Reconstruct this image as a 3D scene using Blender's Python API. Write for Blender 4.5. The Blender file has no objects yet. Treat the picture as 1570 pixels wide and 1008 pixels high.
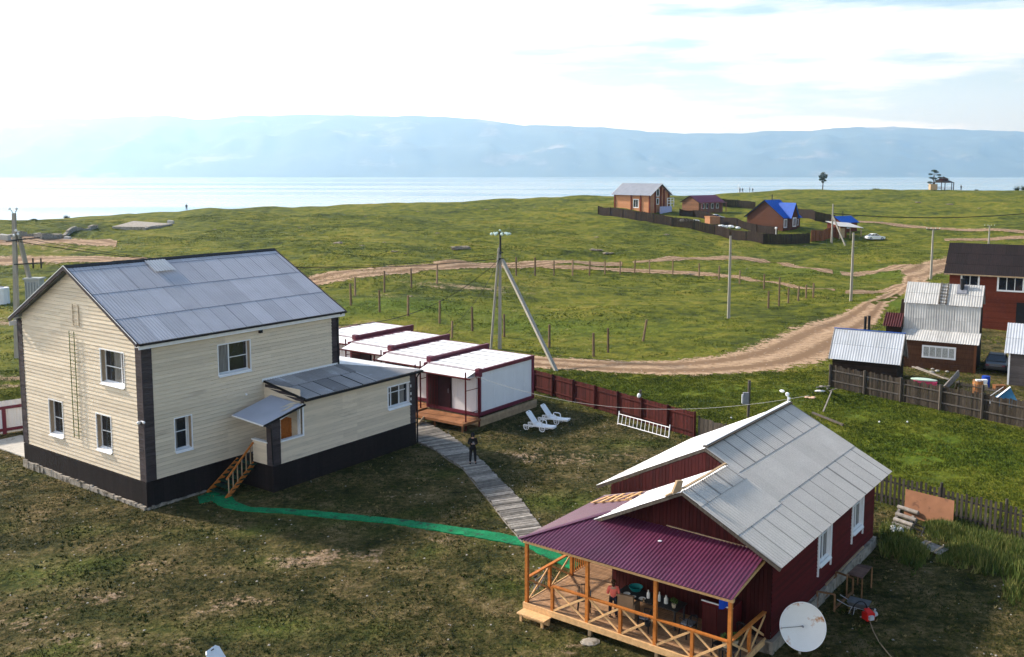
import bpy, bmesh, math, random
import numpy as np
from math import sin, cos, pi, radians, atan, atan2, sqrt, hypot
from mathutils import Vector as V, Matrix
random.seed(7); RNG = np.random.default_rng(11)
scene = bpy.context.scene; COL = scene.collection

# ---------------------------------------------------------------- camera
FOC, CX, CY, HY, CAMZ = 1461.2, 785.0, 428.5, 262.7, 16.6
PIT = atan((CY - HY) / FOC)
cam = bpy.data.objects.new('camera', bpy.data.cameras.new('camera')); COL.objects.link(cam)
cam.location = (0, 0, CAMZ); cam.rotation_euler = (pi/2 - PIT, 0, 0)
cam.data.sensor_width = 36; cam.data.lens = 36*FOC/1570
cam.data.shift_y = -(504 - CY)/1570; cam.data.clip_end = 60000; cam.data.clip_start = .5
scene.camera = cam
scene.cycles.volume_bounces = 3; scene.cycles.max_bounces = 10; scene.cycles.transparent_max_bounces = 12

# ---------------------------------------------------------------- light
HAZE = 1.15e-4
SUN_AZ, SUN_EL = -64.0, 33.0            # azimuth from the view direction (+Y), positive to the right
scene.view_settings.view_transform = 'Standard'; scene.view_settings.look = 'None'
scene.view_settings.gamma = 1; scene.view_settings.exposure = 0.72
w = bpy.data.worlds.new('World'); scene.world = w; w.use_nodes = True
nt = w.node_tree; nt.nodes.clear()
def N_(t, kind, **kw):
    n = t.nodes.new(kind)
    for k, v in kw.items(): setattr(n, k, v)
    return n
L_ = lambda t, a, b: t.links.new(a, b)
out = N_(nt, 'ShaderNodeOutputWorld'); bg = N_(nt, 'ShaderNodeBackground'); bg.inputs[1].default_value = .105
sky = N_(nt, 'ShaderNodeTexSky', sky_type='NISHITA', sun_disc=False)
sky.sun_elevation = radians(SUN_EL); sky.sun_rotation = radians(SUN_AZ); sky.dust_density = .7; sky.air_density = 1.2; sky.ozone_density = 2.5
tc = N_(nt, 'ShaderNodeTexCoord'); mp = N_(nt, 'ShaderNodeMapping'); mp.inputs['Scale'].default_value = (1.5, 1.5, 13)
mp.inputs['Rotation'].default_value = (0, radians(3), 0)
L_(nt, tc.outputs['Generated'], mp.inputs[0])
no = N_(nt, 'ShaderNodeTexNoise'); no.inputs['Scale'].default_value = 1.9; no.inputs['Detail'].default_value = 9; no.inputs['Roughness'].default_value = .6
L_(nt, mp.outputs[0], no.inputs[0])
# the clouds thin out away from the sun, towards the right and the zenith
sx = N_(nt, 'ShaderNodeSeparateXYZ'); L_(nt, tc.outputs['Generated'], sx.inputs[0])
m1 = N_(nt, 'ShaderNodeMath', operation='MULTIPLY_ADD'); m1.inputs[1].default_value = -.36; L_(nt, sx.outputs[0], m1.inputs[0]); L_(nt, no.outputs[0], m1.inputs[2])
m2 = N_(nt, 'ShaderNodeMath', operation='MULTIPLY_ADD'); m2.inputs[1].default_value = -.55; L_(nt, sx.outputs[2], m2.inputs[0]); L_(nt, m1.outputs[0], m2.inputs[2])
cr = N_(nt, 'ShaderNodeValToRGB'); cr.color_ramp.elements[0].position = .27; cr.color_ramp.elements[1].position = .45
L_(nt, m2.outputs[0], cr.inputs[0])
mx = N_(nt, 'ShaderNodeMixRGB'); mx.inputs[2].default_value = (10.8, 10.8, 11.0, 1)
L_(nt, cr.outputs[0], mx.inputs[0]); L_(nt, sky.outputs[0], mx.inputs[1]); L_(nt, mx.outputs[0], bg.inputs[0]); L_(nt, bg.outputs[0], out.inputs[0])
sl = bpy.data.lights.new('sun', 'SUN'); sl.energy = 4.8; sl.angle = radians(4); sl.color = (1, .93, .84)
so = bpy.data.objects.new('sun', sl); COL.objects.link(so)
sd = V((sin(radians(SUN_AZ))*cos(radians(SUN_EL)), cos(radians(SUN_AZ))*cos(radians(SUN_EL)), sin(radians(SUN_EL))))
so.rotation_euler = sd.to_track_quat('Z', 'Y').to_euler(); so.location = (-60, 40, 60)

# ---------------------------------------------------------------- materials
_m = {}
def M(name, col, rough=.85, var=.18, sc=3.0, st=(1, 1, 1), metal=0, tint=0, spec=.18, bump=0, bsc=60, dirt=None, dsc=1.2, dth=.62, fine=0, fsc=40):
    """procedural paint/wood/metal: colour broken up by stretched noise, an optional stain colour and bump"""
    if name in _m: return _m[name]
    m = bpy.data.materials.new(name); m.use_nodes = True; t = m.node_tree; b = t.nodes['Principled BSDF']
    b.inputs['Roughness'].default_value = rough; b.inputs['Metallic'].default_value = metal; b.inputs['Specular IOR Level'].default_value = spec
    c = N_(t, 'ShaderNodeTexCoord'); p = N_(t, 'ShaderNodeMapping'); p.inputs['Scale'].default_value = st; L_(t, c.outputs['Object'], p.inputs[0])
    n = N_(t, 'ShaderNodeTexNoise'); n.inputs['Scale'].default_value = sc; n.inputs['Detail'].default_value = 6; L_(t, p.outputs[0], n.inputs[0])
    r = N_(t, 'ShaderNodeMapRange'); r.inputs[1].default_value = .3; r.inputs[2].default_value = .7; r.inputs[3].default_value = 1-var; r.inputs[4].default_value = 1+var
    L_(t, n.outputs[0], r.inputs[0]); f = r.outputs[0]
    if fine:
        n2 = N_(t, 'ShaderNodeTexNoise'); n2.inputs['Scale'].default_value = fsc; n2.inputs['Detail'].default_value = 3; L_(t, p.outputs[0], n2.inputs[0])
        r2 = N_(t, 'ShaderNodeMapRange'); r2.inputs[1].default_value = .3; r2.inputs[2].default_value = .7; r2.inputs[3].default_value = 1-fine; r2.inputs[4].default_value = 1+fine
        L_(t, n2.outputs[0], r2.inputs[0]); q = N_(t, 'ShaderNodeMath', operation='MULTIPLY'); L_(t, f, q.inputs[0]); L_(t, r2.outputs[0], q.inputs[1]); f = q.outputs[0]
    if tint:
        a = N_(t, 'ShaderNodeAttribute', attribute_name='tint'); r3 = N_(t, 'ShaderNodeMapRange'); r3.clamp = False; r3.inputs[3].default_value = 1-tint; r3.inputs[4].default_value = 1+tint
        L_(t, a.outputs['Fac'], r3.inputs[0]); q = N_(t, 'ShaderNodeMath', operation='MULTIPLY'); L_(t, f, q.inputs[0]); L_(t, r3.outputs[0], q.inputs[1]); f = q.outputs[0]
    base = None
    if dirt:
        n3 = N_(t, 'ShaderNodeTexNoise'); n3.inputs['Scale'].default_value = dsc; n3.inputs['Detail'].default_value = 8; n3.inputs['Roughness'].default_value = .65
        L_(t, p.outputs[0], n3.inputs[0]); cr = N_(t, 'ShaderNodeMapRange'); cr.inputs[1].default_value = dth; cr.inputs[2].default_value = dth+.09; L_(t, n3.outputs[0], cr.inputs[0])
        mm = N_(t, 'ShaderNodeMixRGB'); mm.inputs[1].default_value = (*col, 1); mm.inputs[2].default_value = (*dirt, 1); L_(t, cr.outputs[0], mm.inputs[0]); base = mm.outputs[0]
    s = N_(t, 'ShaderNodeVectorMath', operation='SCALE'); s.inputs[0].default_value = col
    if base: L_(t, base, s.inputs[0])
    L_(t, f, s.inputs['Scale']); L_(t, s.outputs[0], b.inputs['Base Color'])
    if bump:
        n4 = N_(t, 'ShaderNodeTexNoise'); n4.inputs['Scale'].default_value = bsc; n4.inputs['Detail'].default_value = 4; L_(t, p.outputs[0], n4.inputs[0])
        bb = N_(t, 'ShaderNodeBump'); bb.inputs['Strength'].default_value = bump; bb.inputs['Distance'].default_value = .02; L_(t, n4.outputs[0], bb.inputs['Height']); L_(t, bb.outputs[0], b.inputs['Normal'])
    _m[name] = m; return m
SIDING = M('cream_siding', (.66, .565, .435), .6, .05, 2.2, (.6, .6, 3), tint=.10, fine=.05, dirt=(.53, .45, .35), dsc=.8, dth=.58)
TRIMB = M('dark_brown_panel', (.060, .048, .050), .75, .2, 6, (1, 1, 5), tint=.25)
PLINTH = M('plinth_panel', (.014, .010, .010), .7, .3, 5, (1, 1, 6), tint=.2)
SLATE = M('blue_grey_roof_sheet', (.40, .41, .46), .75, .07, .8, tint=.09, fine=.07, fsc=25)
SLATE2 = M('grey_roof_sheet', (.47, .45, .42), .7, .05, 1.2, tint=.06, fine=.10, fsc=22, dirt=(.40, .37, .33), dsc=.8, dth=.68)
WROOF = M('white_roof_sheet', (.76, .77, .79), .55, .06, 1.5, tint=.04, dirt=(.58, .58, .57), dsc=1.1, dth=.60)
TIN = M('galvanised_sheet', (.40, .43, .47), .6, .10, 1.0, tint=.06, dirt=(.40, .40, .40), dsc=1.3, dth=.64)
PURP = M('purple_sheet', (.078, .015, .042), .42, .16, 1.3, tint=.12, fine=.08, fsc=9, spec=.5)
RED = M('dark_red_boards', (.080, .005, .007), .75, .25, 5, (.4, .4, 6), tint=.18)
REDV = M('dark_red_upright_boards', (.040, .006, .006), .8, .25, 5, (6, 6, .4), tint=.25)
ANROOF = M('patched_grey_sheet', (.29, .285, .29), .8, .10, 1.2, tint=.30, fine=.10, fsc=20, dirt=(.40, .41, .44), dsc=.7, dth=.60)
MAROON = M('maroon_steel', (.13, .014, .035), .45, .1, 2, spec=.5)
WHITEP = M('white_panel', (.76, .77, .80), .5, .04, 1.5, fine=.02, st=(1, 1, .5), dirt=(.68, .68, .68), dsc=1.6, dth=.62)
WHITE = M('white_plastic', (.80, .81, .83), .4, .04, 3)
PINE = M('fresh_pine', (.62, .38, .18), .65, .16, 9, (1, 1, 1), tint=.12, dirt=(.47, .25, .10), dsc=2.5, dth=.60)
OPINE = M('orange_stained_pine', (.44, .15, .032), .6, .2, 8, tint=.15)
DECK = M('deck_boards', (.34, .20, .11), .7, .22, 3, (1, 5, 1), tint=.22)
GREYW = M('weathered_grey_wood', (.23, .21, .19), .9, .3, 5, (1, 1, 1), tint=.35, fine=.15)
DARKW = M('blackened_wood', (.070, .060, .050), .9, .35, 6, (3, 3, .5), tint=.4, dirt=(.13, .08, .045), dsc=2, dth=.6)
FARW = M('old_brown_wood', (.020, .012, .008), .9, .3, 2, tint=.3)
LOGW = M('brown_log_wall', (.145, .055, .022), .85, .25, 4, (.3, .3, 5), tint=.2)
BRICK = M('red_brown_wall', (.125, .028, .014), .85, .2, 5, (1, 1, 4), tint=.15)
CONC = M('pale_concrete', (.42, .40, .36), .9, .15, 4, dirt=(.28, .26, .22), dsc=2)
CONCD = M('rough_old_concrete', (.30, .27, .23), .95, .3, 2.5, dirt=(.15, .13, .10), dsc=3, dth=.52, bump=.6, bsc=12)
BLACK = M('black_plastic', (.012, .012, .014), .5, .1)
IRON = M('dark_iron', (.03, .028, .028), .6, .2)
GREEN = M('green_carpet', (.004, .165, .062), .9, .25, 1.6, fine=.35, fsc=14, dirt=(.02, .060, .035), dsc=2.2, dth=.55)
OLIVE = M('green_paint', (.10, .13, .035), .7, .1)
BROOF = M('dark_brown_roof', (.014, .009, .009), .75, .2, 3, tint=.2)
BLUE = M('bright_blue_roof', (.010, .080, .40), .5, .1, 1)
GLASS = M('window_glass', (.018, .020, .026), .06, .3, 1.5, spec=.8)
CURT = M('net_curtain_behind_glass', (.17, .165, .16), .3, .4, 3, (6, 6, .4), spec=.7)
RUST = M('rusty_steel', (.20, .085, .035), .85, .3, 6)
LOGF = M('honey_log_wall', (.42, .20, .10), .8, .15, 3, (.3, .3, 5), tint=.12)
TAN = M('sawn_board', (.36, .26, .16), .85, .2, 4, tint=.15)

# ---------------------------------------------------------------- object helpers
def tag(o, label=None, cat=None, group=None, kind=None):
    if label: o['label'] = label
    if cat: o['category'] = cat
    if group: o['group'] = group
    if kind: o['kind'] = kind
    return o
def thing(name, label, cat, loc=(0, 0, 0), rz=0, group=None):
    o = bpy.data.objects.new(name, None); COL.objects.link(o); o.location = loc; o.rotation_euler = (0, 0, rz); o.empty_display_size = .3
    return tag(o, label, cat, group)
def children(o): return [c for c in list(COL.objects) if c.parent == o]
def copy_tree(o, parent=None, kids=None):
    c = o.copy(); COL.objects.link(c); c.parent = parent
    for ch in o.children: copy_tree(ch, c)
    return c
class MB:
    """collects faces, then links them as ONE mesh object"""
    def __init__(s, o=(0, 0, 0), d=(1, 0, 0), n=(0, -1, 0)):
        s.v = []; s.f = []; s.t = []; s.o = V(o); s.d = V(d); s.n = V(n)
    def face(s, pts, t=.5):
        i = len(s.v); s.v += [tuple(p) for p in pts]; s.f.append(tuple(range(i, i+len(pts)))); s.t.append(t); return s
    def hexa(s, p, t=None):
        t = random.random() if t is None else t; i = len(s.v); s.v += [tuple(q) for q in p]
        for a in ((3, 2, 1, 0), (4, 5, 6, 7), (0, 1, 5, 4), (1, 2, 6, 5), (2, 3, 7, 6), (3, 0, 4, 7)): s.f.append(tuple(i+k for k in a)); s.t.append(t)
        return s
    def box(s, x0, x1, y0, y1, z0, z1, t=None):
        return s.hexa([(x0, y0, z0), (x1, y0, z0), (x1, y1, z0), (x0, y1, z0), (x0, y0, z1), (x1, y0, z1), (x1, y1, z1), (x0, y1, z1)], t)
    def fb(s, a0, a1, n0, n1, z0, z1, t=None):           # box in the wall frame (along, outwards, up)
        P = lambda a, n, z: s.o + s.d*a + s.n*n + V((0, 0, z))
        return s.hexa([P(a0, n0, z0), P(a1, n0, z0), P(a1, n1, z0), P(a0, n1, z0), P(a0, n0, z1), P(a1, n0, z1), P(a1, n1, z1), P(a0, n1, z1)], t)
    def beam(s, p, q, w=.1, h=.1, t=None, up=(0, 0, 1)):
        p, q = V(p), V(q); d = (q-p).normalized(); r = d.cross(V(up))
        if r.length < .05: r = d.cross(V((0, 1, 0)))
        r.normalize(); u = r.cross(d).normalized(); a, b = r*w/2, u*h/2
        return s.hexa([p-a-b, p+a-b, p+a+b, p-a+b, q-a-b, q+a-b, q+a+b, q-a+b], t)
    def tube(s, pts, r=.03, n=6, t=.5, cap=True):
        pts = [V(p) for p in pts]; rr = r if isinstance(r, (list, tuple)) else [r]*len(pts); i0 = len(s.v); ref = None
        for k, p in enumerate(pts):
            d = (pts[min(k+1, len(pts)-1)] - pts[max(k-1, 0)]).normalized()
            if ref is None or abs(d.dot(ref)) > .95: ref = V((0, 0, 1)) if abs(d.z) < .9 else V((1, 0, 0))
            a = d.cross(ref).normalized(); b = d.cross(a)
            s.v += [tuple(p + (a*cos(2*pi*j/n) + b*sin(2*pi*j/n))*rr[k]) for j in range(n)]
        for k in range(len(pts)-1):
            for j in range(n):
                a = i0+k*n+j; b = i0+k*n+(j+1) % n; s.f.append((a, b, b+n, a+n)); s.t.append(t)
        if cap: s.f.append(tuple(i0+j for j in range(n))); s.t.append(t); e = i0+(len(pts)-1)*n; s.f.append(tuple(e+j for j in reversed(range(n)))); s.t.append(t)
        return s
    def prism(s, poly, vec, t=None):
        t = random.random() if t is None else t; p = [V(q) for q in poly]; q = [a+V(vec) for a in p]; i = len(s.v); n = len(p); s.v += [tuple(a) for a in p+q]
        s.f.append(tuple(range(i, i+n))); s.t.append(t); s.f.append(tuple(range(i+2*n-1, i+n-1, -1))); s.t.append(t)
        for k in range(n): s.f.append((i+k, i+(k+1) % n, i+n+(k+1) % n, i+n+k)); s.t.append(t)
        return s
    def ball(s, c, r, n=8, m=6, sq=(1, 1, 1), t=.5):
        c = V(c); i0 = len(s.v)
        for a in range(m+1):
            for b in range(n):
                th = pi*a/m; ph = 2*pi*b/n; s.v.append((c.x+r*sq[0]*sin(th)*cos(ph), c.y+r*sq[1]*sin(th)*sin(ph), c.z+r*sq[2]*cos(th)))
        for a in range(m):
            for b in range(n): s.f.append((i0+a*n+b, i0+a*n+(b+1) % n, i0+(a+1)*n+(b+1) % n, i0+(a+1)*n+b)); s.t.append(t)
        return s
    def build(s, name, mat, parent=None, smooth=False, label=None):
        me = bpy.data.meshes.new(name); me.from_pydata(s.v, [], s.f); me.update()
        at_ = me.attributes.new('tint', 'FLOAT', 'FACE'); at_.data.foreach_set('value', s.t)
        if smooth: me.shade_smooth()
        me.materials.append(mat); o = bpy.data.objects.new(name, me); COL.objects.link(o)
        if parent: o.parent = parent
        if label: o['label'] = label
        return o
SEAM = -4
def corr(mb, o, a, b, wl=.15, amp=.02, rows=3, sheet=1.1, shift=0, lapz=.014, prof='sin'):
    """corrugated sheets: a runs along the eave, b runs up the slope, ribs run along b"""
    o, a, b = V(o), V(a), V(b); La, Lb = a.length, b.length; ad, bd = a/La, b/Lb; nn = ad.cross(bd).normalized()
    if nn.z < 0: nn = -nn
    nc = max(2, int(La/wl*(6 if prof == 'sin' else 4))); rl = rows if isinstance(rows, list) else [k/rows for k in range(rows+1)]
    tt = {}
    for r in range(len(rl)-1):
        i0 = len(mb.v)
        for k in range(nc+1):
            x = La*k/nc
            h = amp*sin(2*pi*x/wl) if prof == 'sin' else amp*(1 if (x/wl) % 1 < .3 else 0)
            g = 0
            mb.v.append(tuple(o+ad*x+bd*(Lb*rl[r]-.02)+nn*(h+lapz+g))); mb.v.append(tuple(o+ad*x+bd*(Lb*rl[r+1]+(.0 if r == len(rl)-2 else .1))+nn*(h+g)))
        for k in range(nc):
            c = int((La*k/nc+r*.27*shift)/sheet); key = (r, c)
            if key not in tt: tt[key] = random.random()
            sm = rows != 1 and ((La*(k+.5)/nc+r*.27*shift) % sheet) < .034
            j = i0+2*k; mb.f.append((j, j+2, j+3, j+1)); mb.t.append(globals()['SEAM'] if sm else tt[key])
            if r > 0 and rows != 1: A_, B_ = V(mb.v[j]), V(mb.v[j+2]); mb.face([A_-nn*.03-bd*.004, B_-nn*.03-bd*.004, B_-bd*.004, A_-bd*.004], -4)
    return mb
def siding(mb, rng, z0, z1, holes=(), step=.2, proud=.036, jt=1.0, seams=()):
    """lapped boards in the wall frame: rng(z) -> (a_lo, a_hi); holes = (a0, a1, z0, z1)"""
    zs = [z0+step*k for k in range(int((z1-z0)/step)+2) if z0+step*k < z1-1e-6]+[z1]
    P = lambda a, n, z: mb.o+mb.d*a+mb.n*n+V((0, 0, z))
    for k in range(len(zs)-1):
        zb, zt = zs[k]+step*.075, zs[k+1]; br = sorted({zb, zt, *[h for H in holes for h in H[2:] if zb < h < zt]}); tn = {}
        for q in range(len(br)-1):
            lo, hi = br[q], br[q+1]; off = lambda z: proud-(proud-.004)*min(1, (z-zb)/step)
            (l0, r0), (l1, r1) = rng(lo), rng(hi)
            if r0-l0 < .02: continue
            cuts = sorted([(H[0], H[1]) for H in holes if H[2] < (lo+hi)/2 < H[3]]); edges = []; cur = None
            for c0, c1 in cuts: edges.append((cur, c0)); cur = c1
            edges.append((cur, None))
            for e0, e1 in edges:
                sp = [e0]+[x for x in seams if (e0 is None or x > e0) and (e1 is None or x < e1) and l0 < x < r0]+[e1]
                for u_, w_ in zip(sp[:-1], sp[1:]):
                    a0 = l0 if u_ is None else u_; a1 = r0 if w_ is None else w_; b0 = l1 if u_ is None else u_; b1 = r1 if w_ is None else w_
                    b0, b1 = max(b0, l1), min(b1, r1)
                    if b1 < b0: b0 = b1 = (b0+b1)/2
                    t = tn.setdefault(round(a0, 2) if u_ is not None else -99, random.random()); n0, n1 = off(lo), off(hi)
                    mb.face([P(a0, n0, lo), P(a1, n0, lo), P(b1, n1, hi), P(b0, n1, hi)], t)
                    if lo == zb: mb.face([P(a0, -.03, lo+.002), P(a1, -.03, lo+.002), P(a1, n0, lo), P(a0, n0, lo)], t)
    return mb
def window(par, o, d, n, a0, a1, z0, z1, depth=.2, vm=(), hm=(), sash=.06, casing=.08, frame=None, glass=None, sill=True, curtain=(), proud=.045, liner=None, name='window'):
    frame = frame or WHITE; mb = MB(o, d, n); c = casing
    for A in ((a0-c, a0, z0-c, z1+c), (a1, a1+c, z0-c, z1+c), (a0, a1, z1, z1+c), (a0, a1, z0-c, z0)): mb.fb(A[0], A[1], -.01, proud, A[2], A[3], .5)
    if liner:
        lb = MB(o, d, n)
        for A in ((a0-.02, a0+.003, z0, z1), (a1-.003, a1+.02, z0, z1), (a0, a1, z1-.003, z1+.02)): lb.fb(A[0], A[1], -depth-.01, -.01, A[2], A[3], .5)
    if depth > .03:
        for A in ((a0-.02, a0, z0, z1), (a1, a1+.02, z0, z1), (a0, a1, z1, z1+.02), (a0, a1, z0-.02, z0)): mb.fb(A[0], A[1], -depth-.02, -.01, A[2], A[3], .5)
    s = sash; D = -depth
    for A in ((a0, a0+s, z0, z1), (a1-s, a1, z0, z1), (a0+s, a1-s, z1-s, z1), (a0+s, a1-s, z0, z0+s)): mb.fb(A[0], A[1], D, D+.05, A[2], A[3], .5)
    for x in vm: X = a0+(a1-a0)*x; mb.fb(X-s*.6, X+s*.6, D, D+.055, z0+s, z1-s, .5)
    for (x0, x1, y) in hm: Z = z0+(z1-z0)*y; mb.fb(a0+(a1-a0)*x0+s*.5, a0+(a1-a0)*x1-s*.5, D+.001, D+.05, Z-.02, Z+.02, .5)
    W = mb.build(name, frame, par)
    if liner: lb.build('reveal', liner, W)
    MB(o, d, n).fb(a0+.005, a1-.005, D-.012, D+.012, z0+.005, z1-.005, .5).build('pane', glass or GLASS, W)
    if curtain:
        cb = MB(o, d, n)
        for x0, x1 in curtain: cb.fb(a0+(a1-a0)*x0+.01, a0+(a1-a0)*x1-.01, D+.013, D+.018, z0+s, z1-s, .5)
        cb.build('curtain', CURT, W)
    if sill and depth > .03:
        sb = MB(o, d, n); P = lambda a, m, z: sb.o+sb.d*a+sb.n*m+V((0, 0, z))
        zi, zo = z0+.06, z0-.10
        sb.hexa([P(a0-.03, D+.03, zi-.03), P(a1+.03, D+.03, zi-.03), P(a1+.03, .13, zo-.03), P(a0-.03, .13, zo-.03), P(a0-.03, D+.03, zi), P(a1+.03, D+.03, zi), P(a1+.03, .13, zo), P(a0-.03, .13, zo)], .5).build('sill', frame, W)
    return W
def wave_panel(mb, a0, a1, z0, z1, off=.0, wl=.2, amp=.012, t=None):
    n = max(2, int((a1-a0)/wl*4)); P = lambda a, m, z: mb.o+mb.d*a+mb.n*m+V((0, 0, z)); t = random.random() if t is None else t
    for k in range(n):
        x0, x1 = a0+(a1-a0)*k/n, a0+(a1-a0)*(k+1)/n; h0, h1 = [off+amp*(1 if (x/wl) % 1 < .5 else -1) for x in (x0, x1)]
        mb.face([P(x0, h0, z0), P(x1, h1, z0), P(x1, h1, z1), P(x0, h0, z1)], t)
def lathe(mb, c, prof, n=14, t=.5):
    c = V(c); i0 = len(mb.v)
    for r, z in prof:
        for j in range(n): mb.v.append((c.x+r*cos(2*pi*j/n), c.y+r*sin(2*pi*j/n), c.z+z))
    for k in range(len(prof)-1):
        for j in range(n): a = i0+k*n+j; b = i0+k*n+(j+1) % n; mb.f.append((a, b, b+n, a+n)); mb.t.append(t)
    return mb

# ---------------------------------------------------------------- survey: pixel of the photograph -> point of the ground
def ray(px, py):
    a = (px-CX)/FOC; b = -(py-CY)/FOC
    return V((a, cos(PIT)+sin(PIT)*b, -sin(PIT)+cos(PIT)*b))
def at(px, py, z=0.):
    r = ray(px, py); return V((0, 0, CAMZ)) + r*((z-CAMZ)/r.z)
def vnoise(x, y, s, seed):
    r = np.random.default_rng(seed); g = r.uniform(0, 1, (64, 64)); u, w2 = x*s+100, y*s+100; i, j = np.floor(u).astype(int), np.floor(w2).astype(int); fx, fy = u-i, w2-j; fx, fy = fx*fx*(3-2*fx), fy*fy*(3-2*fy)
    G_ = lambda a, c: g[a % 64, c % 64]
    return G_(i, j)*(1-fx)*(1-fy)+G_(i+1, j)*fx*(1-fy)+G_(i, j+1)*(1-fx)*fy+G_(i+1, j+1)*fx*fy
# ---------------------------------------------------------------- terrain heights (surveyed profiles, metres)
SURV = {0: [(84, .1), (110, 1.2), (140, 3.0), (170, 4.35), (200, 4.9), (230, 5.3)],
        300: [(84, 0), (110, 1.0), (140, 2.4), (170, 3.6), (210, 4.7), (255, 6.75)],
        600: [(84, 0), (100, 1.4), (130, 2.6), (170, 3.2), (210, 4.3), (250, 5.7), (283, 7.4)],
        800: [(84, 0), (110, .4), (140, 1.0), (180, 2.2), (210, 3.4), (250, 6.0), (290, 8.4)],
        935: [(110, 0), (150, .2), (180, 1.5), (210, 3.3), (240, 5.4), (270, 7.6), (300, 9.5)],
        1130: [(150, 0), (200, .5), (240, 2.8), (280, 5.3), (330, 7.6), (380, 9.4)],
        1400: [(160, 0), (200, 0), (215, .3), (240, 1.7), (280, 4.5), (340, 7.3), (400, 9.0)],
        1570: [(160, 0), (200, 0), (225, 1.8), (280, 5.0), (340, 7.6), (400, 8.6)]}
TY = np.arange(0, 1201, 5.0); TX = np.linspace(-.9, .9, 181)
cols = []
for px in sorted(SURV):
    s = SURV[px]; S, zs = s[-1]; g = -.05 if px < 700 else -.022
    pts = [(0, 0), (75, 0)]+s+[(S+40, zs+g*40-1.3), (S+120, zs-14), (S+330, -46), (1200, -60)]
    cols.append(np.interp(TY, [p[0] for p in pts], [p[1] for p in pts]))
cols = np.array(cols); tx = np.array([(px-785)/FOC for px in sorted(SURV)])
TAB = np.array([[np.interp(t, tx, cols[:, j]) for j in range(len(TY))] for t in TX])
def gs(a, ax, sg):
    k = np.exp(-.5*(np.arange(-3*sg, 3*sg+1)/sg)**2); k /= k.sum(); n = len(k)//2
    return np.apply_along_axis(lambda r: np.convolve(np.pad(r, n, mode='edge'), k, 'valid'), ax, a)
TAB = gs(gs(TAB, 1, 2), 0, 4)
WAVES = [(RNG.uniform(0, 2*pi), RNG.uniform(-1, 1), k) for k in np.linspace(.03, .5, 26)]
def hgt(x, y):
    x = np.asarray(x, float); y = np.asarray(y, float)
    yy = np.clip(y, 0, 1199); t = np.clip(x/np.maximum(y, 60), -.899, .899)
    fi = (t+.9)/.01; i = np.clip(fi.astype(int), 0, 179); fx = fi-i; fj = yy/5; j = np.clip(fj.astype(int), 0, 239); fy = fj-j
    z = TAB[i, j]*(1-fx)*(1-fy)+TAB[i+1, j]*fx*(1-fy)+TAB[i, j+1]*(1-fx)*fy+TAB[i+1, j+1]*fx*fy
    m = np.clip((np.hypot(x, y)-92)/50, 0, 1); u = 0
    for ph, a, k in WAVES: u = u+1.5*sin(a*9+ph)*np.sin((x*cos(a*3)+y*sin(a*3)*1.6)*k+ph*3)*.05/(k+.12)**.75
    return z+u*m*.6+m*((vnoise(x, y*1.6, .085, 31)-.5)*.6+(vnoise(x, y*1.5, .21, 32)-.5)*.40)
def gz(x, y): return float(hgt(x, y))
def T(px, py):
    """point of the terrain seen at a pixel of the photograph"""
    r = ray(px, py); s = 20.; last = s
    while s < 900:
        if CAMZ+r.z*s < gz(r.x*s, r.y*s):
            a, b = last, s
            for _ in range(18):
                m = (a+b)/2
                if CAMZ+r.z*m < gz(r.x*m, r.y*m): b = m
                else: a = m
            return V((r.x*b, r.y*b, CAMZ+r.z*b))
        last = s; s *= 1.02
    s = 300.; return V((r.x*s, r.y*s, gz(r.x*s, r.y*s)))
def inpoly(x, y, poly):
    c = np.zeros(x.shape, bool); n = len(poly)
    for i in range(n):
        x0, y0 = poly[i][:2]; x1, y1 = poly[(i+1) % n][:2]
        if y0 == y1: continue
        c ^= ((y0 > y) != (y1 > y)) & (x < (x1-x0)*(y-y0)/(y1-y0)+x0)
    return c
def blur2(mask_pts, x, y, soft):                      # soft distance-less feather: average of jittered tests
    acc = 0
    for k in range(8): a = k*pi/4; acc = acc+inpoly(x+cos(a)*soft, y+sin(a)*soft, mask_pts)
    return (acc+inpoly(x, y, mask_pts)*2)/10.
P_ = lambda *pp: [tuple(at(*p))[:2] for p in pp]
YARD = P_((-900, 690), (-60, 618), (0, 628), (500, 560), (640, 575), (818, 600), (1068, 672), (1345, 768), (1700, 860), (1900, 1500), (785, 3600), (-900, 1700))
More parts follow.
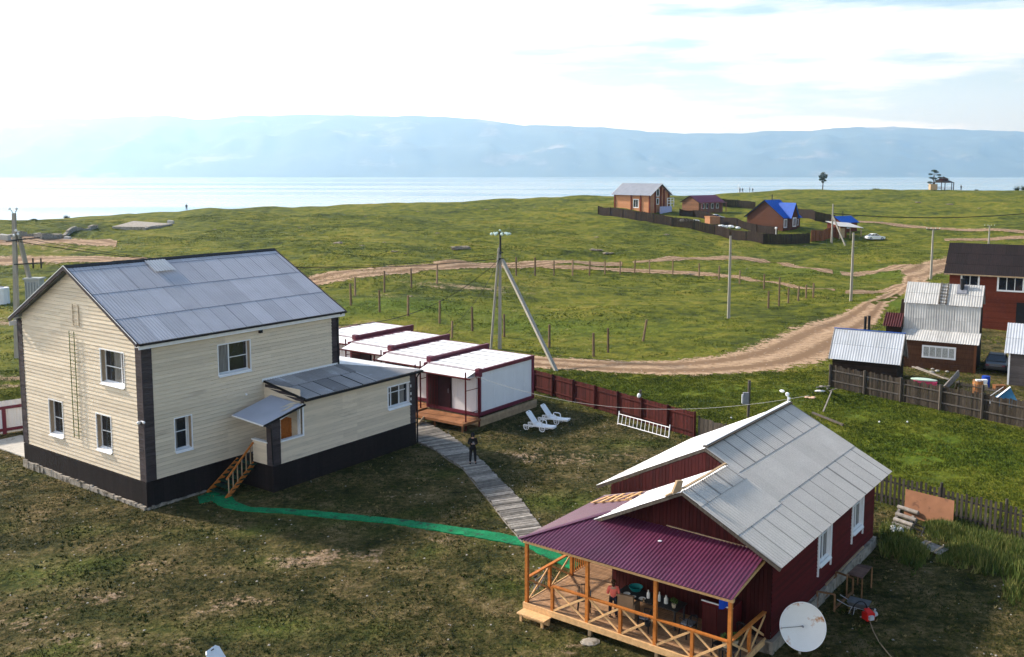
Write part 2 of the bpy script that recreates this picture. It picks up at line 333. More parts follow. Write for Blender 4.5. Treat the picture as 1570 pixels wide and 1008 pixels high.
# grid with fine cells near the camera's field and coarse ones far out
def axis(segs):
    r = [segs[0][0]]
    for a, b, st in segs:
        n = max(1, int(round((b-a)/st))); r += [a+(b-a)*(k+1)/n for k in range(n)]
    return np.array(r)
gx = axis([(-3000, -600, 200), (-600, -220, 20), (-220, -60, 3), (-60, 60, 1.2), (60, 260, 2.5), (260, 600, 20), (600, 3000, 200)])
gy = axis([(-400, -40, 40), (-40, 20, 6), (20, 100, 1.2), (100, 420, 2.2), (420, 1200, 30)])
X, Y = np.meshgrid(gx, gy, indexing='ij'); Z = hgt(X, Y); nx, ny = X.shape
verts = np.stack([X, Y, Z], -1).reshape(-1, 3); idx = np.arange(nx*ny).reshape(nx, ny)
quads = np.stack([idx[:-1, :-1], idx[1:, :-1], idx[1:, 1:], idx[:-1, 1:]], -1).reshape(-1, 4)
def npmesh(name, verts, quads, mat, attrs=None, smooth=True):
    me = bpy.data.meshes.new(name); me.vertices.add(len(verts)); me.vertices.foreach_set('co', np.asarray(verts, np.float32).ravel())
    k = quads.shape[1]; me.loops.add(quads.size); me.loops.foreach_set('vertex_index', np.asarray(quads, np.int32).ravel())
    me.polygons.add(len(quads)); me.polygons.foreach_set('loop_start', np.arange(0, quads.size, k, dtype=np.int32)); me.polygons.foreach_set('loop_total', np.full(len(quads), k, np.int32))
    me.update(calc_edges=True); me.validate()
    for nme, dat in (attrs or {}).items(): a = me.attributes.new(nme, 'FLOAT', 'POINT'); a.data.foreach_set('value', np.asarray(dat, np.float32).ravel())
    if smooth: me.shade_smooth()
    me.materials.append(mat); o = bpy.data.objects.new(name, me); COL.objects.link(o); return o
def splat(cx, cy, rx, ry, X=X, Y=Y): return np.exp(-((X-cx)/rx)**2-((Y-cy)/ry)**2)
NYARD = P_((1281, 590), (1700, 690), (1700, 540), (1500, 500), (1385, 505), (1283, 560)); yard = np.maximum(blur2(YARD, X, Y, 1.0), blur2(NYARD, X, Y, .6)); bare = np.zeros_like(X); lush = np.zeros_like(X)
def spot(px, py, rx, ry, s=1., z=None):
    global bare; p = T(px, py); bare = np.maximum(bare, s*splat(p.x, p.y, rx, ry))
def lsp(px, py, rx, ry, s=1.):
    global lush; p = T(px, py); lush = np.maximum(lush, s*splat(p.x, p.y, rx, ry))
for q in ((520, 850, 3.2, 1.6, .85), (470, 862, 2.6, 1.4, .8), (660, 830, 2.5, 1.0, .6), (300, 900, 2.5, 1.4, .5), (60, 900, 3, 1.6, .5), (120, 980, 3, 1.5, .6), (270, 985, 2.5, 1, .7), (870, 700, 6, 2.2, .85), (930, 735, 3, 2.2, .7), (790, 670, 2.5, 2.5, .5),
          (660, 735, 2.5, 1.6, .6), (600, 760, 1.8, 1.0, .45), (340, 950, 2.2, 1.0, .5), (460, 975, 2, .9, .5), (890, 995, 1.2, .8, .9), (150, 745, 2, 1.2, .5), (1540, 870, 5, 1.2, .7), (1450, 920, 4, 1.5, .25), (740, 900, 3, 1.5, .35),
          (560, 455, 14, 4, .7), (720, 440, 16, 5, .75), (800, 440, 10, 5, .6), (1100, 440, 8, 3, .3), (1040, 490, 12, 5, .45), (1130, 508, 9, 3, .4), (900, 465, 14, 5, .35), (110, 385, 24, 10, .62), (60, 400, 20, 6, .7), (60, 368, 26, 6, .55), (230, 395, 14, 6, .55), (330, 345, 14, 8, .4), (20, 495, 10, 5, .8), (15, 580, 9, 1.5, 1), (15, 592, 9, 1.2, .8),
          (620, 335, 12, 8, .3), (480, 355, 12, 6, .3), (1220, 595, 2.2, 1.1, .8), (1260, 590, 3, 1.6, .5), (1300, 640, 5, 2.4, .3), (540, 500, 6, 2.5, .9), (1100, 330, 30, 14, .3), (560, 345, 16, 5, .35)): spot(*q)
for q in ((1430, 690, 7, 5, 1), (1330, 630, 4, 4, .7), (1500, 700, 6, 4, 1), (1060, 600, 14, 3, .6), (1390, 470, 3, 10, .9), (960, 600, 6, 4, .6), (1430, 850, 1, 1, .3), (640, 470, 12, 6, .8), (830, 500, 12, 5, .7), (60, 880, 2.5, 1.5, .5), (430, 960, 1.6, .8, .6), (850, 770, 2.5, 1.5, .6), (960, 680, 2, 1.3, .35), (1350, 420, 20, 8, .6)): lsp(*q)
RS = np.random.default_rng(5)
for _ in range(95): spot(RS.uniform(-50, 1150), RS.uniform(650, 1060), RS.uniform(.4, 1.9), RS.uniform(.3, .9), RS.uniform(.35, .85))
for _ in range(34): spot(RS.uniform(-80, 420), RS.uniform(800, 1000), RS.uniform(.6, 2.4), RS.uniform(.4, 1.0), RS.uniform(.45, .9))  # sunlit left part of the yard, put into the colour as paler spots
for _ in range(60): lsp(RS.uniform(-50, 1000), RS.uniform(680, 1060), RS.uniform(.4, 1.5), RS.uniform(.3, .8), RS.uniform(.25, .6))
for _ in range(80): spot(RS.uniform(400, 1500), RS.uniform(330, 560), RS.uniform(2, 9), RS.uniform(.8, 2.5), RS.uniform(.2, .6))
def ground_mat(name='ground'):
    m = bpy.data.materials.new(name); m.use_nodes = True; t = m.node_tree; b = t.nodes['Principled BSDF']; b.inputs['Roughness'].default_value = .95; b.inputs['Specular IOR Level'].default_value = .1
    c = N_(t, 'ShaderNodeTexCoord')
    def noise(sc, det=6, ro=.6, st=(1, 1, 1)):
        p = N_(t, 'ShaderNodeMapping'); p.inputs['Scale'].default_value = st; L_(t, c.outputs['Object'], p.inputs[0])
        n = N_(t, 'ShaderNodeTexNoise'); n.inputs['Scale'].default_value = sc; n.inputs['Detail'].default_value = det; n.inputs['Roughness'].default_value = ro; L_(t, p.outputs[0], n.inputs[0]); return n.outputs[0]
    def ramp(s, pts):
        r = N_(t, 'ShaderNodeValToRGB'); r.color_ramp.elements[0].position = pts[0][0]; r.color_ramp.elements[0].color = (*pts[0][1], 1); r.color_ramp.elements[1].position = pts[-1][0]; r.color_ramp.elements[1].color = (*pts[-1][1], 1)
        for q, cc in pts[1:-1]: e = r.color_ramp.elements.new(q); e.color = (*cc, 1)
        L_(t, s, r.inputs[0]); return r.outputs[0]
    def mix(f, a, bb):
        n = N_(t, 'ShaderNodeMixRGB'); L_(t, f, n.inputs[0]); L_(t, a, n.inputs[1]); L_(t, bb, n.inputs[2]); return n.outputs[0]
    def math(op, a, bb, cc=None):
        n = N_(t, 'ShaderNodeMath', operation=op)
        for i, s in enumerate((a, bb, cc)):
            if s is None: continue
            if isinstance(s, (int, float)): n.inputs[i].default_value = s
            else: L_(t, s, n.inputs[i])
        return n.outputs[0]
    att = lambda nm: N_(t, 'ShaderNodeAttribute', attribute_name=nm).outputs['Fac']
    big = noise(.05, 8, .62, (1, 1.4, 1)); mid = noise(.45, 8, .65); fin = noise(3.2, 8, .7); vf = noise(14, 5, .7)
    meadow = ramp(math('MULTIPLY_ADD', mid, .55, math('MULTIPLY', big, .45)), [(.36, (.026, .036, .005)), (.44, (.066, .084, .008)), (.52, (.132, .142, .011)), (.64, (.225, .190, .032))])  # dark end carries hummock shade put into the colour, along with plant variety
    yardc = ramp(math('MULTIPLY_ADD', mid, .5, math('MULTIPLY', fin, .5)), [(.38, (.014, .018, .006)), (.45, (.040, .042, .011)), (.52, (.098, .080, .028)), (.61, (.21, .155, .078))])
    lushc = ramp(fin, [(.32, (.040, .078, .006)), (.5, (.082, .140, .010)), (.68, (.150, .190, .018))])
    dirtc = ramp(math('MULTIPLY_ADD', mid, .4, math('MULTIPLY', fin, .6)), [(.34, (.15, .10, .06)), (.5, (.29, .20, .125)), (.64, (.42, .31, .21))])
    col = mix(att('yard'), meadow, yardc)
    lf = math('MULTIPLY', att('lush'), math('ADD', math('MULTIPLY', mid, 1.2), .3)); n = N_(t, 'ShaderNodeClamp'); L_(t, lf, n.inputs[0]); col = mix(n.outputs[0], col, lushc)
    s = math('ADD', math('MULTIPLY', att('bare'), .40), math('ADD', math('MULTIPLY', fin, .6), math('MULTIPLY', mid, .55)))
    mr = N_(t, 'ShaderNodeMapRange'); mr.inputs[1].default_value = .84; mr.inputs[2].default_value = .93; L_(t, s, mr.inputs[0]); col = mix(mr.outputs[0], col, dirtc)
    sc = N_(t, 'ShaderNodeVectorMath', operation='SCALE'); L_(t, col, sc.inputs[0]); L_(t, math('MULTIPLY_ADD', vf, 1.7, .15), sc.inputs['Scale']); L_(t, sc.outputs[0], b.inputs['Base Color'])
    bp = N_(t, 'ShaderNodeBump'); bp.inputs['Strength'].default_value = .8; bp.inputs['Distance'].default_value = .10; L_(t, math('ADD', fin, math('MULTIPLY', vf, .5)), bp.inputs['Height'])
    bp2 = N_(t, 'ShaderNodeBump'); bp2.inputs['Strength'].default_value = .9; bp2.inputs['Distance'].default_value = 1.5; L_(t, mid, bp2.inputs['Height']); L_(t, bp.outputs[0], bp2.inputs['Normal']); L_(t, bp2.outputs[0], b.inputs['Normal'])
    return m
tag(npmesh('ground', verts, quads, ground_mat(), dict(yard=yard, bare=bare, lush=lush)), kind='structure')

def hmesh(x, y):
    i = np.clip(np.searchsorted(gx, x)-1, 0, nx-2); j = np.clip(np.searchsorted(gy, y)-1, 0, ny-2); a = (x-gx[i])/(gx[i+1]-gx[i]); c = (y-gy[j])/(gy[j+1]-gy[j])
    q = Z[i, j]*(1-a)*(1-c)+Z[i+1, j]*a*(1-c)+Z[i, j+1]*(1-a)*c+Z[i+1, j+1]*a*c
    return q
# ---------------------------------------------------------------- lake and far mountains
def lake_mat():
    m = bpy.data.materials.new('lake_water'); m.use_nodes = True; t = m.node_tree; b = t.nodes['Principled BSDF']
    b.inputs['Base Color'].default_value = (.20, .30, .36, 1); b.inputs['Roughness'].default_value = .22; b.inputs['Specular IOR Level'].default_value = .5
    c = N_(t, 'ShaderNodeTexCoord'); p = N_(t, 'ShaderNodeMapping'); p.inputs['Scale'].default_value = (.02, .08, 1); L_(t, c.outputs['Object'], p.inputs[0])
    n = N_(t, 'ShaderNodeTexNoise'); n.inputs['Scale'].default_value = 1.2; n.inputs['Detail'].default_value = 8; L_(t, p.outputs[0], n.inputs[0])
    bp = N_(t, 'ShaderNodeBump'); bp.inputs['Strength'].default_value = .15; bp.inputs['Distance'].default_value = 1.5; L_(t, n.outputs[0], bp.inputs['Height']); L_(t, bp.outputs[0], b.inputs['Normal'])
    p2 = N_(t, 'ShaderNodeMapping'); p2.inputs['Scale'].default_value = (.0002, .0016, 1); L_(t, c.outputs['Object'], p2.inputs[0])
    n2 = N_(t, 'ShaderNodeTexNoise'); n2.inputs['Scale'].default_value = 2; n2.inputs['Detail'].default_value = 4; L_(t, p2.outputs[0], n2.inputs[0])
    r = N_(t, 'ShaderNodeMapRange'); r.inputs[1].default_value = .35; r.inputs[2].default_value = .65; r.inputs[3].default_value = .05; r.inputs[4].default_value = .30; L_(t, n2.outputs[0], r.inputs[0]); L_(t, r.outputs[0], b.inputs['Roughness'])
    return m
lk = MB(); lk.face([(-16000, 400, -40), (16000, 400, -40), (16000, 9500, -40), (-16000, 9500, -40)]); tag(lk.build('lake', lake_mat()), kind='structure')
SKYL = [(-900, 196), (-400, 190), (0, 186), (60, 184), (150, 182), (230, 178), (265, 178), (300, 184), (340, 181), (370, 178), (530, 177), (620, 178), (700, 181), (720, 183), (760, 186), (800, 192), (850, 193), (900, 196), (960, 198), (1000, 202), (1060, 205), (1100, 206), (1130, 205), (1180, 201), (1250, 199), (1310, 196), (1360, 195), (1430, 197), (1480, 200), (1570, 204), (2000, 202), (2600, 214)]
ux = np.linspace(-900, 2600, 420); dd = np.linspace(0, 1, 34)
cre = np.interp(ux, [a for a, b in SKYL], [b for a, b in SKYL])
jag = sum(np.sin(ux*k+k*k*50)*(.8/(1+k*12)) for k in (.03, .07, .13, .23, .41, .7, 1.1))
U, Dn = np.meshgrid(np.arange(420), dd, indexing='ij')
Yd = 9000+Dn*4500; crest = CAMZ+12200*(HY-cre+jag*1.1)/FOC
prof = np.interp(dd, [0, .06, .3, .55, .71, .85, 1], [0, .06, .40, .74, 1.0, .86, .55])
Xw = (ux[:, None]-785)/FOC*Yd
spur = sum(np.sin(ux[:, None]*k+Dn*2.2*np.sin(k*90)+k*300)*a for k, a in ((.017, 1.6), (.05, .8), (.11, .4), (.27, .15)))
shape = np.sin(np.clip(Dn/.71, 0, 1)*pi)
Zm = -41+(crest[:, None]+41)*prof[None, :]+spur*shape*16+(np.abs(vnoise(Xw, Yd, .0011, 21)-.5)+.6*np.abs(vnoise(Xw, Yd, .0028, 22)-.5)+.3*np.abs(vnoise(Xw, Yd, .007, 23)-.5)-.45)*-260*shape
Zm[:, 0] = -60
mv = np.stack([Xw, Yd, Zm], -1).reshape(-1, 3); ii = np.arange(420*34).reshape(420, 34)
mq = np.stack([ii[:-1, :-1], ii[1:, :-1], ii[1:, 1:], ii[:-1, 1:]], -1).reshape(-1, 4)
tag(npmesh('mountains', mv, mq, M('mountain_forest_and_rock', (.055, .08, .075), .95, .3, .002, dirt=(.22, .21, .19), dsc=.0016, dth=.57)), kind='structure')
# ---------------------------------------------------------------- dirt roads: strips that follow the terrain, ragged at the edges
def road_mat():
    m = bpy.data.materials.new('sandy_track'); m.use_nodes = True; t = m.node_tree; b = t.nodes['Principled BSDF']; b.inputs['Roughness'].default_value = .95; b.inputs['Specular IOR Level'].default_value = .1
    c = N_(t, 'ShaderNodeTexCoord')
    def noise(sc, det=6): n = N_(t, 'ShaderNodeTexNoise'); n.inputs['Scale'].default_value = sc; n.inputs['Detail'].default_value = det; n.inputs['Roughness'].default_value = .65; L_(t, c.outputs['Object'], n.inputs[0]); return n.outputs[0]
    n1, n2, n3 = noise(.35), noise(1.6), noise(7)
    a = N_(t, 'ShaderNodeAttribute', attribute_name='edge').outputs['Fac']; ru = N_(t, 'ShaderNodeAttribute', attribute_name='rut').outputs['Fac']
    def math(op, a, bb, cc=None):
        n = N_(t, 'ShaderNodeMath', operation=op)
        for i, s in enumerate((a, bb, cc)):
            if s is None: continue
            if isinstance(s, (int, float)): n.inputs[i].default_value = s
            else: L_(t, s, n.inputs[i])
        return n.outputs[0]
    r = N_(t, 'ShaderNodeValToRGB'); e = r.color_ramp.elements; e[0].position = .3; e[0].color = (.19, .12, .07, 1); e[1].position = .64; e[1].color = (.64, .46, .31, 1); q = e.new(.48); q.color = (.43, .30, .19, 1)
    L_(t, math('ADD', math('MULTIPLY', n2, .5), math('MULTIPLY_ADD', n3, .35, math('MULTIPLY', ru, -.20))), r.inputs[0]); L_(t, r.outputs[0], b.inputs['Base Color'])
    bp = N_(t, 'ShaderNodeBump'); bp.inputs['Strength'].default_value = .6; bp.inputs['Distance'].default_value = .12; L_(t, n2, bp.inputs['Height']); L_(t, bp.outputs[0], b.inputs['Normal'])
    s = math('ADD', math('MULTIPLY', a, 1.5), math('MULTIPLY_ADD', n2, 1.5, math('MULTIPLY_ADD', n1, 1.2, math('MULTIPLY_ADD', ru, .22, math('MULTIPLY', n3, .8))))); mr = N_(t, 'ShaderNodeMapRange'); mr.inputs[1].default_value = 2.74; mr.inputs[2].default_value = 2.86; L_(t, s, mr.inputs[0]); L_(t, mr.outputs[0], b.inputs['Alpha'])
    return m
ROADM = road_mat(); _rk = [0]
def smooth_path(p, n):
    p = np.array(p, float); d = np.r_[0, np.cumsum(np.hypot(*np.diff(p, axis=0).T))]; s = np.linspace(0, d[-1], n)
    q = np.stack([np.interp(s, d, p[:, 0]), np.interp(s, d, p[:, 1])], 1); k = max(1, n//len(p)//2)
    ker = np.ones(2*k+1)/(2*k+1); return np.stack([np.convolve(np.pad(q[:, i], k, mode='edge'), ker, 'valid') for i in (0, 1)], 1)
def road(up, lo, n=160, across=14, lift=.06, name='dirt_road'):
    A = smooth_path([tuple(T(*p))[:2] for p in up], n); B = smooth_path([tuple(T(*p))[:2] for p in lo], n)
    w_ = np.linspace(-.35, 1.35, across*2+1); P = A[:, None]*(1-w_[None, :, None])+B[:, None]*w_[None, :, None]
    _rk[0] += 1; dist = np.hypot(P[..., 0], P[..., 1]); z = hmesh(P[..., 0], P[..., 1])+.016+dist*dist*9e-7+_rk[0]*.003
    v = np.concatenate([P, z[..., None]], -1).reshape(-1, 3); ii = np.arange(n*(across*2+1)).reshape(n, across*2+1)
    q = np.stack([ii[:-1, :-1], ii[1:, :-1], ii[1:, 1:], ii[:-1, 1:]], -1).reshape(-1, 4)
    ed = np.clip(np.minimum(w_+.35, 1.35-w_)/.6, 0, 1)[None, :]*np.clip(np.minimum(np.arange(n), n-1-np.arange(n))/(n*.012), 0, 1)[:, None]
    rt = np.exp(-((w_-.30)/.09)**2)+np.exp(-((w_-.70)/.09)**2)
    return tag(npmesh(name, v, q, ROADM, dict(edge=ed, rut=np.tile(rt, (n, 1)))), kind='structure')
road([(700, 545), (820, 544), (900, 551), (1000, 554), (1080, 549), (1150, 532), (1205, 505), (1257, 491), (1290, 479), (1315, 467), (1340, 456), (1365, 447), (1382, 434), (1384, 420), (1374, 414)],
     [(700, 563), (820, 563), (900, 572), (1000, 577), (1120, 577), (1220, 568), (1278, 553), (1325, 520), (1350, 492), (1361, 469), (1380, 452), (1405, 441), (1425, 431), (1432, 420)], 260, 22)
road([(1370, 412), (1386, 408), (1410, 402), (1445, 396), (1500, 388)], [(1400, 436), (1425, 430), (1440, 420), (1470, 411), (1520, 404)], 60, 12)
road([(1280, 416), (1320, 417), (1360, 409), (1400, 403)], [(1290, 423), (1325, 423), (1365, 416), (1400, 410)], 60, 8)
road([(1290, 446), (1330, 446), (1365, 441), (1385, 434)], [(1290, 451), (1330, 452), (1365, 448), (1390, 442)], 50, 8)
road([(820, 406), (900, 409), (980, 413), (1060, 416), (1140, 423), (1210, 435), (1290, 446)], [(820, 411), (900, 415), (980, 419), (1060, 421), (1140, 428), (1210, 441), (1290, 451)], 200, 7)
road([(960, 402), (1010, 397), (1060, 394), (1110, 393), (1160, 396), (1210, 404), (1285, 416)], [(960, 406), (1010, 402), (1060, 399), (1110, 398), (1160, 401), (1210, 410), (1285, 423)], 160, 7)
road([(440, 432), (500, 418), (560, 411), (640, 406), (740, 402), (830, 400), (965, 401)], [(440, 452), (500, 435), (560, 428), (640, 419), (740, 411), (830, 409), (965, 407)], 220, 10)
road([(1300, 338.5), (1380, 343.5), (1460, 350), (1600, 356)], [(1300, 341.5), (1380, 348), (1460, 354.5), (1600, 360)], 100, 6, lift=.1)
road([(1440, 367), (1500, 366), (1600, 362)], [(1440, 370.5), (1500, 370.5), (1600, 367)], 60, 6, lift=.1)
road([(-40, 393), (60, 391), (150, 392), (235, 398)], [(-40, 410), (60, 406), (150, 405), (235, 402)], 80, 10, lift=.1)
road([(-40, 366), (60, 363), (130, 365), (185, 371)], [(-40, 377), (60, 376), (130, 378), (185, 380)], 80, 10, lift=.1)

# ---------------------------------------------------------------- white two-storey house
U_AZ = 36.18
wh = thing('two_storey_house', 'large two-storey house clad in cream siding with a blue-grey sheet roof and low annex', 'house', (-17.986, 45.517, 0), radians(90-U_AZ))
GL, FL, RZ = 11.82, 12.86, 11.68
X_, Y_, NY, NX = (1, 0, 0), (0, 1, 0), (0, -1, 0), (-1, 0, 0)
zrake = lambda y: 8.50+(RZ-.14-8.50)*(1-abs(y-GL/2)/(GL/2))
def grng(z):
    if z <= 8.50: return (.47, GL-.47)
    h = GL/2*(1-(z-8.50)/(RZ-.14-8.50)); return (max(GL/2-h, .47) if h > 5.44 else GL/2-h, min(GL/2+h, GL-.47) if h > 5.44 else GL/2+h)
gw = [(1.50, 3.56, 5.97, 7.64), (7.55, 8.90, 2.42, 4.28), (2.92, 4.24, 2.40, 4.20)]
fw = [(4.42, 6.46, 5.97, 7.54), (1.68, 2.64, 2.54, 4.20)]
m = MB((0, 0, 0), Y_, NX); siding(m, grng, 1.365, RZ-.16, gw, seams=(4.52, 7.29))
m.fb(.1, GL-.1, -.35, -.3, 0.2, 8.4)
m2 = MB((0, 0, 0), X_, NY); siding(m2, lambda z: (.53, FL-.45), 1.365, 8.22, fw, seams=(4.87, 7.87)); m.v_ = 0
i = len(m.v); m.v += m2.v; m.f += [tuple(a+i for a in f) for f in m2.f]; m.t += m2.t
m3 = MB((FL, 0, 0), Y_, (1, 0, 0)); siding(m3, grng, 1.365, RZ-.16); i = len(m.v); m.v += m3.v; m.f += [tuple(a+i for a in f) for f in m3.f]; m.t += m3.t
m.box(.4, FL-.4, GL-.02, GL, 1.3, 8.4)
m.build('wall', SIDING, wh)
def corner_trim(par, x, y, z0, z1, sx, sy, wx=.5, wy=.47, name='corner_trim'):
    """stack of dark stone-pattern panels around a corner"""
    b = MB(); z = z0
    while z < z1-.02:
        e = min(z+.16, z1); j = random.random()*.012
        b.box(min(x-sx*.045, x+sx*wx), max(x-sx*.045, x+sx*wx), min(y-sy*(.04+j), y+sy*.02), max(y-sy*(.04+j), y+sy*.02), z+.008, e)
        b.box(min(x-sx*(.04+j), x+sx*.02), max(x-sx*(.04+j), x+sx*.02), min(y, y+sy*wy), max(y, y+sy*wy), z+.008, e); z = e
    b.box(min(x-sx*.055, x), max(x-sx*.055, x), min(y-sy*.055, y), max(y-sy*.055, y), z0, z1, .9)
    return b.build(name, TRIMB, par)
corner_trim(wh, 0, 0, 1.365, 8.42, 1, 1, .53, .47); corner_trim(wh, 0, GL, 1.365, 8.45, 1, -1, .4, .47); corner_trim(wh, FL, 0, 1.365, 8.2, -1, 1, .45, .47)
b = MB()
for k in range(40): b.box(-.075, -.06, k*GL/40+.004, (k+1)*GL/40-.004, .25, 1.35)
for k in range(43): b.box(k*FL/43+.004, (k+1)*FL/43-.004, -.075, -.06, .12, 1.35)
b.box(-.06, FL, -.06, GL, .1, 1.34, .5); b.box(-.1, -.02, -.1, -.02, .05, 1.40, 1)
b.build('plinth', PLINTH, wh)
b = MB(); yy = np.linspace(-.05, GL, 60)
for k in range(59): h = .14+.26*k/59+random.uniform(-.03, .05); b.box(-.16-random.random()*.06, -.0, yy[k], yy[k+1], -.05, h)
for k in range(26): b.box(k*.13-.1, k*.13+.03, -.16-random.random()*.05, 0, -.05, .13+random.uniform(-.04, .04)-.003*k)
b.build('foundation', CONCD, wh)
# roof
SEAM = -1.8; ov = .36; sl_ = (RZ-8.50)/(GL/2); b = MB()
for sgn, y0, oq in ((1, -ov, ov), (-1, GL+.16, .16)):
    corr(b, (-.35, y0, 8.50-oq*sl_+.06), (FL+.72, 0, 0), (0, sgn*(GL/2+oq), (GL/2+oq)*sl_), wl=.177, amp=.010, rows=[0, .30, .62, .93, 1.0], sheet=1.06, shift=1)
rf = b.build('roof', SLATE, wh); SEAM = -4
b = MB()
for sgn in (1, -1):
    y0 = GL/2; b.hexa([(-.4, y0, RZ+.06), (FL+.42, y0, RZ+.06), (FL+.42, y0-sgn*.2, RZ-.04), (-.4, y0-sgn*.2, RZ-.04), (-.4, y0, RZ+.12), (FL+.42, y0, RZ+.12), (FL+.42, y0-sgn*.2, RZ+.0), (-.4, y0-sgn*.2, RZ+.0)])
b.build('ridge_cap', BLACK, rf)
for sgn, y0, oq in ((1, -ov, ov), (-1, GL+.16, .16)):
    for xx in (-.42, FL+.36): b = MB(); b.beam((xx, y0, 8.50-oq*sl_+.0), (xx, GL/2, RZ+.0), .07, .2, .5); b.build('verge_board', TRIMB, rf)
for k in range(2): b = MB(); b.beam((-.46, GL+.16 if k else -ov, 8.50-(.16 if k else ov)*sl_+.10), (-.46, GL/2, RZ+.1), .02, .03, .5); b.build('verge_edge', WHITE, rf)
b = MB(); b.box(-.35, FL+.36, -.50, -.36, 8.26, 8.36); b.build('gutter', BLACK, rf)
b = MB(); b.box(-.33, FL+.34, -.34, -.31, 8.06, 8.26); b.box(-.33, FL+.34, -.33, .0, 8.16, 8.185); b.box(-.33, FL+.3, GL+.3, GL+.34, 8.06, 8.3); b.build('soffit', WHITE, rf)
b = MB(); corr(b, (4.0, 4.62, 11.18), (1.25, 0, 0), (0, 1.0, 1.0*sl_), .177, .018, 1); b.build('patch_sheet', TIN, rf)
b = MB(); b.tube([(FL+.02, -.36, 8.25), (FL-.03, -.12, 8.0), (FL-.03, -.12, 5.2)], .05, 8); b.build('downpipe', BLACK, wh)
# windows
GA, FR = ((0, 0, 0), Y_, NX), ((0, 0, 0), X_, NY)
kw = dict(depth=.26, casing=.055, liner=M('reveal_tan', (.38, .29, .20), .8, .1))
h = gw[0]; window(wh, *GA, *h, vm=(.28,), hm=((.30, 1, .48),), curtain=((.30, .62),), **kw)
h = gw[1]; window(wh, *GA, *h, vm=(.30,), hm=((.3, .95, .46),), **kw)
h = gw[2]; window(wh, *GA, *h, vm=(.25,), hm=((.3, .95, .5),), **kw)
h = fw[0]; window(wh, *FR, *h, vm=(.40,), hm=((.42, 1, .5),), curtain=((0, .37),), **kw)
h = fw[1]; window(wh, *FR, *h, vm=(.86,), hm=((0, .84, .55),), curtain=((.05, .3),), **kw)
# ladders fixed to the gable
b = MB()
for y in (6.27, 5.80): b.tube([(-.14, y, 2.62), (-.14, y-.02, 8.33)], .022, 6)
for k in range(13): b.tube([(-.14, 6.27, 2.75+k*.445), (-.14, 5.8, 2.75+k*.445)], .015, 5)
for z in (3.0, 4.9, 6.7): b.tube([(-.14, 5.8, z), (-.02, 5.7, z+.02), (-.02, 5.45, z)], .012, 5)
b.build('ladder', OLIVE, wh, label='green iron ladder fixed to the gable')
b = MB()
for y in (5.95, 5.40): b.beam((-.06, y, 8.63), (-.06, y, 9.74), .05, .03)
for k in range(5): b.beam((-.06, 5.95, 8.72+k*.24), (-.06, 5.4, 8.72+k*.24), .03, .03)
b.build('vent_grille', SIDING, wh)
b = MB(); b.ball((-.12, .28, 4.35), .09, sq=(1.2, 1, 1)); b.tube([(-.02, .2, 4.42), (-.2, -.05, 4.5), (-.16, -.2, 4.48)], .035); b.ball((-.16, -.22, 4.45), .07); b.build('security_camera', WHITE, wh)
b = MB(); b.box(7.05, 7.22, -.2, -.03, 7.85, 8.06); b.build('floodlight', BLACK, wh)
b = MB(); b.ball((6.1, -.05, 4.62), .07); b.build('wall_lamp', WHITE, wh)
# annex
AX, AY, AE, AZ = 5.354, -3.011, 16.28, 4.50
b = MB((0, AY, 0), X_, NY); rec = (AX+.55, 7.36, 2.62, 9)
siding(b, lambda z: (AX+.5 if z < 4.0 else 7.36, AE-.42), 1.365, AZ, [rec, (13.98, 15.88, 2.68, 3.92)], seams=(10.31, 11.41))
i = MB((AE, 0, 0), Y_, X_); siding(i, lambda z: (AY, 4.2), 1.365, AZ-.02)
k = len(b.v); b.v += i.v; b.f += [tuple(a+k for a in f) for f in i.f]; b.t += i.t
i = MB((AX, 0, 0), Y_, NX); siding(i, lambda z: (AY+.4, -1.45), 1.365, 2.52)                       # porch parapet, side
k = len(b.v); b.v += i.v; b.f += [tuple(a+k for a in f) for f in i.f]; b.t += i.t
i = MB((7.36, 0, 0), Y_, NX); siding(i, lambda z: (AY+.05, -.02), 1.365, 5.05)                      # inner wall of the porch
k = len(b.v); b.v += i.v; b.f += [tuple(a+k for a in f) for f in i.f]; b.t += i.t
b.box(AX+.02, 7.36, AY-.005, AY+.12, 1.365, 2.52, .5); b.box(AX+.02, AX+.14, AY+.1, -1.45, 1.365, 2.5, .5)
an = b.build('annex', SIDING, wh)
b = MB(); b.box(7.28, 7.345, AY+.1, AY+.28, 1.5, 4.3, .5); b.build('reveal_board', WHITE, an)
b = MB(); b.box(7.29, 7.34, -2.2, -1.3, 1.40, 3.4, .5); b.box(7.27, 7.29, -2.1, -1.4, 1.5, 2.3, .2); b.box(7.27, 7.29, -2.1, -1.4, 2.5, 3.3, .2); b.build('door', OPINE, an)
b = MB(); b.box(AX+.5, 7.44, AY-.09, AY+.18, 2.54, 2.62); b.box(AX-.06, AX+.2, AY+.35, -1.38, 2.54, 2.60); b.box(7.36, 7.46, AY-.06, AY-.02, 2.62, 4.42); b.hexa([(AX+.5, AY-.06, 3.72), (7.36, AY-.06, 4.18), (7.36, AY-.02, 4.18), (AX+.5, AY-.02, 3.72), (AX+.5, AY-.06, 3.8), (7.36, AY-.06, 4.26), (7.36, AY-.02, 4.26), (AX+.5, AY-.02, 3.8)]); b.build('porch_trim', WHITE, an)
corner_trim(an, AX, AY, 1.365, 3.75, 1, 1, .5, .42); corner_trim(an, AE, AY, 1.365, 4.45, -1, 1, .42, .42)
b = MB(); n = 36
for k in range(n): x0, x1 = AX+(AE-AX)*k/n, AX+(AE-AX)*(k+1)/n; b.box(x0+.004, x1-.004, AY-.075, AY-.06, .03, 1.35)
for k in range(10): b.box(AX-.075, AX-.06, AY+k*.3+.004, AY+k*.3+.296, .03, 1.35)
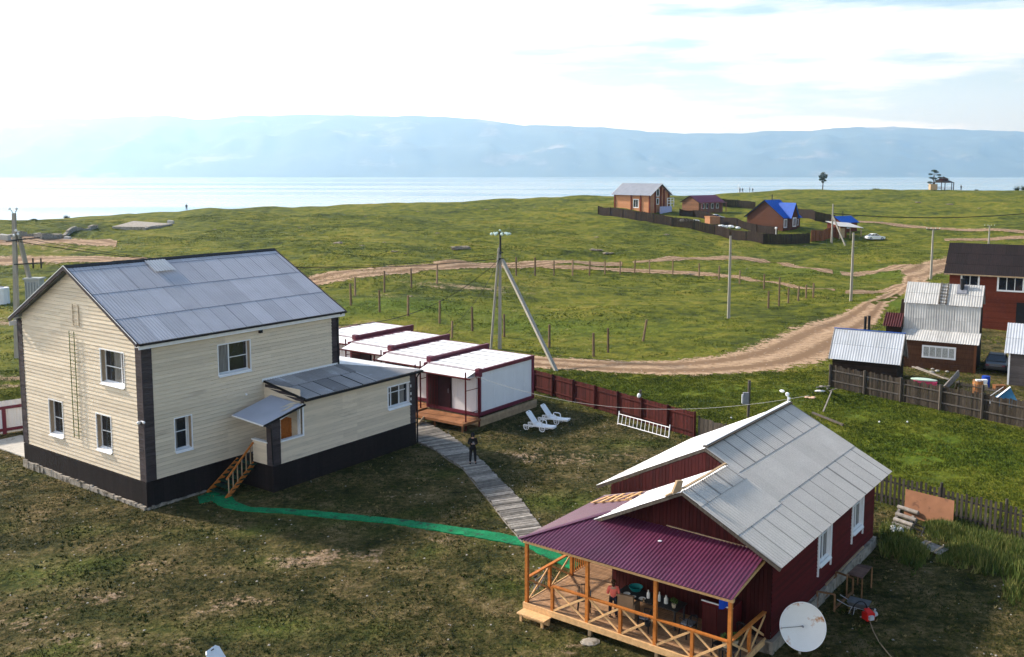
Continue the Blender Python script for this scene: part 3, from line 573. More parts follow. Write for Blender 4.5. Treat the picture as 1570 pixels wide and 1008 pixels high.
b.box(AX-.06, AE+.05, AY-.06, 0, -.05, 1.345, .5); b.box(AE-.3, AE+.05, 0, 4.2, -.05, 1.345, .5); b.box(AX-.1, AX-.02, AY-.1, AY-.02, 0, 1.4, 1)
b.build('annex_plinth', PLINTH, an)
b = MB(); EZ = 4.56; hy = 1.0
sA = (5.16-EZ)/(-AY+.33)
corr(b, (7.36, AY-.33, EZ+.03), (FL-7.36, 0, 0), (0, -AY+.33, 5.16-EZ), .177, .015, [0, .55, 1], 1.06, 1)
# hipped end wrapping round the corner of the house
ex = AE+.38
b.face([(FL, AY-.33, EZ+.05), (ex, AY-.33, EZ+.05), (FL, 0, 5.18)], .35)
annroof = b.build('annex_roof', ANROOF, an)
b = MB(); b.face([(ex, AY-.33, EZ+.052), (ex, 4.6, EZ+.052), (FL+.03, 4.6, 5.18), (FL+.03, 0, 5.18)], .5); b.box(ex-.02, ex+.03, AY-.33, 4.6, EZ-.1, EZ+.04); b.box(7.2, FL, -.06, -.025, 5.12, 5.28); b.build('sunlit_end_and_flashing', WROOF, annroof)  # white end slope has its sunlight put into the colour, flashing strips besides
b = MB(); b.box(7.3, ex, AY-.43, AY-.31, EZ-.10, EZ+.02); b.beam((7.3, AY-.33, EZ), (7.3, 0, 5.14), .06, .12); b.tube([(AE+.1, AY-.36, EZ-.1), (AE+.08, AY-.14, EZ-.4), (AE+.08, AY-.14, .1)], .05, 8); b.build('annex_gutter', BLACK, annroof)
b = MB(); b.hexa([(7.33, AY-.2, 4.32), (7.37, AY-.2, 4.32), (7.37, -.1, 4.82), (7.33, -.1, 4.82), (7.33, AY-.2, 4.5), (7.37, AY-.2, 4.5), (7.37, -.1, 5.05), (7.33, -.1, 5.05)]); b.build('roof_infill', TRIMB, annroof)
h = (13.98, 15.88, 2.68, 3.92); window(an, (0, AY, 0), X_, NY, *h, vm=(.22, .60), hm=((0, .9, .68),), curtain=((.66, .85),), depth=.24, casing=.08)
# porch roof over the steps (falls towards the front left)
pc = [V((4.55, -3.36, 3.78)), V((7.3, -3.36, 4.34)), V((7.3, -.62, 4.44)), V((4.75, -.62, 3.86))]
b = MB(); corr(b, pc[3], pc[0]-pc[3], pc[2]-pc[3], .177, .015, 1, 1.06)
pr = b.build('porch_roof', SLATE, an)
b = MB(); b.beam(pc[0]+V((0, -.03, -.03)), pc[1]+V((0, -.03, -.03)), .05, .1); b.beam(pc[0]-V((.02, 0, .04)), pc[3]-V((.02, 0, .04)), .04, .06); b.tube([(4.7, -3.3, 3.7), (5.2, -3.12, 3.4), (5.27, -3.12, 1.5)], .035, 6); b.build('porch_gutter', BLACK, pr)
b = MB(); b.beam(pc[0]+V((-.05, 0, -.02)), pc[3]+V((-.05, 0, -.02)), .03, .07); b.build('edge_strip', WHITE, pr)
# wooden steps with a rail
b = MB(); s0, s1, z1s = 3.35, 5.26, 1.35
for k in range(7): f_ = k/7; b.box(s0+(s1-s0)*f_, s0+(s1-s0)*(f_+.17), -1.85, -.35, z1s*f_+.12, z1s*f_+.16)
st_ = b.build('steps', M('dark_green_tread', (.012, .040, .022), .9, .3), an)
b = MB(); b.beam((s0-.12, -1.86, -.02), (s1, -1.58, 1.30), .06, .24); b.beam((s0-.1, -.3, -.02), (s1, -.3, 1.30), .06, .22); b.build('stringer', OPINE, st_)
b = MB(); b.beam((s0-.05, -1.84, .98), (s1, -1.56, 2.42), .06, .09); b.build('handrail', OPINE, st_)
b = MB()
for k in range(6): f_ = (k+.25)/6; x = s0+(s1-s0)*f_; b.beam((x, -1.85+.27*f_, .1+z1s*f_), (x, -1.85+.27*f_, .98+1.42*f_), .045, .045)
b.build('baluster', TAN, st_)
tag(MB().box(.7, 2.9, 13.0, 18.2, -.02, .07, .5).build('concrete_slab', CONC, None), 'flat pale concrete slab lying in the grass behind the gable of the cream house', 'slab'); o = COL.objects['concrete_slab']; o.location = wh.location; o.rotation_euler = wh.rotation_euler

# ---------------------------------------------------------------- row of white cabins with maroon frames
CLGRS = M('grey_seam', (.30, .30, .31), .8)
def cabin(name, label, x, y, z, group, Wd=4.45):
    t = thing(name, label, 'cabin', tuple(V((-2.173, 60.9, 0))+V((sin(radians(U_AZ)), cos(radians(U_AZ)), 0))*x+V((-cos(radians(U_AZ)), sin(radians(U_AZ)), 0))*y+V((0, 0, z))), radians(90-U_AZ), group)
    Lx, z0, z1 = 6.19, .683, 3.736; F = .17
    b = MB(); b.box(.06, Lx-.06, .04, Wd-.04, z0+.05, z1-.12, .5)
    b.box(-.0, .06, .2, 2.25, z0, z1-.15, .5); [b.box(k*1.15+.6, k*1.15+.62, .028, .05, z0+.2, z1-.25, 0) for k in range(5)]; wl_ = b.build('wall', WHITEP, t)
    b = MB()
    for y_ in (0, Wd-.0):
        b.beam((0, y_, z0+.1), (Lx, y_, z0+.1), .14, .22); b.beam((-.25, y_, z1-.1), (Lx+.06, y_, z1-.1), .15, .24)
        for x_ in (.08, Lx-.06): b.beam((x_, y_, z0), (x_, y_, z1), F, F)
    for x_ in (.0, Lx): b.beam((x_, 0, z0+.1), (x_, Wd, z0+.1), .14, .22); b.beam((x_, 0, z1-.1), (x_, Wd, z1-.1), .14, .22)
    b.box(-.22, .12, -.2, .12, z1-.42, z1+.12)
    if y > 1: b.box(-.1, Lx+.05, -.10, .10, z1+.005, z1+.20); b.box(-.5, -.1, -.18, .18, z1-.1, z1+.26)
    b.build('frame', MAROON, t)
    b = MB(); b.box(-.02, .0, 2.28, Wd-.1, z0+.1, z1-.4); b.build('recess_shade', M('entrance_shade', (.018, .008, .010), .7), t)  # added dark sheet: shade of the entrance recess put into its colour
    b = MB(); corr(b, (-.15, .12, z1-.01), (Lx+.1, 0, 0), (0, Wd-.28, .0), 1.15, .012, 1, 30, prof='sin'); b.box(-1.15, -.12, .15, Wd-.1, z1-.42, z1-.38)
    b.hexa([(-1.18, .1, z1-.36), (-.14, .1, z1-.08), (-.14, Wd-.2, z1-.08), (-1.18, Wd-.2, z1-.36), (-1.18, .1, z1-.34), (-.14, .1, z1-.05), (-.14, Wd-.2, z1-.05), (-1.18, Wd-.2, z1-.34)])
    rf_ = b.build('roof', WROOF, t); b = MB()
    for k in range(5): b.box(.85+k*1.12, .90+k*1.12, .14, Wd-.2, z1-.01, z1+.018, 0)
    b.build('roof_seams', CLGRS, rf_)
    b = MB(); b.tube([(-1.2, -.25, z1-.38), (-1.2, Wd+.1, z1-.38)], .06, 6)
    for y_ in (.0, Wd-.15): b.tube([(-1.35, y_, -.05), (-1.35, y_, z1+.08)], .055, 6)
    b.tube([(-.12, -.12, -.05), (-.12, -.12, z1+.15)], .05, 6)
    for z_ in (1.1, 2.6): b.tube([(-1.35, 0, z_), (-.12, -.1, z_)], .025, 5)
    b.build('canopy_post', RED, t)
    b = MB(); b.box(-.06, -.0, 2.35, 3.35, z0+.02, z1-.75, .1); dr = b.build('door', M('dark_maroon_door', (.028, .008, .012), .5), t)
    b = MB(); b.tube([(-.1, 2.5, 1.9), (-.12, 2.5, 1.95), (-.12, 2.5, 2.15), (-.1, 2.5, 2.2)], .015, 5); b.build('handle', TIN, dr)
    window(t, (-.0, 0, 0), Y_, NX, 1.35, 1.85, 1.75, 2.95, depth=.02, casing=.03, sash=.04, proud=.02)
    b = MB()
    for k in range(7): b.beam((-.08, 3.45+k*.14, z0+.05), (-.08, 3.45+k*.14, z1-.8), .02, .03)
    b.box(-.1, -.05, 3.4, Wd-.1, z0+.2, z0+.24); b.box(-.1, -.05, 3.4, Wd-.1, z1-.9, z1-.86); b.build('window_bars', RED, t)
    b = MB(); n = 14
    for k in range(n): b.box(-1.9, -.12, k*Wd/n+.01-.25, (k+1)*Wd/n-.25, .54, .58)
    b.box(-1.93, -1.9, -.25, Wd-.25, .44, .6); b.box(-1.9, -.1, -.28, -.25, .44, .6)
    for y_ in (-.1, Wd/2, Wd-.4): b.box(-1.8, -1.7, y_, y_+.1, -.05, .54)
    b.build('porch_deck', M('worn_porch_boards', (.27, .12, .055), .75, .25, 3, tint=.25), t)
    b = MB()
    for k in range(3): b.box(.02, Lx+.3, -.12, .02, -.05+k*.2, .14+k*.2)
    b.box(.0, .12, 0, Wd, -.05, .6); b.build('foundation', TAN, t)
    b = MB(); b.box(-2.35, -1.92, 3.1, 4.1, .28, .32); b.box(-2.72, -2.3, 3.1, 4.1, .1, .14); b.beam((-2.8, 3.08, 0), (-1.9, 3.08, .55), .05, .15); b.beam((-2.8, 4.12, 0), (-1.9, 4.12, .55), .05, .15); b.build('steps', TAN, t)
    return t
cg = 'row of white cabins with maroon frames'
cabin('cabin', 'nearest white maroon-framed cabin of the row, its whole side wall and porch in view', 0, 0, 0, cg)
cabin('cabin', 'second white cabin of the row, directly behind the one with the orange wooden porch', 1.0, 4.75, .02, cg)
cabin('cabin', 'third white cabin of the row, with pale clips on its maroon roof beam', 2.25, 9.6, .06, cg)
cabin('cabin', 'farthest white cabin of the row, roof partly hidden by the two-storey house', 3.7, 14.7, .1, cg)

# ---------------------------------------------------------------- red house with veranda
RAZ = 37.0
rh = thing('red_house', 'dark red wooden house with a ribbed grey roof, purple veranda roof and pine deck', 'house', (8.952, 30.468, 0), radians(90-RAZ))
RL, RY, RZ2, EZ2 = 12.94, 4.657, 5.815, 3.44; S2 = (RZ2-EZ2)/RY; w0, w1, xw0, xw1 = .55, 8.9, .7, 12.42; FY = 3.68; FZ = EZ2+S2*FY; US = 3.9
roofz = lambda y: EZ2+S2*y-.16 if y < RY else RZ2-S2*(y-RY)-.16
def boards_x(b, x0, x1, y, z0, zt, sgn, w=.16):
    x = x0
    while x < x1-.01: e = min(x+w, x1); b.box(x+.004, e-.004, min(y, y+sgn*.03), max(y, y+sgn*.03), z0, zt); x = e
b = MB((0, w0, 0), X_, NY); rw = [(5.38, 6.55, 1.62, 3.1), (9.42, 10.62, 1.62, 3.1)]
siding(b, lambda z: (xw0, xw1), .5, 3.55, rw, step=.145, proud=.022)
i = MB((xw1, 0, 0), Y_, X_); siding(i, lambda z: (w0, w1) if z < 3.4 else (w0+(z-3.4)/S2, w1-(z-3.4)/S2*.98), .5, 5.4, step=.145, proud=.022)
k = len(b.v); b.v += i.v; b.f += [tuple(a+k for a in f) for f in i.f]; b.t += i.t
b.box(xw0+.04, xw1-.04, w0+.3, w0+.34, .5, 3.4, .5); b.box(US, xw1, w1-.03, w1, .5, 3.3)
b.build('wall', RED, rh)
b = MB()
def gable_boards(b, x, ya, yb, z0, zf, w=.15):
    y = ya
    while y < yb-.01:
        e = min(y+w, yb); za, zb = zf(y), zf(e)
        if max(za, zb) > z0+.02: t = random.random(); j = random.random()*.008; b.hexa([(x-.03-j, y+.006, z0), (x, y+.006, z0), (x, e-.006, z0), (x-.03-j, e-.006, z0), (x-.03-j, y+.006, max(za, z0+.01)), (x, y+.006, max(za, z0+.01)), (x, e-.006, max(zb, z0+.01)), (x-.03-j, e-.006, max(zb, z0+.01))], t)
        y = e
fz = lambda y: (EZ2+S2*y if y < FY else FZ-S2*(y-FY))-.14
gable_boards(b, xw0, w0, 6.9, .5, lambda y: min(fz(y), 9)); gable_boards(b, US, 5.9, w1, .5, roofz); gable_boards(b, US, RY-2, 5.9, 3.9, roofz)
b.box(xw0, US, 6.87, 6.9, .5, 3.6)
b.build('gable_wall', REDV, rh)
b = MB(); yy = 34
for k in range(yy): x0, x1 = xw0-.1+(xw1-xw0+.25)*k/yy, xw0-.1+(xw1-xw0+.25)*(k+1)/yy; b.box(x0, x1, w0-.12-random.random()*.04, w0+.2, -.1, .47+random.uniform(-.015, .015))
for k in range(20): b.box(xw1-.1, xw1+.12+random.random()*.04, w0+k*.42, w0+(k+1)*.42, -.1, .47)
b.box(xw0-.1, xw0+.2, w0, w0+1.2, -.1, .4); b.build('foundation', CONCD, rh)
b = MB(); b.box(6.2, 11.0, w0-.07, w0-.02, .46, .55); b.build('bottom_board', TAN, rh)
# roofs: the right slope is one plane, the left slopes are two
b = MB()
corr(b, (0, 0, EZ2), (US, 0, 0), (0, FY, S2*FY), .177, .02, [0, .42, .80, 1], 1.06, 1)
corr(b, (US, 0, EZ2), (RL-US, 0, 0), (0, RY, RZ2-EZ2), .177, .02, [0, .36, .70, 1], 1.06, 1)
rr = b.build('roof', SLATE2, rh)
b = MB()
corr(b, (US, 9.62, RZ2-S2*(9.62-RY)), (RL-US, 0, 0), (0, RY-9.62, S2*(9.62-RY)), .177, .02, [0, .36, .70, 1], 1.06, 1)
corr(b, (-.02, 7.45, FZ-S2*(7.45-FY)), (US+.3, 0, 0), (0, FY-7.45, S2*(7.45-FY)), .177, .02, [0, .5, 1], 1.06, 1)
b.build('left_slope', WROOF, rr, label='far slopes of the roof, sun glare painted in as white')  # white stands for sun glare on these slopes, put into the colour
b = MB(); b.beam((US, RY, RZ2+.05), (RL, RY, RZ2+.05), .22, .05); b.beam((0, -.0, EZ2-.07), (0, FY, FZ-.07), .05, .1); b.beam((-.0, 7.4, FZ-S2*(7.4-FY)-.08), (-.0, FY, FZ-.08), .05, .1); b.beam((US, 9.6, RZ2-S2*(9.6-RY)-.08), (US, RY, RZ2-.08), .05, .1); b.beam((US, RY, RZ2-.08), (US, FY, FZ-.05), .05, .1); b.build('verge_board', DARKW, rr)
b = MB(); b.beam((US+.1, RY+.08, RZ2+.09), (RL+.02, RY+.08, RZ2+.09), .16, .03); b.build('ridge_cap', WROOF, rr)
b = MB(); b.beam((.1, FY+.03, FZ+.09), (2.2, FY, FZ+.10), .11, .04); b.beam((1.2, FY-.05, FZ+.13), (US-.3, FY-.02, FZ+.14), .10, .04); b.hexa([(-.12, FY+.3, FZ-.1), (.1, FY+.1, FZ-.1), (.16, FY+.2, FZ-.1), (-.06, FY+.4, FZ-.1), (.05, FY+.2, FZ+.34), (.2, FY+.05, FZ+.34), (.25, FY+.15, FZ+.34), (.1, FY+.3, FZ+.34)]); b.beam((-.1, FY+.6, FZ-.25), (.2, FY+.1, FZ+.05), .14, .05); b.build('ridge_batten', TAN, rr)
b = MB(); b.tube([(12.6, RY, RZ2), (12.6, RY, RZ2+.45)], .03); b.ball((12.57, RY+.03, RZ2+.5), .10); b.ball((12.4, RY+.22, RZ2+.66), .08, sq=(1, 1.6, .8)); b.ball((12.64, RY-.04, RZ2+.3), .07); b.build('roof_antenna', WHITE, rr)
# white-framed windows
for h in rw:
    W = window(rh, (0, w0, 0), X_, NY, *h, vm=(.5,), hm=((0, .5, .68), (.5, 1, .68)), depth=.1, casing=.17, sash=.06, proud=.06, curtain=((.04, .3), (.7, .96)), sill=True)
    b = MB((0, w0, 0), X_, NY)
    b.fb(h[0]-.17, h[0]-.1, 0, .07, h[2]-.45, h[2]-.1); b.build('window_apron', WHITE, W); b = MB((0, w0, 0), X_, NY); b.fb(h[1]+.1, h[1]+.17, 0, .07, h[2]-.45, h[2]-.1); b.build('window_apron', WHITE, W)
# veranda: deck, posts, rails, purple roof
X0, YA, YB, DZ = -2.1, .76, 9.02, .5
b = MB(); n = 22
for k in range(n): x0 = X0+(xw0-X0)*k/n; b.box(x0+.006, X0+(xw0-X0)*(k+1)/n-.006, YA, YB, DZ-.04, DZ)
for k in range(24): x0 = xw0+k*.135; b.box(x0+.006, x0+.129, 6.92, YB, DZ-.04, DZ)
dk = b.build('deck', DECK, rh)
b = MB(); b.box(X0-.07, X0-.0, YA-.06, YB+.05, DZ-.2, DZ+.02); b.box(X0, .9, YA-.06, YA-.0, DZ-.2, DZ+.02); b.box(X0, 3.9, YB, YB+.05, DZ-.2, DZ+.02)
b.build('fascia_board', PINE, dk)
b = MB()
for y in (1.0, 3.5, 6.2, 8.7): b.beam((X0+.12, y, -.1), (X0+.12, y, DZ-.1), .12, .12); b.beam((.2, y, -.1), (.2, y, DZ-.1), .12, .12)
b.build('support', TAN, dk)
b = MB(); b.box(X0-.55, X0-.09, 7.75, 9.0, .27, .32); b.box(X0-.5, X0-.42, 7.85, 7.95, -.05, .27); b.box(X0-.5, X0-.42, 8.8, 8.9, -.05, .27); b.box(X0-.2, X0-.1, 7.8, 8.95, .0, .27); b.build('step', PINE, dk)
BZ = 2.82
for y in (8.96, 6.29, 3.55, .84): b = MB(); b.beam((X0+.05, y, DZ), (X0+.05, y, BZ), .12, .12); b.build('post', OPINE, rh)
b = MB(); b.beam((1.0, 8.96, DZ), (1.0, 8.96, BZ+.1), .12, .12); b.build('post', OPINE, rh)
b = MB(); b.beam((3.7, 8.96, DZ), (3.7, 8.96, BZ+.1), .12, .12); b.build('post', OPINE, rh)
b = MB(); b.box(X0-.03, X0+.10, YA-.04, YB+.06, BZ, BZ+.13); b.box(X0+.1, 3.8, YB-.08, YB+.04, BZ, BZ+.13); b.beam((X0+.1, .84, BZ+.06), (xw0, .84, BZ+.45), .08, .12); b.build('eave_beam', PINE, rh)
RT = DZ+.95
def railing(name, p, q, posts, both=True):
    p, q = V(p), V(q); d = (q-p); b = MB(); b.beam(p+V((0, 0, RT)), q+V((0, 0, RT)), .13, .055); r = b.build(name, OPINE, rh)
    b = MB()
    for f in posts:
        x = p+d*f; b = MB(); b.beam(x+V((0, 0, DZ)), x+V((0, 0, RT-.03)), .11, .11); b.build('rail_post', OPINE, r)
    b = MB(); nn = d.normalized().cross(V((0, 0, 1)))*.018
    fs = [0]+[f for f in posts if 0 < f < 1]+[1] if both else both
    for a, c in zip(fs[:-1], fs[1:]):
        A, B = p+d*a+d.normalized()*.07, p+d*c-d.normalized()*.07
        b.beam(A+V((0, 0, DZ+.04))+nn, B+V((0, 0, RT-.06))+nn, .035, .075); b.beam(A+V((0, 0, RT-.06))-nn, B+V((0, 0, DZ+.04))-nn, .035, .075)
    b.build('cross_brace', PINE, r); return r
railing('railing', (X0+.05, 7.80, 0), (X0+.05, .84, 0), (0, .217, .414, .611, .81, 1))
railing('railing', (X0+.05, .84, 0), (.95, .76, 0), (.5, .96))
railing('railing', (X0+.05, 8.98, 0), (1.0, 8.98, 0), (.5,))
b = MB(); b.beam((1.0, 8.98, RT), (3.7, 8.98, RT), .1, .05)
for k in range(18): b.beam((1.1+k*.145, 8.98, DZ+.03), (1.1+k*.145, 8.98, RT), .04, .04)
b.build('railing', OPINE, rh)
# purple roof: front slope trimmed by the hip, left slope
PE, PT, xt = BZ+.15, 3.62, xw0-.02; px0, py1 = X0-.16, YB+.16
hipx, hipy = xt, 7.0
def wedge(b, xa, ya, x1f, n, axis):
    pass
b = MB(); wl = .14; k = 0; y = YA-.06; sP = (PT-PE)/(xt-px0)
while y < py1-.001:
    e = min(y+wl/4, py1); up = k % 4 == 0
    lim = lambda v_: xt if v_ <= hipy else xt-(xt-px0)*(v_-hipy)/(py1-hipy)
    ha, hb = [(.022 if (q % 4) in (0, 1) else 0) for q in (k, k+1)]
    xa, xb = lim(y), lim(e)
    b.face([(px0, y, PE+ha), (px0, e, PE+hb), (xb, e, PE+sP*(xb-px0)+hb), (xa, y, PE+sP*(xa-px0)+ha)], (int(y/1.06)*.37+.21) % 1); y = e; k += 1
pv = b.build('veranda_roof', PURP, rh)
b = MB(); x = px0; k = 0; sQ = (PT-PE)/(py1-hipy); x9 = 3.75
while x < x9-.001:
    e = min(x+wl/4, x9); lim = lambda u_: hipy if u_ >= xt else py1-(py1-hipy)*(u_-px0)/(xt-px0)
    ha, hb = [(.022 if (q % 4) in (0, 1) else 0) for q in (k, k+1)]; ya, yb = lim(x), lim(e)
    b.face([(x, py1, PE+ha), (e, py1, PE+hb), (e, yb, PE+sQ*(py1-yb)+hb), (x, ya, PE+sQ*(py1-ya)+ha)], (int(x/1.06+9)*.37) % 1); x = e; k += 1
b.build('veranda_side_roof', PURP, pv)
b = MB(); b.beam((px0-.02, py1+.02, PE+.03), (hipx, hipy, PT+.05), .16, .03); b.build('hip_cap', PURP, pv)
b = MB(); b.beam((xw0-.05, w0+.1, PT-.02), (xw0-.05, 4.6, PT+.06), .04, .03); b.build('flashing', TAN, pv)
b = MB(); b.box(px0+.1, xt, YA+.02, 6.95, PE-.07, PE-.05); b.v = [(x, y, PE-.06+sP*(x-px0)*.9+(z-PE+.06)) for x, y, z in b.v]; b.build('veranda_ceiling', DARKW, pv)
# ---------------------------------------------------------------- props of the yard
def place(o, p, rz=0): o.location = p; o.rotation_euler = (0, 0, rz); return o
def seg_planks(name, L, R, n, mat, z=.06, th=.05, jit=.06, gap=.10):
    def res(p, n):
        p = [tuple(at(*q))[:2] for q in p]; p = np.array(p); d = np.r_[0, np.cumsum(np.hypot(*np.diff(p, axis=0).T))]; s = np.linspace(0, d[-1], n+1); return np.stack([np.interp(s, d, p[:, 0]), np.interp(s, d, p[:, 1])], 1)
    LL = np.array([tuple(at(*q))[:2] for q in L]); RR = np.array([tuple(at(*q))[:2] for q in R]); d = np.r_[0, np.cumsum(np.hypot(*np.diff((LL+RR)/2, axis=0).T))]; s_ = np.linspace(0, d[-1], n+1)
    A, B = [np.stack([np.interp(s_, d, q[:, 0]), np.interp(s_, d, q[:, 1])], 1) for q in (LL, RR)]; b = MB()
    for k in range(n):
        a0, a1, b0, b1 = [V((*q, z)) for q in (A[k], A[k+1], B[k], B[k+1])]; d = (b0-a0).normalized(); g = gap
        e0, e1 = random.uniform(-jit, jit), random.uniform(-jit, jit); t0, t1 = random.uniform(0, g*.5), random.uniform(0, g*.5)
        q0, q1 = a0.lerp(a1, g*.5+t0)-d*e0, a0.lerp(a1, 1-g*.5-t1)-d*e0; r0, r1 = b0.lerp(b1, g*.5+t1)+d*e1, b0.lerp(b1, 1-g*.5-t0)+d*e1; zz = V((0, 0, random.uniform(-.008, .012)))
        up = V((0, 0, th)); b.hexa([p+zz for p in (q0, r0, r1, q1, q0+up, r0+up, r1+up, q1+up)])
    for C in (A, B):
        for f in (.12, ): b.tube([V((*p, .03)) for p in C[::4]], .04, 4, t=.2)
    return b.build(name, mat)
PLANK = M('old_boardwalk_planks', (.20, .185, .165), .9, .28, 4, tint=.5, fine=.2, fsc=14, dirt=(.33, .25, .17), dsc=1.1, dth=.64)
bw = seg_planks('boardwalk', [(634, 652), (634, 674), (642, 680), (666, 690), (685, 705), (711, 721), (732, 748), (754, 774), (773, 800), (793, 823), (801, 834)], [(654, 649), (680, 664), (692, 671), (710, 684), (728, 699), (746, 716), (771, 742), (798, 768), (816, 793), (835, 818), (842, 829)], 84, PLANK)
tag(bw, 'curving grey plank boardwalk from the cabin steps down to the veranda', 'boardwalk')
def ribbon(name, up, lo, n, mat, z=.03, th=.03):
    def res(p, n):
        p = np.array([tuple(at(*q))[:2] for q in p]); d = np.r_[0, np.cumsum(np.hypot(*np.diff(p, axis=0).T))]; s = np.linspace(0, d[-1], n+1); return np.stack([np.interp(s, d, p[:, 0]), np.interp(s, d, p[:, 1])], 1)
    A, B = res(up, n), res(lo, n); b = MB(); j = [random.uniform(-.03, .03) for _ in range(n+1)]; h = [random.uniform(0, .03) for _ in range(n+1)]
    for k in range(n): b.hexa([(*A[k], 0), (*(B[k]+j[k]), 0), (*(B[k+1]+j[k+1]), 0), (*A[k+1], 0), (*A[k], z+h[k]), (*(B[k]+j[k]), z+h[k]), (*(B[k+1]+j[k+1]), z+h[k+1]), (*A[k+1], z+h[k+1])], .5)
    return b.build(name, mat)
gp = ribbon('green_carpet_path', [(352, 757), (361, 770), (384, 779), (438, 781), (512, 787), (600, 796), (630, 799.5), (700, 809), (770, 819), (812, 829), (890, 866)], [(322, 768), (343, 779), (366, 784), (440, 788.6), (512, 796), (600, 804), (630, 809), (700, 820), (770, 832), (806, 840), (880, 876)], 70, GREEN)
tag(gp, 'narrow bright green carpet path across the yard from the house steps to the veranda', 'path')
g2 = ribbon('green_mat', [(303, 763), (318, 757), (350, 751)], [(306, 773), (324, 769), (352, 762)], 12, GREEN, z=.02); tag(g2, 'ragged piece of green matting under the foot of the orange wooden steps', 'mat')

def sun_lounger():
    r = thing('sun_lounger', '', 'sun lounger', group='white plastic sun loungers')
    b = MB()                                              # x: head -> foot
    for k in range(9): x = .72+k*.14; zz = .34-.0*(x); b.box(x, x+.125, -.30, .30, .32+.015*sin(k), .35+.015*sin(k), .5)
    b.hexa([(.70, -.33, .28), (1.95, -.24, .25), (1.95, -.20, .25), (.70, -.28, .28), (.70, -.33, .37), (1.97, -.24, .34), (1.97, -.20, .34), (.70, -.28, .37)])
    b.hexa([(.70, .28, .28), (1.95, .20, .25), (1.95, .24, .25), (.70, .33, .28), (.70, .28, .37), (1.97, .20, .34), (1.97, .24, .34), (.70, .33, .37)])
    b.box(1.9, 1.98, -.2, .2, .26, .35); b.box(.05, .75, -.33, -.28, .26, .34); b.box(.05, .75, .28, .33, .26, .34); b.build('seat', WHITE, r)
    b = MB(); a = radians(52); d = V((-cos(a), 0, sin(a))); n = V((sin(a), 0, cos(a)))
    o = V((.74, 0, .35)); L = .88
    for s0, s1, y0, y1 in ((0, L, -.30, -.10), (0, L, -.095, .095), (0, L, .10, .30)):
        P = lambda s, y, h: o+d*s+V((0, y, 0))+n*h
        b.hexa([P(s0, y0, -.02), P(s1, y0, -.02), P(s1, y1, -.02), P(s0, y1, -.02), P(s0, y0, .015), P(s1, y0, .015), P(s1, y1, .015), P(s0, y1, .015)])
    b.hexa([P(L, -.28, -.03), P(L+.09, -.2, -.05), P(L+.09, .2, -.05), P(L, .28, -.03), P(L, -.28, .02), P(L+.09, -.2, 0), P(L+.09, .2, 0), P(L, .28, .02)]); b.build('backrest', WHITE, r)
    b = MB(); b.beam(o+d*(L+.02)-V((0, .06, 0))+n*.02, o+d*(L+.02)+V((0, .06, 0))+n*.02, .03, .02); b.build('grip_slot', BLACK, r)
    for y in (-.31, .31):
        for xc in (.18, 1.25):
            b = MB(); pts = [(xc-.17, y, .30), (xc-.13, y, .10), (xc-.04, y, .02), (xc+.08, y, .02), (xc+.16, y, .10), (xc+.2, y, .30)]; b.tube(pts, .03, 6); b.tube([(xc+.01, y, .30), (xc+.02, y, .02)], .018, 5); b.tube([(xc-.15, y, .19), (xc+.18, y, .19)], .015, 5); b.tube([(xc-.17, y, .30), (xc+.2, y, .30)], .03, 6); b.build('leg', WHITE, r)
        b = MB(); b.tube([(.78, y, .34), (.80, y, .55), (.86, y, .59), (1.15, y, .59), (1.24, y, .54), (1.28, y, .36)], .03, 6); b.build('armrest', WHITE, r)
    b = MB(); b.tube([(.35, -.2, .28), (.5, -.2, .62)], .015); b.tube([(.35, .2, .28), (.5, .2, .62)], .015); b.build('backrest_prop', WHITE, r)
    return r
sl0 = sun_lounger(); sl0['label'] = 'white plastic sun lounger nearer the camera of the pair on the grass beside the cabins'; place(sl0, at(806, 657), radians(-28)); sl0.scale = (1.06,)*3
sl1 = copy_tree(sl0); sl1['label'] = 'white plastic sun lounger farther back of the pair, towards the maroon fence'; place(sl1, at(828, 646), radians(-27))
sl2 = copy_tree(sl0); sl2['label'] = 'white plastic sun lounger cut by the lower edge, only its backrest top in view'; place(sl2, V((at(325, 999, 1.08).x-.18, at(325, 999, 1.08).y+.08, 0)), radians(-22)); 

# ---------------------------------------------------------------- people
SKIN = M('skin', (.46, .26, .18), .6, .05); CLBLK = M('black_clothes', (.012, .012, .014), .85, .2); CLPINK = M('coral_pink_jacket', (.75, .16, .12), .8, .12); CLDK = M('dark_trousers', (.02, .02, .03), .9, .2); HAIRB = M('brown_hair', (.06, .03, .015), .7, .3); CLGR = M('grey_cloth', (.20, .21, .24), .9, .2)
def skin(name, V_, E_, R_, mat, par, lv=1):
    me = bpy.data.meshes.new(name); me.from_pydata(V_, E_, []); me.materials.append(mat); o = bpy.data.objects.new(name, me); COL.objects.link(o); o.parent = par
    me.skin_vertices.new() if hasattr(me.skin_vertices, 'new') and not me.skin_vertices else None
    md = o.modifiers.new('skin', 'SKIN'); md.use_smooth_shade = True
    if not me.skin_vertices:
        bm = bmesh.new(); bm.from_mesh(me); bm.verts.layers.skin.verify(); bm.to_mesh(me); bm.free()
    for i, rr in enumerate(R_):
        s = me.skin_vertices[0].data[i]; s.radius = (rr if isinstance(rr, tuple) else (rr, rr)); s.use_root = (i == 0)
    sb = o.modifiers.new('sub', 'SUBSURF'); sb.levels = lv; sb.render_levels = lv; return o
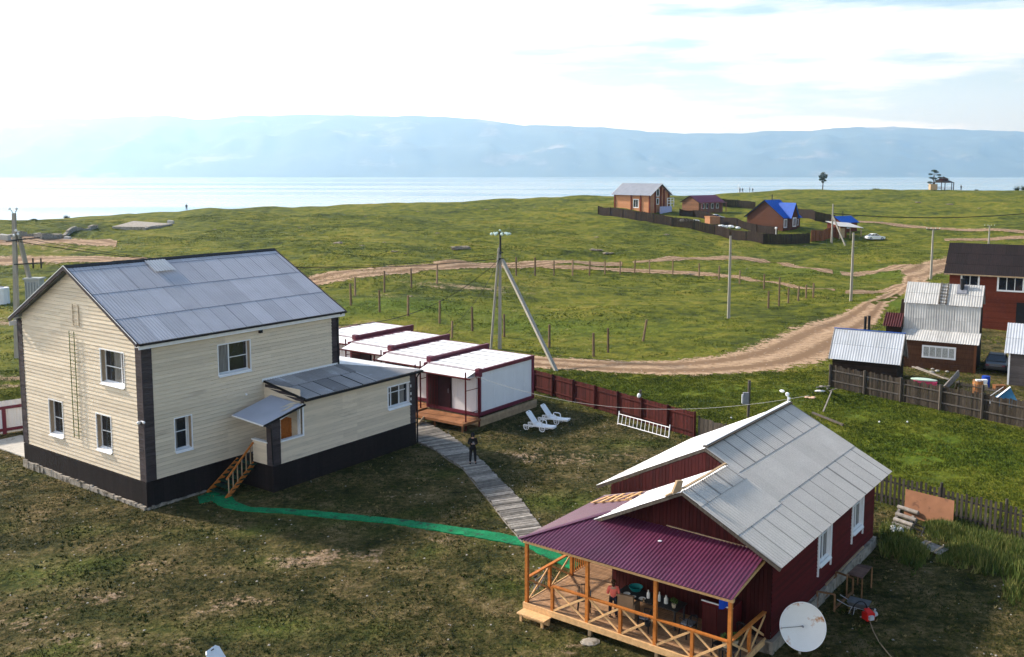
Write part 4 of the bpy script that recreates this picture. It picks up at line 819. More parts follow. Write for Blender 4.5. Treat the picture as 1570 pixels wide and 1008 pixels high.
def person(label, loc, rz, coat=CLBLK, legs=CLDK, hair=HAIRB, hood=True, arms='phone', sit=False, name='person', group=None, h=1.0, small=False):
    r = thing(name, label, 'person', loc, rz, group); r.scale = (h,)*3
    # faces -y.  joints
    def arm(s):
        sh = (s*.19, 0, 1.43)
        if arms == 'phone': return [sh, (s*.25, -.03, 1.17), (s*.08, -.27, 1.22), (s*.05, -.33, 1.25)]
        if arms == 'bent': return [sh, (s*.26, .02, 1.16), (s*.22, -.2, 1.05), (s*.20, -.27, 1.05)]
        return [sh, (s*.26, .02, 1.15), (s*.27, -.05, .90), (s*.27, -.08, .82)]
    if sit: hipz = .92; lg = lambda s: [(s*.1, 0, .92), (s*.13, -.08, .50), (s*.12, -.02, .08), (s*.12, -.18, .03)]
    else: lg = lambda s: [(s*.10, 0, .92), (s*.13, -.02, .50), (s*.15, .02, .09), (s*.17, -.15, .035)]
    Vb = [(0, 0, .95), (0, .005, 1.15), (0, .01, 1.36), (0, 0, 1.50), (0, -.01, 1.56), (0, -.015, 1.64), (0, -.01, 1.72)]; Eb = [(0, 1), (1, 2), (2, 3), (3, 4), (4, 5), (5, 6)]; Rb = [(.14, .10), (.12, .09), (.16, .10), (.055, .055), (.06, .065), (.078, .095), (.06, .075)]
    for s in (-1, 1):
        i = len(Vb); P = arm(s); Vb += P; Eb += [(2, i), (i, i+1), (i+1, i+2), (i+2, i+3)]; Rb += [.06, .042, .028, (.028, .018)]
        i = len(Vb); P = lg(s); Vb += P; Eb += [(0, i), (i, i+1), (i+1, i+2), (i+2, i+3)]; Rb += [.095, .06, .042, (.04, .03)]
    body = skin('body', Vb, Eb, Rb, SKIN, r)
    if not small:
        for s in (-1, 1):                                   # hands: palm with five bent fingers
            w_ = V(arm(s)[3]); d = (w_-V(arm(s)[2])).normalized(); side = d.cross(V((0, 0, 1))).normalized(); up = side.cross(d)
            hv = [w_, w_+d*.05]; he = [(0, 1)]; hr = [(.03, .016), (.034, .014)]
            for k in range(4):
                b0 = w_+d*.075+side*(-.028+.019*k); i = len(hv); hv += [b0, b0+d*.035-up*.01, b0+d*(.05+.006*(k in (1, 2)))-up*.032]; he += [(1, i), (i, i+1), (i+1, i+2)]; hr += [.009, .008, .007]
            b0 = w_+d*.02-side*s*.035; i = len(hv); hv += [b0, b0+d*.03-side*s*.014-up*.01, b0+d*.05-side*s*.006-up*.02]; he += [(0, i), (i, i+1), (i+1, i+2)]; hr += [.010, .009, .007]
            skin('hand', [tuple(p) for p in hv], he, hr, SKIN, r)
        b = MB()                                            # face: eyes, nose, mouth, ears
        b.prism([(-.012, -.10, 1.625), (.012, -.10, 1.625), (0, -.095, 1.665)], (0, -.03, -.01)); b.ball((-.09, 0, 1.64), .022, 6, 4, (.5, 1, 1.4)); b.ball((.09, 0, 1.64), .022, 6, 4, (.5, 1, 1.4)); b.build('nose_and_ears', SKIN, r)
        b = MB(); b.ball((-.03, -.098, 1.66), .012, 6, 4); b.ball((.03, -.098, 1.66), .012, 6, 4); b.build('eyes', BLACK, r)
    Vc = [(0, 0, .84), (0, 0, .98), (0, .005, 1.15), (0, .01, 1.36), (0, 0, 1.48)]; Ec = [(0, 1), (1, 2), (2, 3), (3, 4)]; Rc = [(.165, .13), (.16, .13), (.15, .12), (.19, .13), (.09, .08)]
    for s in (-1, 1): i = len(Vc); Vc += arm(s)[:3]; Ec += [(3, i), (i, i+1), (i+1, i+2)]; Rc += [.082, .064, .05]
    skin('jacket', Vc, Ec, Rc, coat, r)
    Vt = [(0, 0, .93)]; Et = []; Rt = [(.15, .11)]
    for s in (-1, 1): i = len(Vt); Vt += lg(s)[:3]; Et += [(0, i), (i, i+1), (i+1, i+2)]; Rt += [.11, .085, .07]
    skin('trousers', Vt, Et, Rt, legs, r)
    if not small:
        for s in (-1, 1): P = lg(s); b = MB(); b.ball(((P[2][0]+P[3][0])/2, (P[2][1]+P[3][1])/2-.01, .05), .07, 8, 5, (.75, 1.9, .75)); b.build('shoe', BLACK, r, smooth=True)
    b = MB()
    if hood: b.ball((0, .025, 1.66), .135, 10, 8, (.92, .95, 1.12))
    else: b.ball((0, .022, 1.70), .112, 10, 8, (.95, 1, .95)); b.ball((0, .07, 1.58), .08, 8, 6, (.9, .6, 1.4))
    b.build('hood' if hood else 'hair', coat if hood else hair, r, smooth=True)
    return r
pp = at(725, 714); pe = person('person in a black hooded jacket and black trousers standing on the plank boardwalk, hands raised', (pp.x, pp.y, .11), radians(8), CLBLK, CLBLK)
b = MB(); b.box(-.08, .08, -.42, -.36, 1.23, 1.28); b.box(-.05, .05, -.40, -.38, 1.28, 1.38); ctl = b.build('remote_control', CLGR); ctl.location = pe.location; ctl.rotation_euler = pe.rotation_euler; tag(ctl, 'small grey remote control held in both hands by the person in black', 'remote control')
def rhp(x, y, z): return V((8.952, 30.468, 0))+V((sin(radians(RAZ)), cos(radians(RAZ)), 0))*x+V((-cos(radians(RAZ)), sin(radians(RAZ)), 0))*y+V((0, 0, z))
RZR = radians(90-RAZ)
person('person in a coral pink jacket with brown hair at the dark table on the veranda', tuple(rhp(-1.15, 5.75, .50)), RZR+radians(120), CLPINK, CLDK, hood=False, arms='bent', h=.80)

# ---------------------------------------------------------------- furniture on the veranda
def dchair(label, x, y, a, mat=BLACK, group='black chairs on the veranda', arms=True):
    r = thing('chair', label, 'chair', tuple(rhp(x, y, .5)), RZR+a, group)
    b = MB(); b.box(-.21, .21, -.21, .21, .41, .44); b.build('seat', mat, r)
    for sx in (-1, 1):
        for sy in (-1, 1): b = MB(); b.beam((sx*.23, sy*.23, 0), (sx*.19, sy*.19, .42), .045, .045); b.build('leg', mat, r)
        if arms: b = MB(); b.tube([(sx*.22, -.18, .43), (sx*.24, -.18, .64), (sx*.24, .18, .67)], .018, 6); b.build('armrest', mat, r)
    b = MB(); b.tube([(-.2, .2, .42), (-.2, .28, .78), (-.12, .30, .86), (.12, .30, .86), (.2, .28, .78), (.2, .2, .42)], .02, 6)
    for k in range(5): b.tube([(-.12+k*.06, .21, .44), (-.12+k*.06, .295, .84)], .011, 5)
    b.build('backrest', mat, r); return r
dchair('black slatted chair standing alone by the railing near the veranda entrance', -1.3, 6.9, radians(-60))
dchair('black chair with a grey seat cushion on the viewer side of the dark table', -1.25, 4.35, radians(-180))
dchair('black chair between the dark table and the wooden cupboard', -.75, 2.95, radians(150))
dchair('black chair at the right end of the veranda beside the corner post', -1.35, 1.45, radians(170))
dchair('dark chair against the wall in the right corner of the veranda', -.1, 1.1, radians(80))
tag(place(MB().box(-.2, .2, -.2, .2, 0, .05).build('seat_cushion', CLGR), rhp(-1.25, 4.35, .945), RZR), 'flat grey cushion on the black chair before the table', 'cushion')
tag(place(MB().box(-.2, .2, -.2, .2, 0, .05).build('seat_cushion', CLGR), rhp(-.75, 2.95, .945), RZR), 'flat grey cushion on the chair left of the wooden cupboard', 'cushion')
ar = thing('armchair', 'tan padded armchair behind the person in the coral pink jacket', 'armchair', tuple(rhp(-.75, 5.35, .5)), RZR+radians(100))
TANF = M('tan_upholstery', (.30, .20, .12), .9, .15)
MB().box(-.3, .3, -.3, .28, .12, .44).build('seat', TANF, ar); MB().box(-.3, .3, .2, .34, .4, .92).build('backrest', TANF, ar)
for s in (-1, 1): MB().box(s*.3-.05, s*.3+.05, -.28, .3, .1, .62).build('armrest', TANF, ar)
tb = thing('table', 'long dark table laid with dishes under the veranda roof', 'table', tuple(rhp(-.35, 4.55, .5)), RZR)
MB().box(-.42, .42, -1.15, 1.35, .71, .75).build('tabletop', IRON, tb)
for x in (-.36, .36):
    for y in (-1.05, 1.25): MB().box(x-.03, x+.03, y-.03, y+.03, 0, .71).build('leg', IRON, tb)
CHINA = M('white_china', (.75, .74, .70), .3, .03); TEAL = M('teal_plastic', (.01, .20, .20), .5, .1); BEIGE = M('beige_jar', (.45, .38, .27), .6, .1); CLEARP = M('pale_bottle', (.60, .62, .58), .3, .05)
def plate(label, x, y, r=.13, mat=CHINA): b = MB(); lathe(b, (0, 0, 0), [(0, .0), (r*.6, .0), (r, .025), (r*.95, .03), (r*.55, .012), (0, .012)], 14); return tag(place(b.build('plate', mat), rhp(x, y, 1.252), RZR), label, 'plate', 'dishes on the veranda table')
plate('white plate near the left end of the dark table, beside the teal bowl', -.6, 5.5); plate('white plate in front of the bottles on the dark table', -.62, 4.85); plate('small cream saucer between the two larger white plates', -.68, 5.17, .09)
b = MB(); lathe(b, (0, 0, 0), [(0, 0), (.18, .0), (.27, .14), (.25, .14), (.17, .02), (0, .02)], 16); tag(place(b.build('bowl', TEAL), rhp(-.12, 5.4, 1.252), RZR), 'wide teal basin on the far side of the dark table', 'basin')
def bottle(label, x, y, h, r, mat): b = MB(); lathe(b, (0, 0, 0), [(0, 0), (r, 0), (r, h*.6), (r*.4, h*.8), (r*.4, h), (0, h)], 10); return tag(place(b.build('bottle', mat), rhp(x, y, 1.252), RZR), label, 'bottle', 'bottles on the veranda table')
bottle('tall white jug beside the plates on the dark table', -.42, 4.72, .30, .06, CHINA); bottle('slim pale bottle in the middle of the dark table', -.4, 4.28, .34, .05, CLEARP); bottle('stout pale bottle right of the slim one on the dark table', -.42, 4.0, .30, .075, CLEARP)
tag(place(MB().box(-.12, .12, -.03, .03, 0, .04).box(-.13, -.10, -.02, .02, .04, .06).build('cutting_board', TAN), rhp(-.7, 4.75, 1.252), RZR+.5), 'small wooden board at the front edge of the dark table', 'board')
b = MB()
def leaves(b, c, r, n, s, squash=.8, t0=0, t1=1):
    for k in range(n):
        while 1:
            p = V((random.uniform(-1, 1), random.uniform(-1, 1), random.uniform(-1, 1)))
            if p.length < 1: break
        p = p*(.55+.45*random.random())/max(p.length, .3)*min(1, p.length+.3); q = V(c)+V((p.x*r, p.y*r, p.z*r*squash)); a = V((random.gauss(0, 1), random.gauss(0, 1), random.gauss(0, 1))).normalized(); d = a.orthogonal().normalized(); ss = s*random.uniform(.6, 1.3)
        b.face([q-d*ss*.5, q+a.cross(d)*ss*.5, q+d*ss*.5, q-a.cross(d)*ss*.35], random.uniform(t0, t1))
LEAF = M('green_leaves', (.055, .095, .022), .8, .3, 3, tint=.55)
def potplant(label, x, y, z, s=1.):
    r = thing('potted_plant', label, 'potted plant', tuple(rhp(x, y, z)), 0, 'potted plants on the veranda'); b = MB(); lathe(b, (0, 0, 0), [(0, 0), (.06*s, 0), (.085*s, .14*s), (.0, .14*s)], 10); b.build('pot', BEIGE, r); b = MB(); leaves(b, (0, 0, .26*s), .15*s, 90, .07*s); b.build('foliage', LEAF, r); return r
potplant('small yellow-green potted plant at the right end of the dark table', -.55, 3.62, 1.252)
potplant('bushy green plant low beside the right corner post of the veranda', -1.55, 1.2, .95, 1.3); potplant('dark green plant next to the bushy one at the corner post', -1.2, 1.0, .95, 1.2)
r = thing('plant_stand', 'small black stand under the plants at the veranda corner', 'stand', tuple(rhp(-1.4, 1.1, .5)), RZR); MB().box(-.35, .3, -.3, .3, .42, .448).build('top', IRON, r)
for x in (-.3, .25):
    for y in (-.25, .25): MB().box(x-.02, x+.02, y-.02, y+.02, 0, .42).build('leg', IRON, r)
cb = thing('cupboard', 'dark red-brown wooden cupboard with a pale strip along its top, on the veranda', 'cupboard', tuple(rhp(.0, 2.25, .5)), RZR)
MB().box(-.4, .4, -.75, .35, 0, 1.25).build('carcass', RED, cb); MB().box(-.44, -.38, -.78, .38, 1.25, 1.28).build('top_strip', WHITE, cb)
for k in range(2): dd_ = MB().box(-.42, -.40, -.72+k*.53, -.22+k*.53, .08, 1.15).build('door', REDV, cb)
CLB = M('blue_cloth', (.01, .06, .45), .8, .1); CLL = M('pale_blue_cloth', (.40, .42, .62), .85, .1)
def cloth(name, label, x, y, z, w_, h, mat, a=0):
    b = MB(); n = 8
    for k in range(n):
        x0, x1 = -w_/2+w_*k/n, -w_/2+w_*(k+1)/n; f = lambda q: .03*sin(q*23)
        b.hexa([(x0, f(x0), -h+.05*sin(x0*9)), (x1, f(x1), -h+.05*sin(x1*9)), (x1, f(x1)+.01, -h+.05*sin(x1*9)), (x0, f(x0)+.01, -h+.05*sin(x0*9)), (x0, .0, 0), (x1, .0, 0), (x1, .01, 0), (x0, .01, 0)], .5)
    return tag(place(b.build(name, mat), rhp(x, y, z), RZR+a), label, 'towel')
cloth('towel', 'bright blue towel hanging from the veranda ceiling right of the cupboard', -.7, 1.62, 2.62, .42, .75, CLB, radians(-50)); cloth('towel', 'bright blue towel hanging above the cupboard, mostly behind the eave beam', -.5, 2.3, 2.72, .5, .30, CLB, radians(-70)); cloth('towel', 'pale lilac cloth hanging under the roof above the table', -.5, 4.1, 2.6, .5, .30, CLL, radians(-70))
hp = thing('hanging_pot', 'small black pot hanging on the veranda railing beside the second tall post', 'pot', tuple(rhp(-2.22, 3.75, 1.2)), 0); b = MB(); lathe(b, (0, 0, 0), [(0, 0), (.09, 0), (.12, .16), (.10, .16), (.07, .02), (0, .02)], 12); b.build('bowl', BLACK, hp); b = MB(); b.tube([(-.11, 0, .15), (-.05, 0, .3), (.05, 0, .3), (.11, 0, .15)], .01); b.build('handle', BLACK, hp)
# bicycle outside the left railing
bk = thing('bicycle', 'dark bicycle leaning outside the left railing of the veranda', 'bicycle', tuple(rhp(-.9, 9.42, 0)), RZR); bk.rotation_euler[0] = radians(-9)
for x in (0, 1.05):
    wq = MB(); wq.tube([(x+.33*cos(a), 0, .34+.33*sin(a)) for a in np.linspace(0, 2*pi, 25)], .02, 6, cap=False); wo = wq.build('wheel', BLACK, bk); s_ = MB()
    s_.tube([(x+.305*cos(a), 0, .34+.305*sin(a)) for a in np.linspace(0, 2*pi, 25)], .008, 5, cap=False)
    for k in range(14): a = k*2*pi/14; s_.tube([(x, 0, .34), (x+.3*cos(a), 0, .34+.3*sin(a))], .004, 4)
    s_.build('rim', TIN, wo)
b = MB(); 
for p, q in (((0, 0, .34), (.38, 0, .42)), ((.38, 0, .42), (.25, 0, .82)), ((0, 0, .34), (.25, 0, .78)), ((.28, 0, .72), (.82, 0, .78)), ((.38, 0, .42), (.82, 0, .70)), ((.80, 0, .88), (1.05, 0, .34))): b.tube([p, q], .02, 6)
b.build('frame', CLGR, bk); b = MB(); b.tube([(.84, -.28, .98), (.80, -.1, 1.0), (.80, .1, 1.0), (.84, .28, .98)], .014); b.tube([(.80, 0, .88), (.80, 0, 1.0)], .015); b.build('handlebar', TIN, bk); b = MB(); b.ball((.23, 0, .88), .1, 8, 5, (1.3, .7, .4)); b.tube([(.25, 0, .8), (.23, 0, .88)], .015); b.build('saddle', BLACK, bk)
# loose boards on the purple roof
for k in range(5):
    y0 = 8.72-k*.37; zb = PE+sQ*(py1-y0)+.07
    b = MB(); b.box(-.55, .55, -.07, .07, 0, .03); o = b.build('roof_board', PINE); o.location = rhp(2.75+.04*k, y0, zb); o.rotation_euler = (radians(-17), 0, RZR+radians(3*(k % 2)-14)); o.rotation_euler = (Matrix.Rotation(RZR+radians(4*(k % 3)-8), 4, 'Z') @ Matrix.Rotation(-atan(sQ), 4, 'X')).to_euler()
    tag(o, ('outermost', 'second from the edge', 'middle', 'second from the house', 'innermost')[k]+' fresh pine board of the five laid on the purple side roof', 'board', 'fresh boards on the purple roof')
for x in (2.4, 3.1): b = MB(); b.beam((0, 0, 0), (0, -1.75, sQ*1.75), .06, .04); o = b.build('roof_batten', PINE); o.location = rhp(x, 8.8, PE+sQ*(py1-8.8)+.045); o.rotation_euler = (0, 0, RZR); tag(o, ('nearer' if x < 2.5 else 'farther')+' thin batten under the loose pine boards on the purple side roof', 'batten', 'battens on the purple roof')
o = MB().ball((0, 0, 0), .06, sq=(1.4, .8, .5)).build('white_scrap', WHITE); o.location = rhp(-.3, 4.35, PE+sP*(-.3-px0)+.04); tag(o, 'tiny white scrap lying on the purple veranda roof', 'scrap')

# ---------------------------------------------------------------- satellite dish
dd0 = thing('satellite_dish', 'large round white satellite dish with orange rust stains, turned to the camera', 'satellite dish', (9.95, 31.05, 0), 0)
DISHM = M('white_enamel_with_rust', (.72, .73, .72), .5, .04, 2, dirt=(.42, .17, .04), dsc=1.9, dth=.565)
cdir = (V((0, 0, CAMZ))-V((9.95, 31.05, 1.2))); cdir = (cdir.normalized()+V((.10, -.25, .0))).normalized(); q = cdir.to_track_quat('Z', 'Y'); R = .765
b = MB(); n = 48; rings = [(r_/8*R, .16*(r_/8)**2) for r_ in range(9)]
pts = [[q @ V((r_*cos(2*pi*j/n), r_*sin(2*pi*j/n)*1.04, h_-.16)) + V((0, 0, 1.12)) for j in range(n)] for r_, h_ in rings]
for k in range(8):
    for j in range(n): b.face([pts[k][j], pts[k][(j+1) % n], pts[k+1][(j+1) % n], pts[k+1][j]], .5)
for k in range(8):
    for j in range(n): b.face([p-(q @ V((0, 0, .02))) for p in (pts[k+1][j], pts[k+1][(j+1) % n], pts[k][(j+1) % n], pts[k][j])], .5)
ds = b.build('reflector', DISHM, dd0); b = MB(); b.tube([pts[8][j] for j in range(n)]+[pts[8][0]], .014, 5, cap=False); b.build('rim', WHITE, ds)
b = MB(); c0 = V((0, 0, 1.12)); b.tube([c0-q @ V((0, 0, .14)), c0+q @ V((.0, 0, .05))], .035, 8); b.build('hub', CLGR, dd0)
b = MB(); b.tube([c0-q @ V((0, 0, .1)), pts[8][25]+q @ V((0, 0, .01))], .008, 4); b.build('cable', BLACK, dd0)
b = MB(); b.tube([(0, .25, -.05), (0, .2, 1.0), c0-q @ V((0, 0, .2))], .045, 8); b.build('pole', CONC, dd0)

# ---------------------------------------------------------------- wheelbarrow, pump, trestles
wb = thing('wheelbarrow', 'dark grey garden wheelbarrow standing on the grass by the red house', 'wheelbarrow', tuple(at(1319, 941)), radians(-32)); wb.scale = (.82,)*3
DG = M('worn_grey_tray', (.10, .105, .11), .7, .25)
b = MB(); b.hexa([(-.4, -.25, .32), (.28, -.22, .32), (.28, .22, .32), (-.4, .25, .32), (-.55, -.36, .58), (.42, -.32, .58), (.42, .32, .58), (-.55, .36, .58)], .6); b.build('tray', DG, wb)
b = MB()
for s in (-1, 1): b.tube([(.5, s*.05, .2), (.3, s*.2, .3), (-.5, s*.28, .36), (-1.0, s*.3, .55)], .018); b.tube([(-.35, s*.26, .33), (-.45, s*.28, 0), (-.25, s*.28, 0), (-.2, s*.25, .33)], .015)
b.build('frame', TIN, wb); b = MB(); b.tube([(.5+.18*cos(a), 0, .19+.18*sin(a)) for a in np.linspace(0, 2*pi, 19)], .035, 6, cap=False); b.build('wheel', BLACK, wb)
pu = thing('motor_pump', 'small red and silver motor pump on the grass next to the wheelbarrow', 'pump', tuple(at(1331, 952)), radians(20)); pu.scale = (1.25,)*3
b = MB(); b.box(-.14, .14, -.12, .12, .05, .26); b.prism([(-.12, -.1, .26), (.12, -.1, .26), (.09, .1, .33), (-.09, .1, .33)], (0, 0, .02)); b.build('housing', M('red_paint', (.55, .02, .015), .4), pu)
b = MB(); b.tube([(.14, 0, .15), (.3, 0, .17)], .07, 8); b.tube([(.2, 0, .2), (.2, -.05, .35)], .03, 6); b.box(-.1, .05, -.2, -.12, .1, .22); b.build('pump_head', TIN, pu)
b = MB(); b.tube([(-.25+.27*cos(a), .1, .32+.27*sin(a)) for a in np.linspace(-.4, 3.6, 16)], .018); b.build('hose_coil', BLACK, pu)
hz_pts = [tuple(at(*p, .03)) for p in ((1334, 954), (1339, 968), (1348, 985), (1360, 1000), (1372, 1014), (1392, 1030))]; b = MB(); b.tube(hz_pts, .02, 6); tag(b.build('garden_hose', TAN), 'thin pale hose running from the red pump towards the lower edge', 'hose')
BRS = M('brown_sawn_wood', (.20, .11, .055), .85, .25, 5, tint=.2)
tr = thing('trestle_frame', 'open brown wooden bench frame standing along the pale foundation of the red house', 'trestle')
A, B_, C_, D_ = at(1252, 933), at(1279, 938), at(1307, 912), at(1281, 902)
b = MB()
for p in (A, B_, C_, D_): b.beam(p+V((0, 0, 0)), p+V((0, 0, .68)), .06, .06)
for p, q_ in ((A, B_), (D_, C_)): b.beam(p+V((0, 0, .68)), q_+V((0, 0, .68)), .06, .06)
for p, q_ in ((A, D_), (B_, C_)): b.beam(p+V((0, 0, .12)), q_+V((0, 0, .12)), .06, .08)
b.beam(A+V((0, 0, .12)), D_+V((0, 0, .5)), .05, .05)
frm = b.build('frame', BRS, tr)
c_ = [at(x, y, .86) for x, y in ((1299, 881), (1322, 888), (1337, 870), (1316, 866))]
b = MB(); up = V((0, 0, .04))
for k in range(4):
    f0, f1 = k/4+.01, (k+1)/4-.01; L0, L1, R1, R0 = c_[0].lerp(c_[3], f0), c_[0].lerp(c_[3], f1), c_[1].lerp(c_[2], f1), c_[1].lerp(c_[2], f0); b.hexa([L0, R0, R1, L1, L0+up, R0+up, R1+up, L1+up])
wt = thing('work_table', 'low wooden work table with a dark brown board top beyond the open bench frame', 'table')
b.build('tabletop', M('wet_brown_boards', (.12, .07, .055), .7, .3, tint=.3), wt)
for p in c_: b = MB(); b.beam(p-V((0, 0, .86)), p, .05, .05); b.build('leg', BRS, wt)

# ---------------------------------------------------------------- things along the picket fence
RUSTB = M('rusty_brown_sheet', (.26, .125, .07), .85, .15, 2, dirt=(.16, .08, .05), dsc=2.2, dth=.60)
def slab4(name, c, th, mat, label, cat): b = MB(); n = (c[1]-c[0]).cross(c[3]-c[0]).normalized()*th; b.hexa(c+[p+n for p in c], .5); return tag(b.build(name, mat), label, cat)
c_ = [at(1386, 791), at(1461, 811)]; nfv = V((.45, .89, 0)).normalized()
slab4('brown_sheet', [c_[0], c_[1], c_[1]+nfv*.40+V((0, 0, 1.22)), c_[0]+nfv*.40+V((0, 0, 1.22))], .03, RUSTB, 'big rusty brown sheet leaning against the dark picket fence', 'sheet')
for k, (q0, q1, z_) in enumerate((((1377, 777), (1408, 787), .34), ((1374, 788), (1405, 798), .30), ((1371, 796), (1400, 806), .2), ((1368, 803), (1396, 812), .1))):
    o = MB(); a_, c_ = at(*q0, z_), at(*q1, z_); o.tube([V((0, 0, 0)), c_-a_], .10, 9, t=random.random()); o = o.build('log', GREYW); o.location = a_; tag(o, ('topmost', 'second', 'third', 'lowest')[k]+' grey log of the stack beside the leaning brown sheet', 'log', 'pile of short grey logs')
for k, (q0, q1) in enumerate((((1380, 781), (1370, 806)), ((1402, 789), (1394, 810)))):
    o = MB(); a_, c_ = at(*q0), at(*q1); o.beam(V((0, 0, .07)), c_-a_+V((0, 0, .03)), .12, .14); o = o.build('bearer_beam', GREYW); o.location = a_; tag(o, ('left' if k == 0 else 'right')+' of two beams under the stack of grey logs', 'beam', 'beams under the logs')
fr_ = MB()
for p, q_ in (((1402, 803), (1420, 811)), ((1398, 808), (1418, 818)), ((1404, 800), (1398, 812)), ((1418, 808), (1412, 822))): fr_.beam(at(*p, .35), at(*q_, .2), .04, .04)
tag(fr_.build('metal_frame', IRON), 'thin dark frame lying beside the stack of grey logs in the weeds', 'frame')
w2 = thing('plank_hatch', 'grey weathered plank panel with two cross battens lying in the weeds', 'panel')
c_ = [at(1404, 837, .1), at(1440, 852, .1), at(1455, 843, .1), at(1419, 829, .1)]; b = MB(); up = V((0, 0, .03))
for k in range(4):
    f0, f1 = k/4+.015, (k+1)/4-.015; L0, L1, R1, R0 = c_[0].lerp(c_[3], f0), c_[0].lerp(c_[3], f1), c_[1].lerp(c_[2], f1), c_[1].lerp(c_[2], f0); b.hexa([L0, R0, R1, L1, L0+up, R0+up, R1+up, L1+up])
b.build('planks', GREYW, w2)
for f in (.22, .75): b = MB(); b.beam(c_[0].lerp(c_[1], f)+V((0, 0, .045)), c_[3].lerp(c_[2], f)+V((0, 0, .045)), .1, .03); b.build('batten', TAN, w2)
b = MB(); 
for k in range(7): b.ball((random.uniform(-.25, .25), random.uniform(-.2, .2), random.uniform(.08, .22)), random.uniform(.1, .17), 7, 5, (1.2, 1, .8), t=.5)
o = b.build('rubbish_bag', WHITE); o.location = at(1375, 817); tag(o, 'crumpled white rubbish bag in the weeds below the log pile', 'bag')
# white ladder-like frame leaning on the maroon fence
wl_ = thing('white_railing', 'white ladder-like metal railing leaning on its side against the maroon fence', 'railing')
p0, p1 = at(947, 651), at(1025, 673); p0b, p1b = at(950, 637, .0), at(1027, 658, .0); h_ = V((.12, .35, .62))
for q_ in (p0, p1): b = MB(); b.tube([q_-h_*.12, q_+h_*1.25], .035, 6); b.build('end_post', WHITE, wl_)
b = MB(); b.tube([p0+h_*.1, p1+h_*.1], .03, 6); b.tube([p0+h_, p1+h_], .03, 6); b.build('rail', WHITE, wl_)
b = MB()
for k in range(1, 13): f = k/13; b.tube([p0.lerp(p1, f)+h_*.1, p0.lerp(p1, f)+h_], .018, 5)
b.build('rungs', WHITE, wl_)
SEAM = -.8
# ---------------------------------------------------------------- fences
def fence(name, label, pts, h, bw, gap, mat, post_every=2.6, rails=(.3, 1.1), near=True, rag=.05, th=.02, cat='fence', post=(.1, .1), post_h=.08, rmat=None, group=None, postmat=None):
    t = thing(name, label, cat, tuple(pts[0]), 0, group); o = V(pts[0]); B = MB(); Rl = []; Ps = []
    for p, q in zip(pts[:-1], pts[1:]):
        p, q = V(p), V(q); L = (q.xy-p.xy).length; d = V(((q-p).x/L, (q-p).y/L, 0)); n = V((d.y, -d.x, 0)); n = n if n.y < 0 else -n
        k = 0; s = 0
        while s < L:
            e = min(s+bw, L); g = p+d*(s+e)*.5; z = gz(g.x, g.y); hh = h+random.uniform(-rag, rag); a, c = p+d*s, p+d*e; a.z = c.z = z-.05; t_ = random.random(); lean = d*random.uniform(-rag, rag)*.25
            w_ = V((0, 0, hh+.05)); B.hexa([x-o for x in (a, c, c-n*th, a-n*th, a+w_+lean, c+w_+lean, c-n*th+w_+lean, a-n*th+w_+lean)], t_); s += bw+gap
        m = max(1, round(L/post_every))
        for k in range(m+1):
            g = p+d*(L*k/m); z = gz(g.x, g.y); Ps.append((V((g.x, g.y, z-.1))+n*(.02+post[0]/2)*(1 if near else -1)-o, h+post_h+.1))
        for rz_ in rails:
            for k in range(m):
                a, c = p+d*(L*k/m), p+d*(L*(k+1)/m); a.z = gz(a.x, a.y)+rz_; c.z = gz(c.x, c.y)+rz_; off = n*(.035 if near else -.05); Rl.append((a+off-o, c+off-o))
    B.build('boards', mat, t)
    seen = set()
    for p, hh in Ps:
        key = (round(p.x, 1), round(p.y, 1))
        if key in seen: continue
        seen.add(key); MB().beam(p, p+V((0, 0, hh)), *post).build('post', postmat or rmat or mat, t)
    if Rl:
        b = MB()
        for a, c in Rl: b.beam(a, c, .05, .08)
        b.build('rail', rmat or mat, t)
    return t
MARB = M('maroon_boards', (.062, .013, .011), .85, .25, 4, (3, 3, .6), tint=.35); OLDB = M('weathered_fence_boards', (.038, .031, .024), .95, .35, 5, (4, 4, .5), tint=.5, dirt=(.075, .045, .025), dsc=1.6, dth=.62); RAILW = M('dark_rail_wood', (.075, .068, .062), .9, .3, 5)
PICK = M('dark_picket_wood', (.045, .040, .035), .95, .3, 5, (4, 4, .5), tint=.4)
G = lambda px, py: at(px, py)
fence('board_fence', 'maroon board fence behind the sun loungers, running right from the cabins', [G(790, 591), G(1066, 672)], 1.62, .14, .006, MARB, 2.3, (.35, 1.35), post=(.13, .13), rag=.02)
fence('board_fence', 'grey-brown board fence continuing the maroon one towards the red house roof', [G(1070, 673), G(1200, 716)], 1.38, .14, .012, DARKW, 2.6, (.3, 1.1), near=False)
fence('picket_fence', 'dark weathered picket fence with gaps behind the weeds, right of the red house', [G(1300, 756), G(1350, 770), G(1650, 853)], 1.50, .115, .105, PICK, 2.7, (.35, 1.15), near=False, rag=.07, post_h=.25)
fence('board_fence', 'tall weathered board fence with long rails around the neighbouring yard', [G(1273, 594), G(1650, 673)], 1.72, .15, .008, OLDB, 2.9, (.55, 1.35), rag=.09, post=(.14, .14), rmat=RAILW, postmat=DARKW, post_h=.1)
wf = thing('panel_fence', 'white corrugated panel fence with a dark red frame left of the cream house', 'fence', tuple(G(38, 661)))
d = (G(0, 667)-G(38, 661)).normalized(); b = MB((0, 0, 0), d, V((d.y, -d.x, 0)) if V((d.y, -d.x, 0)).y < 0 else V((-d.y, d.x, 0))); wave_panel(b, -1.5, 9, .06, 2.15, .0, .2, .012, .5); b.build('sheet', WHITEP, wf)
b = MB(b.o, b.d, b.n); b.fb(-1.5, 9, .02, .08, .2, .38); b.fb(-1.5, 9, .02, .08, 1.62, 1.8); b.build('rail', MAROON, wf)
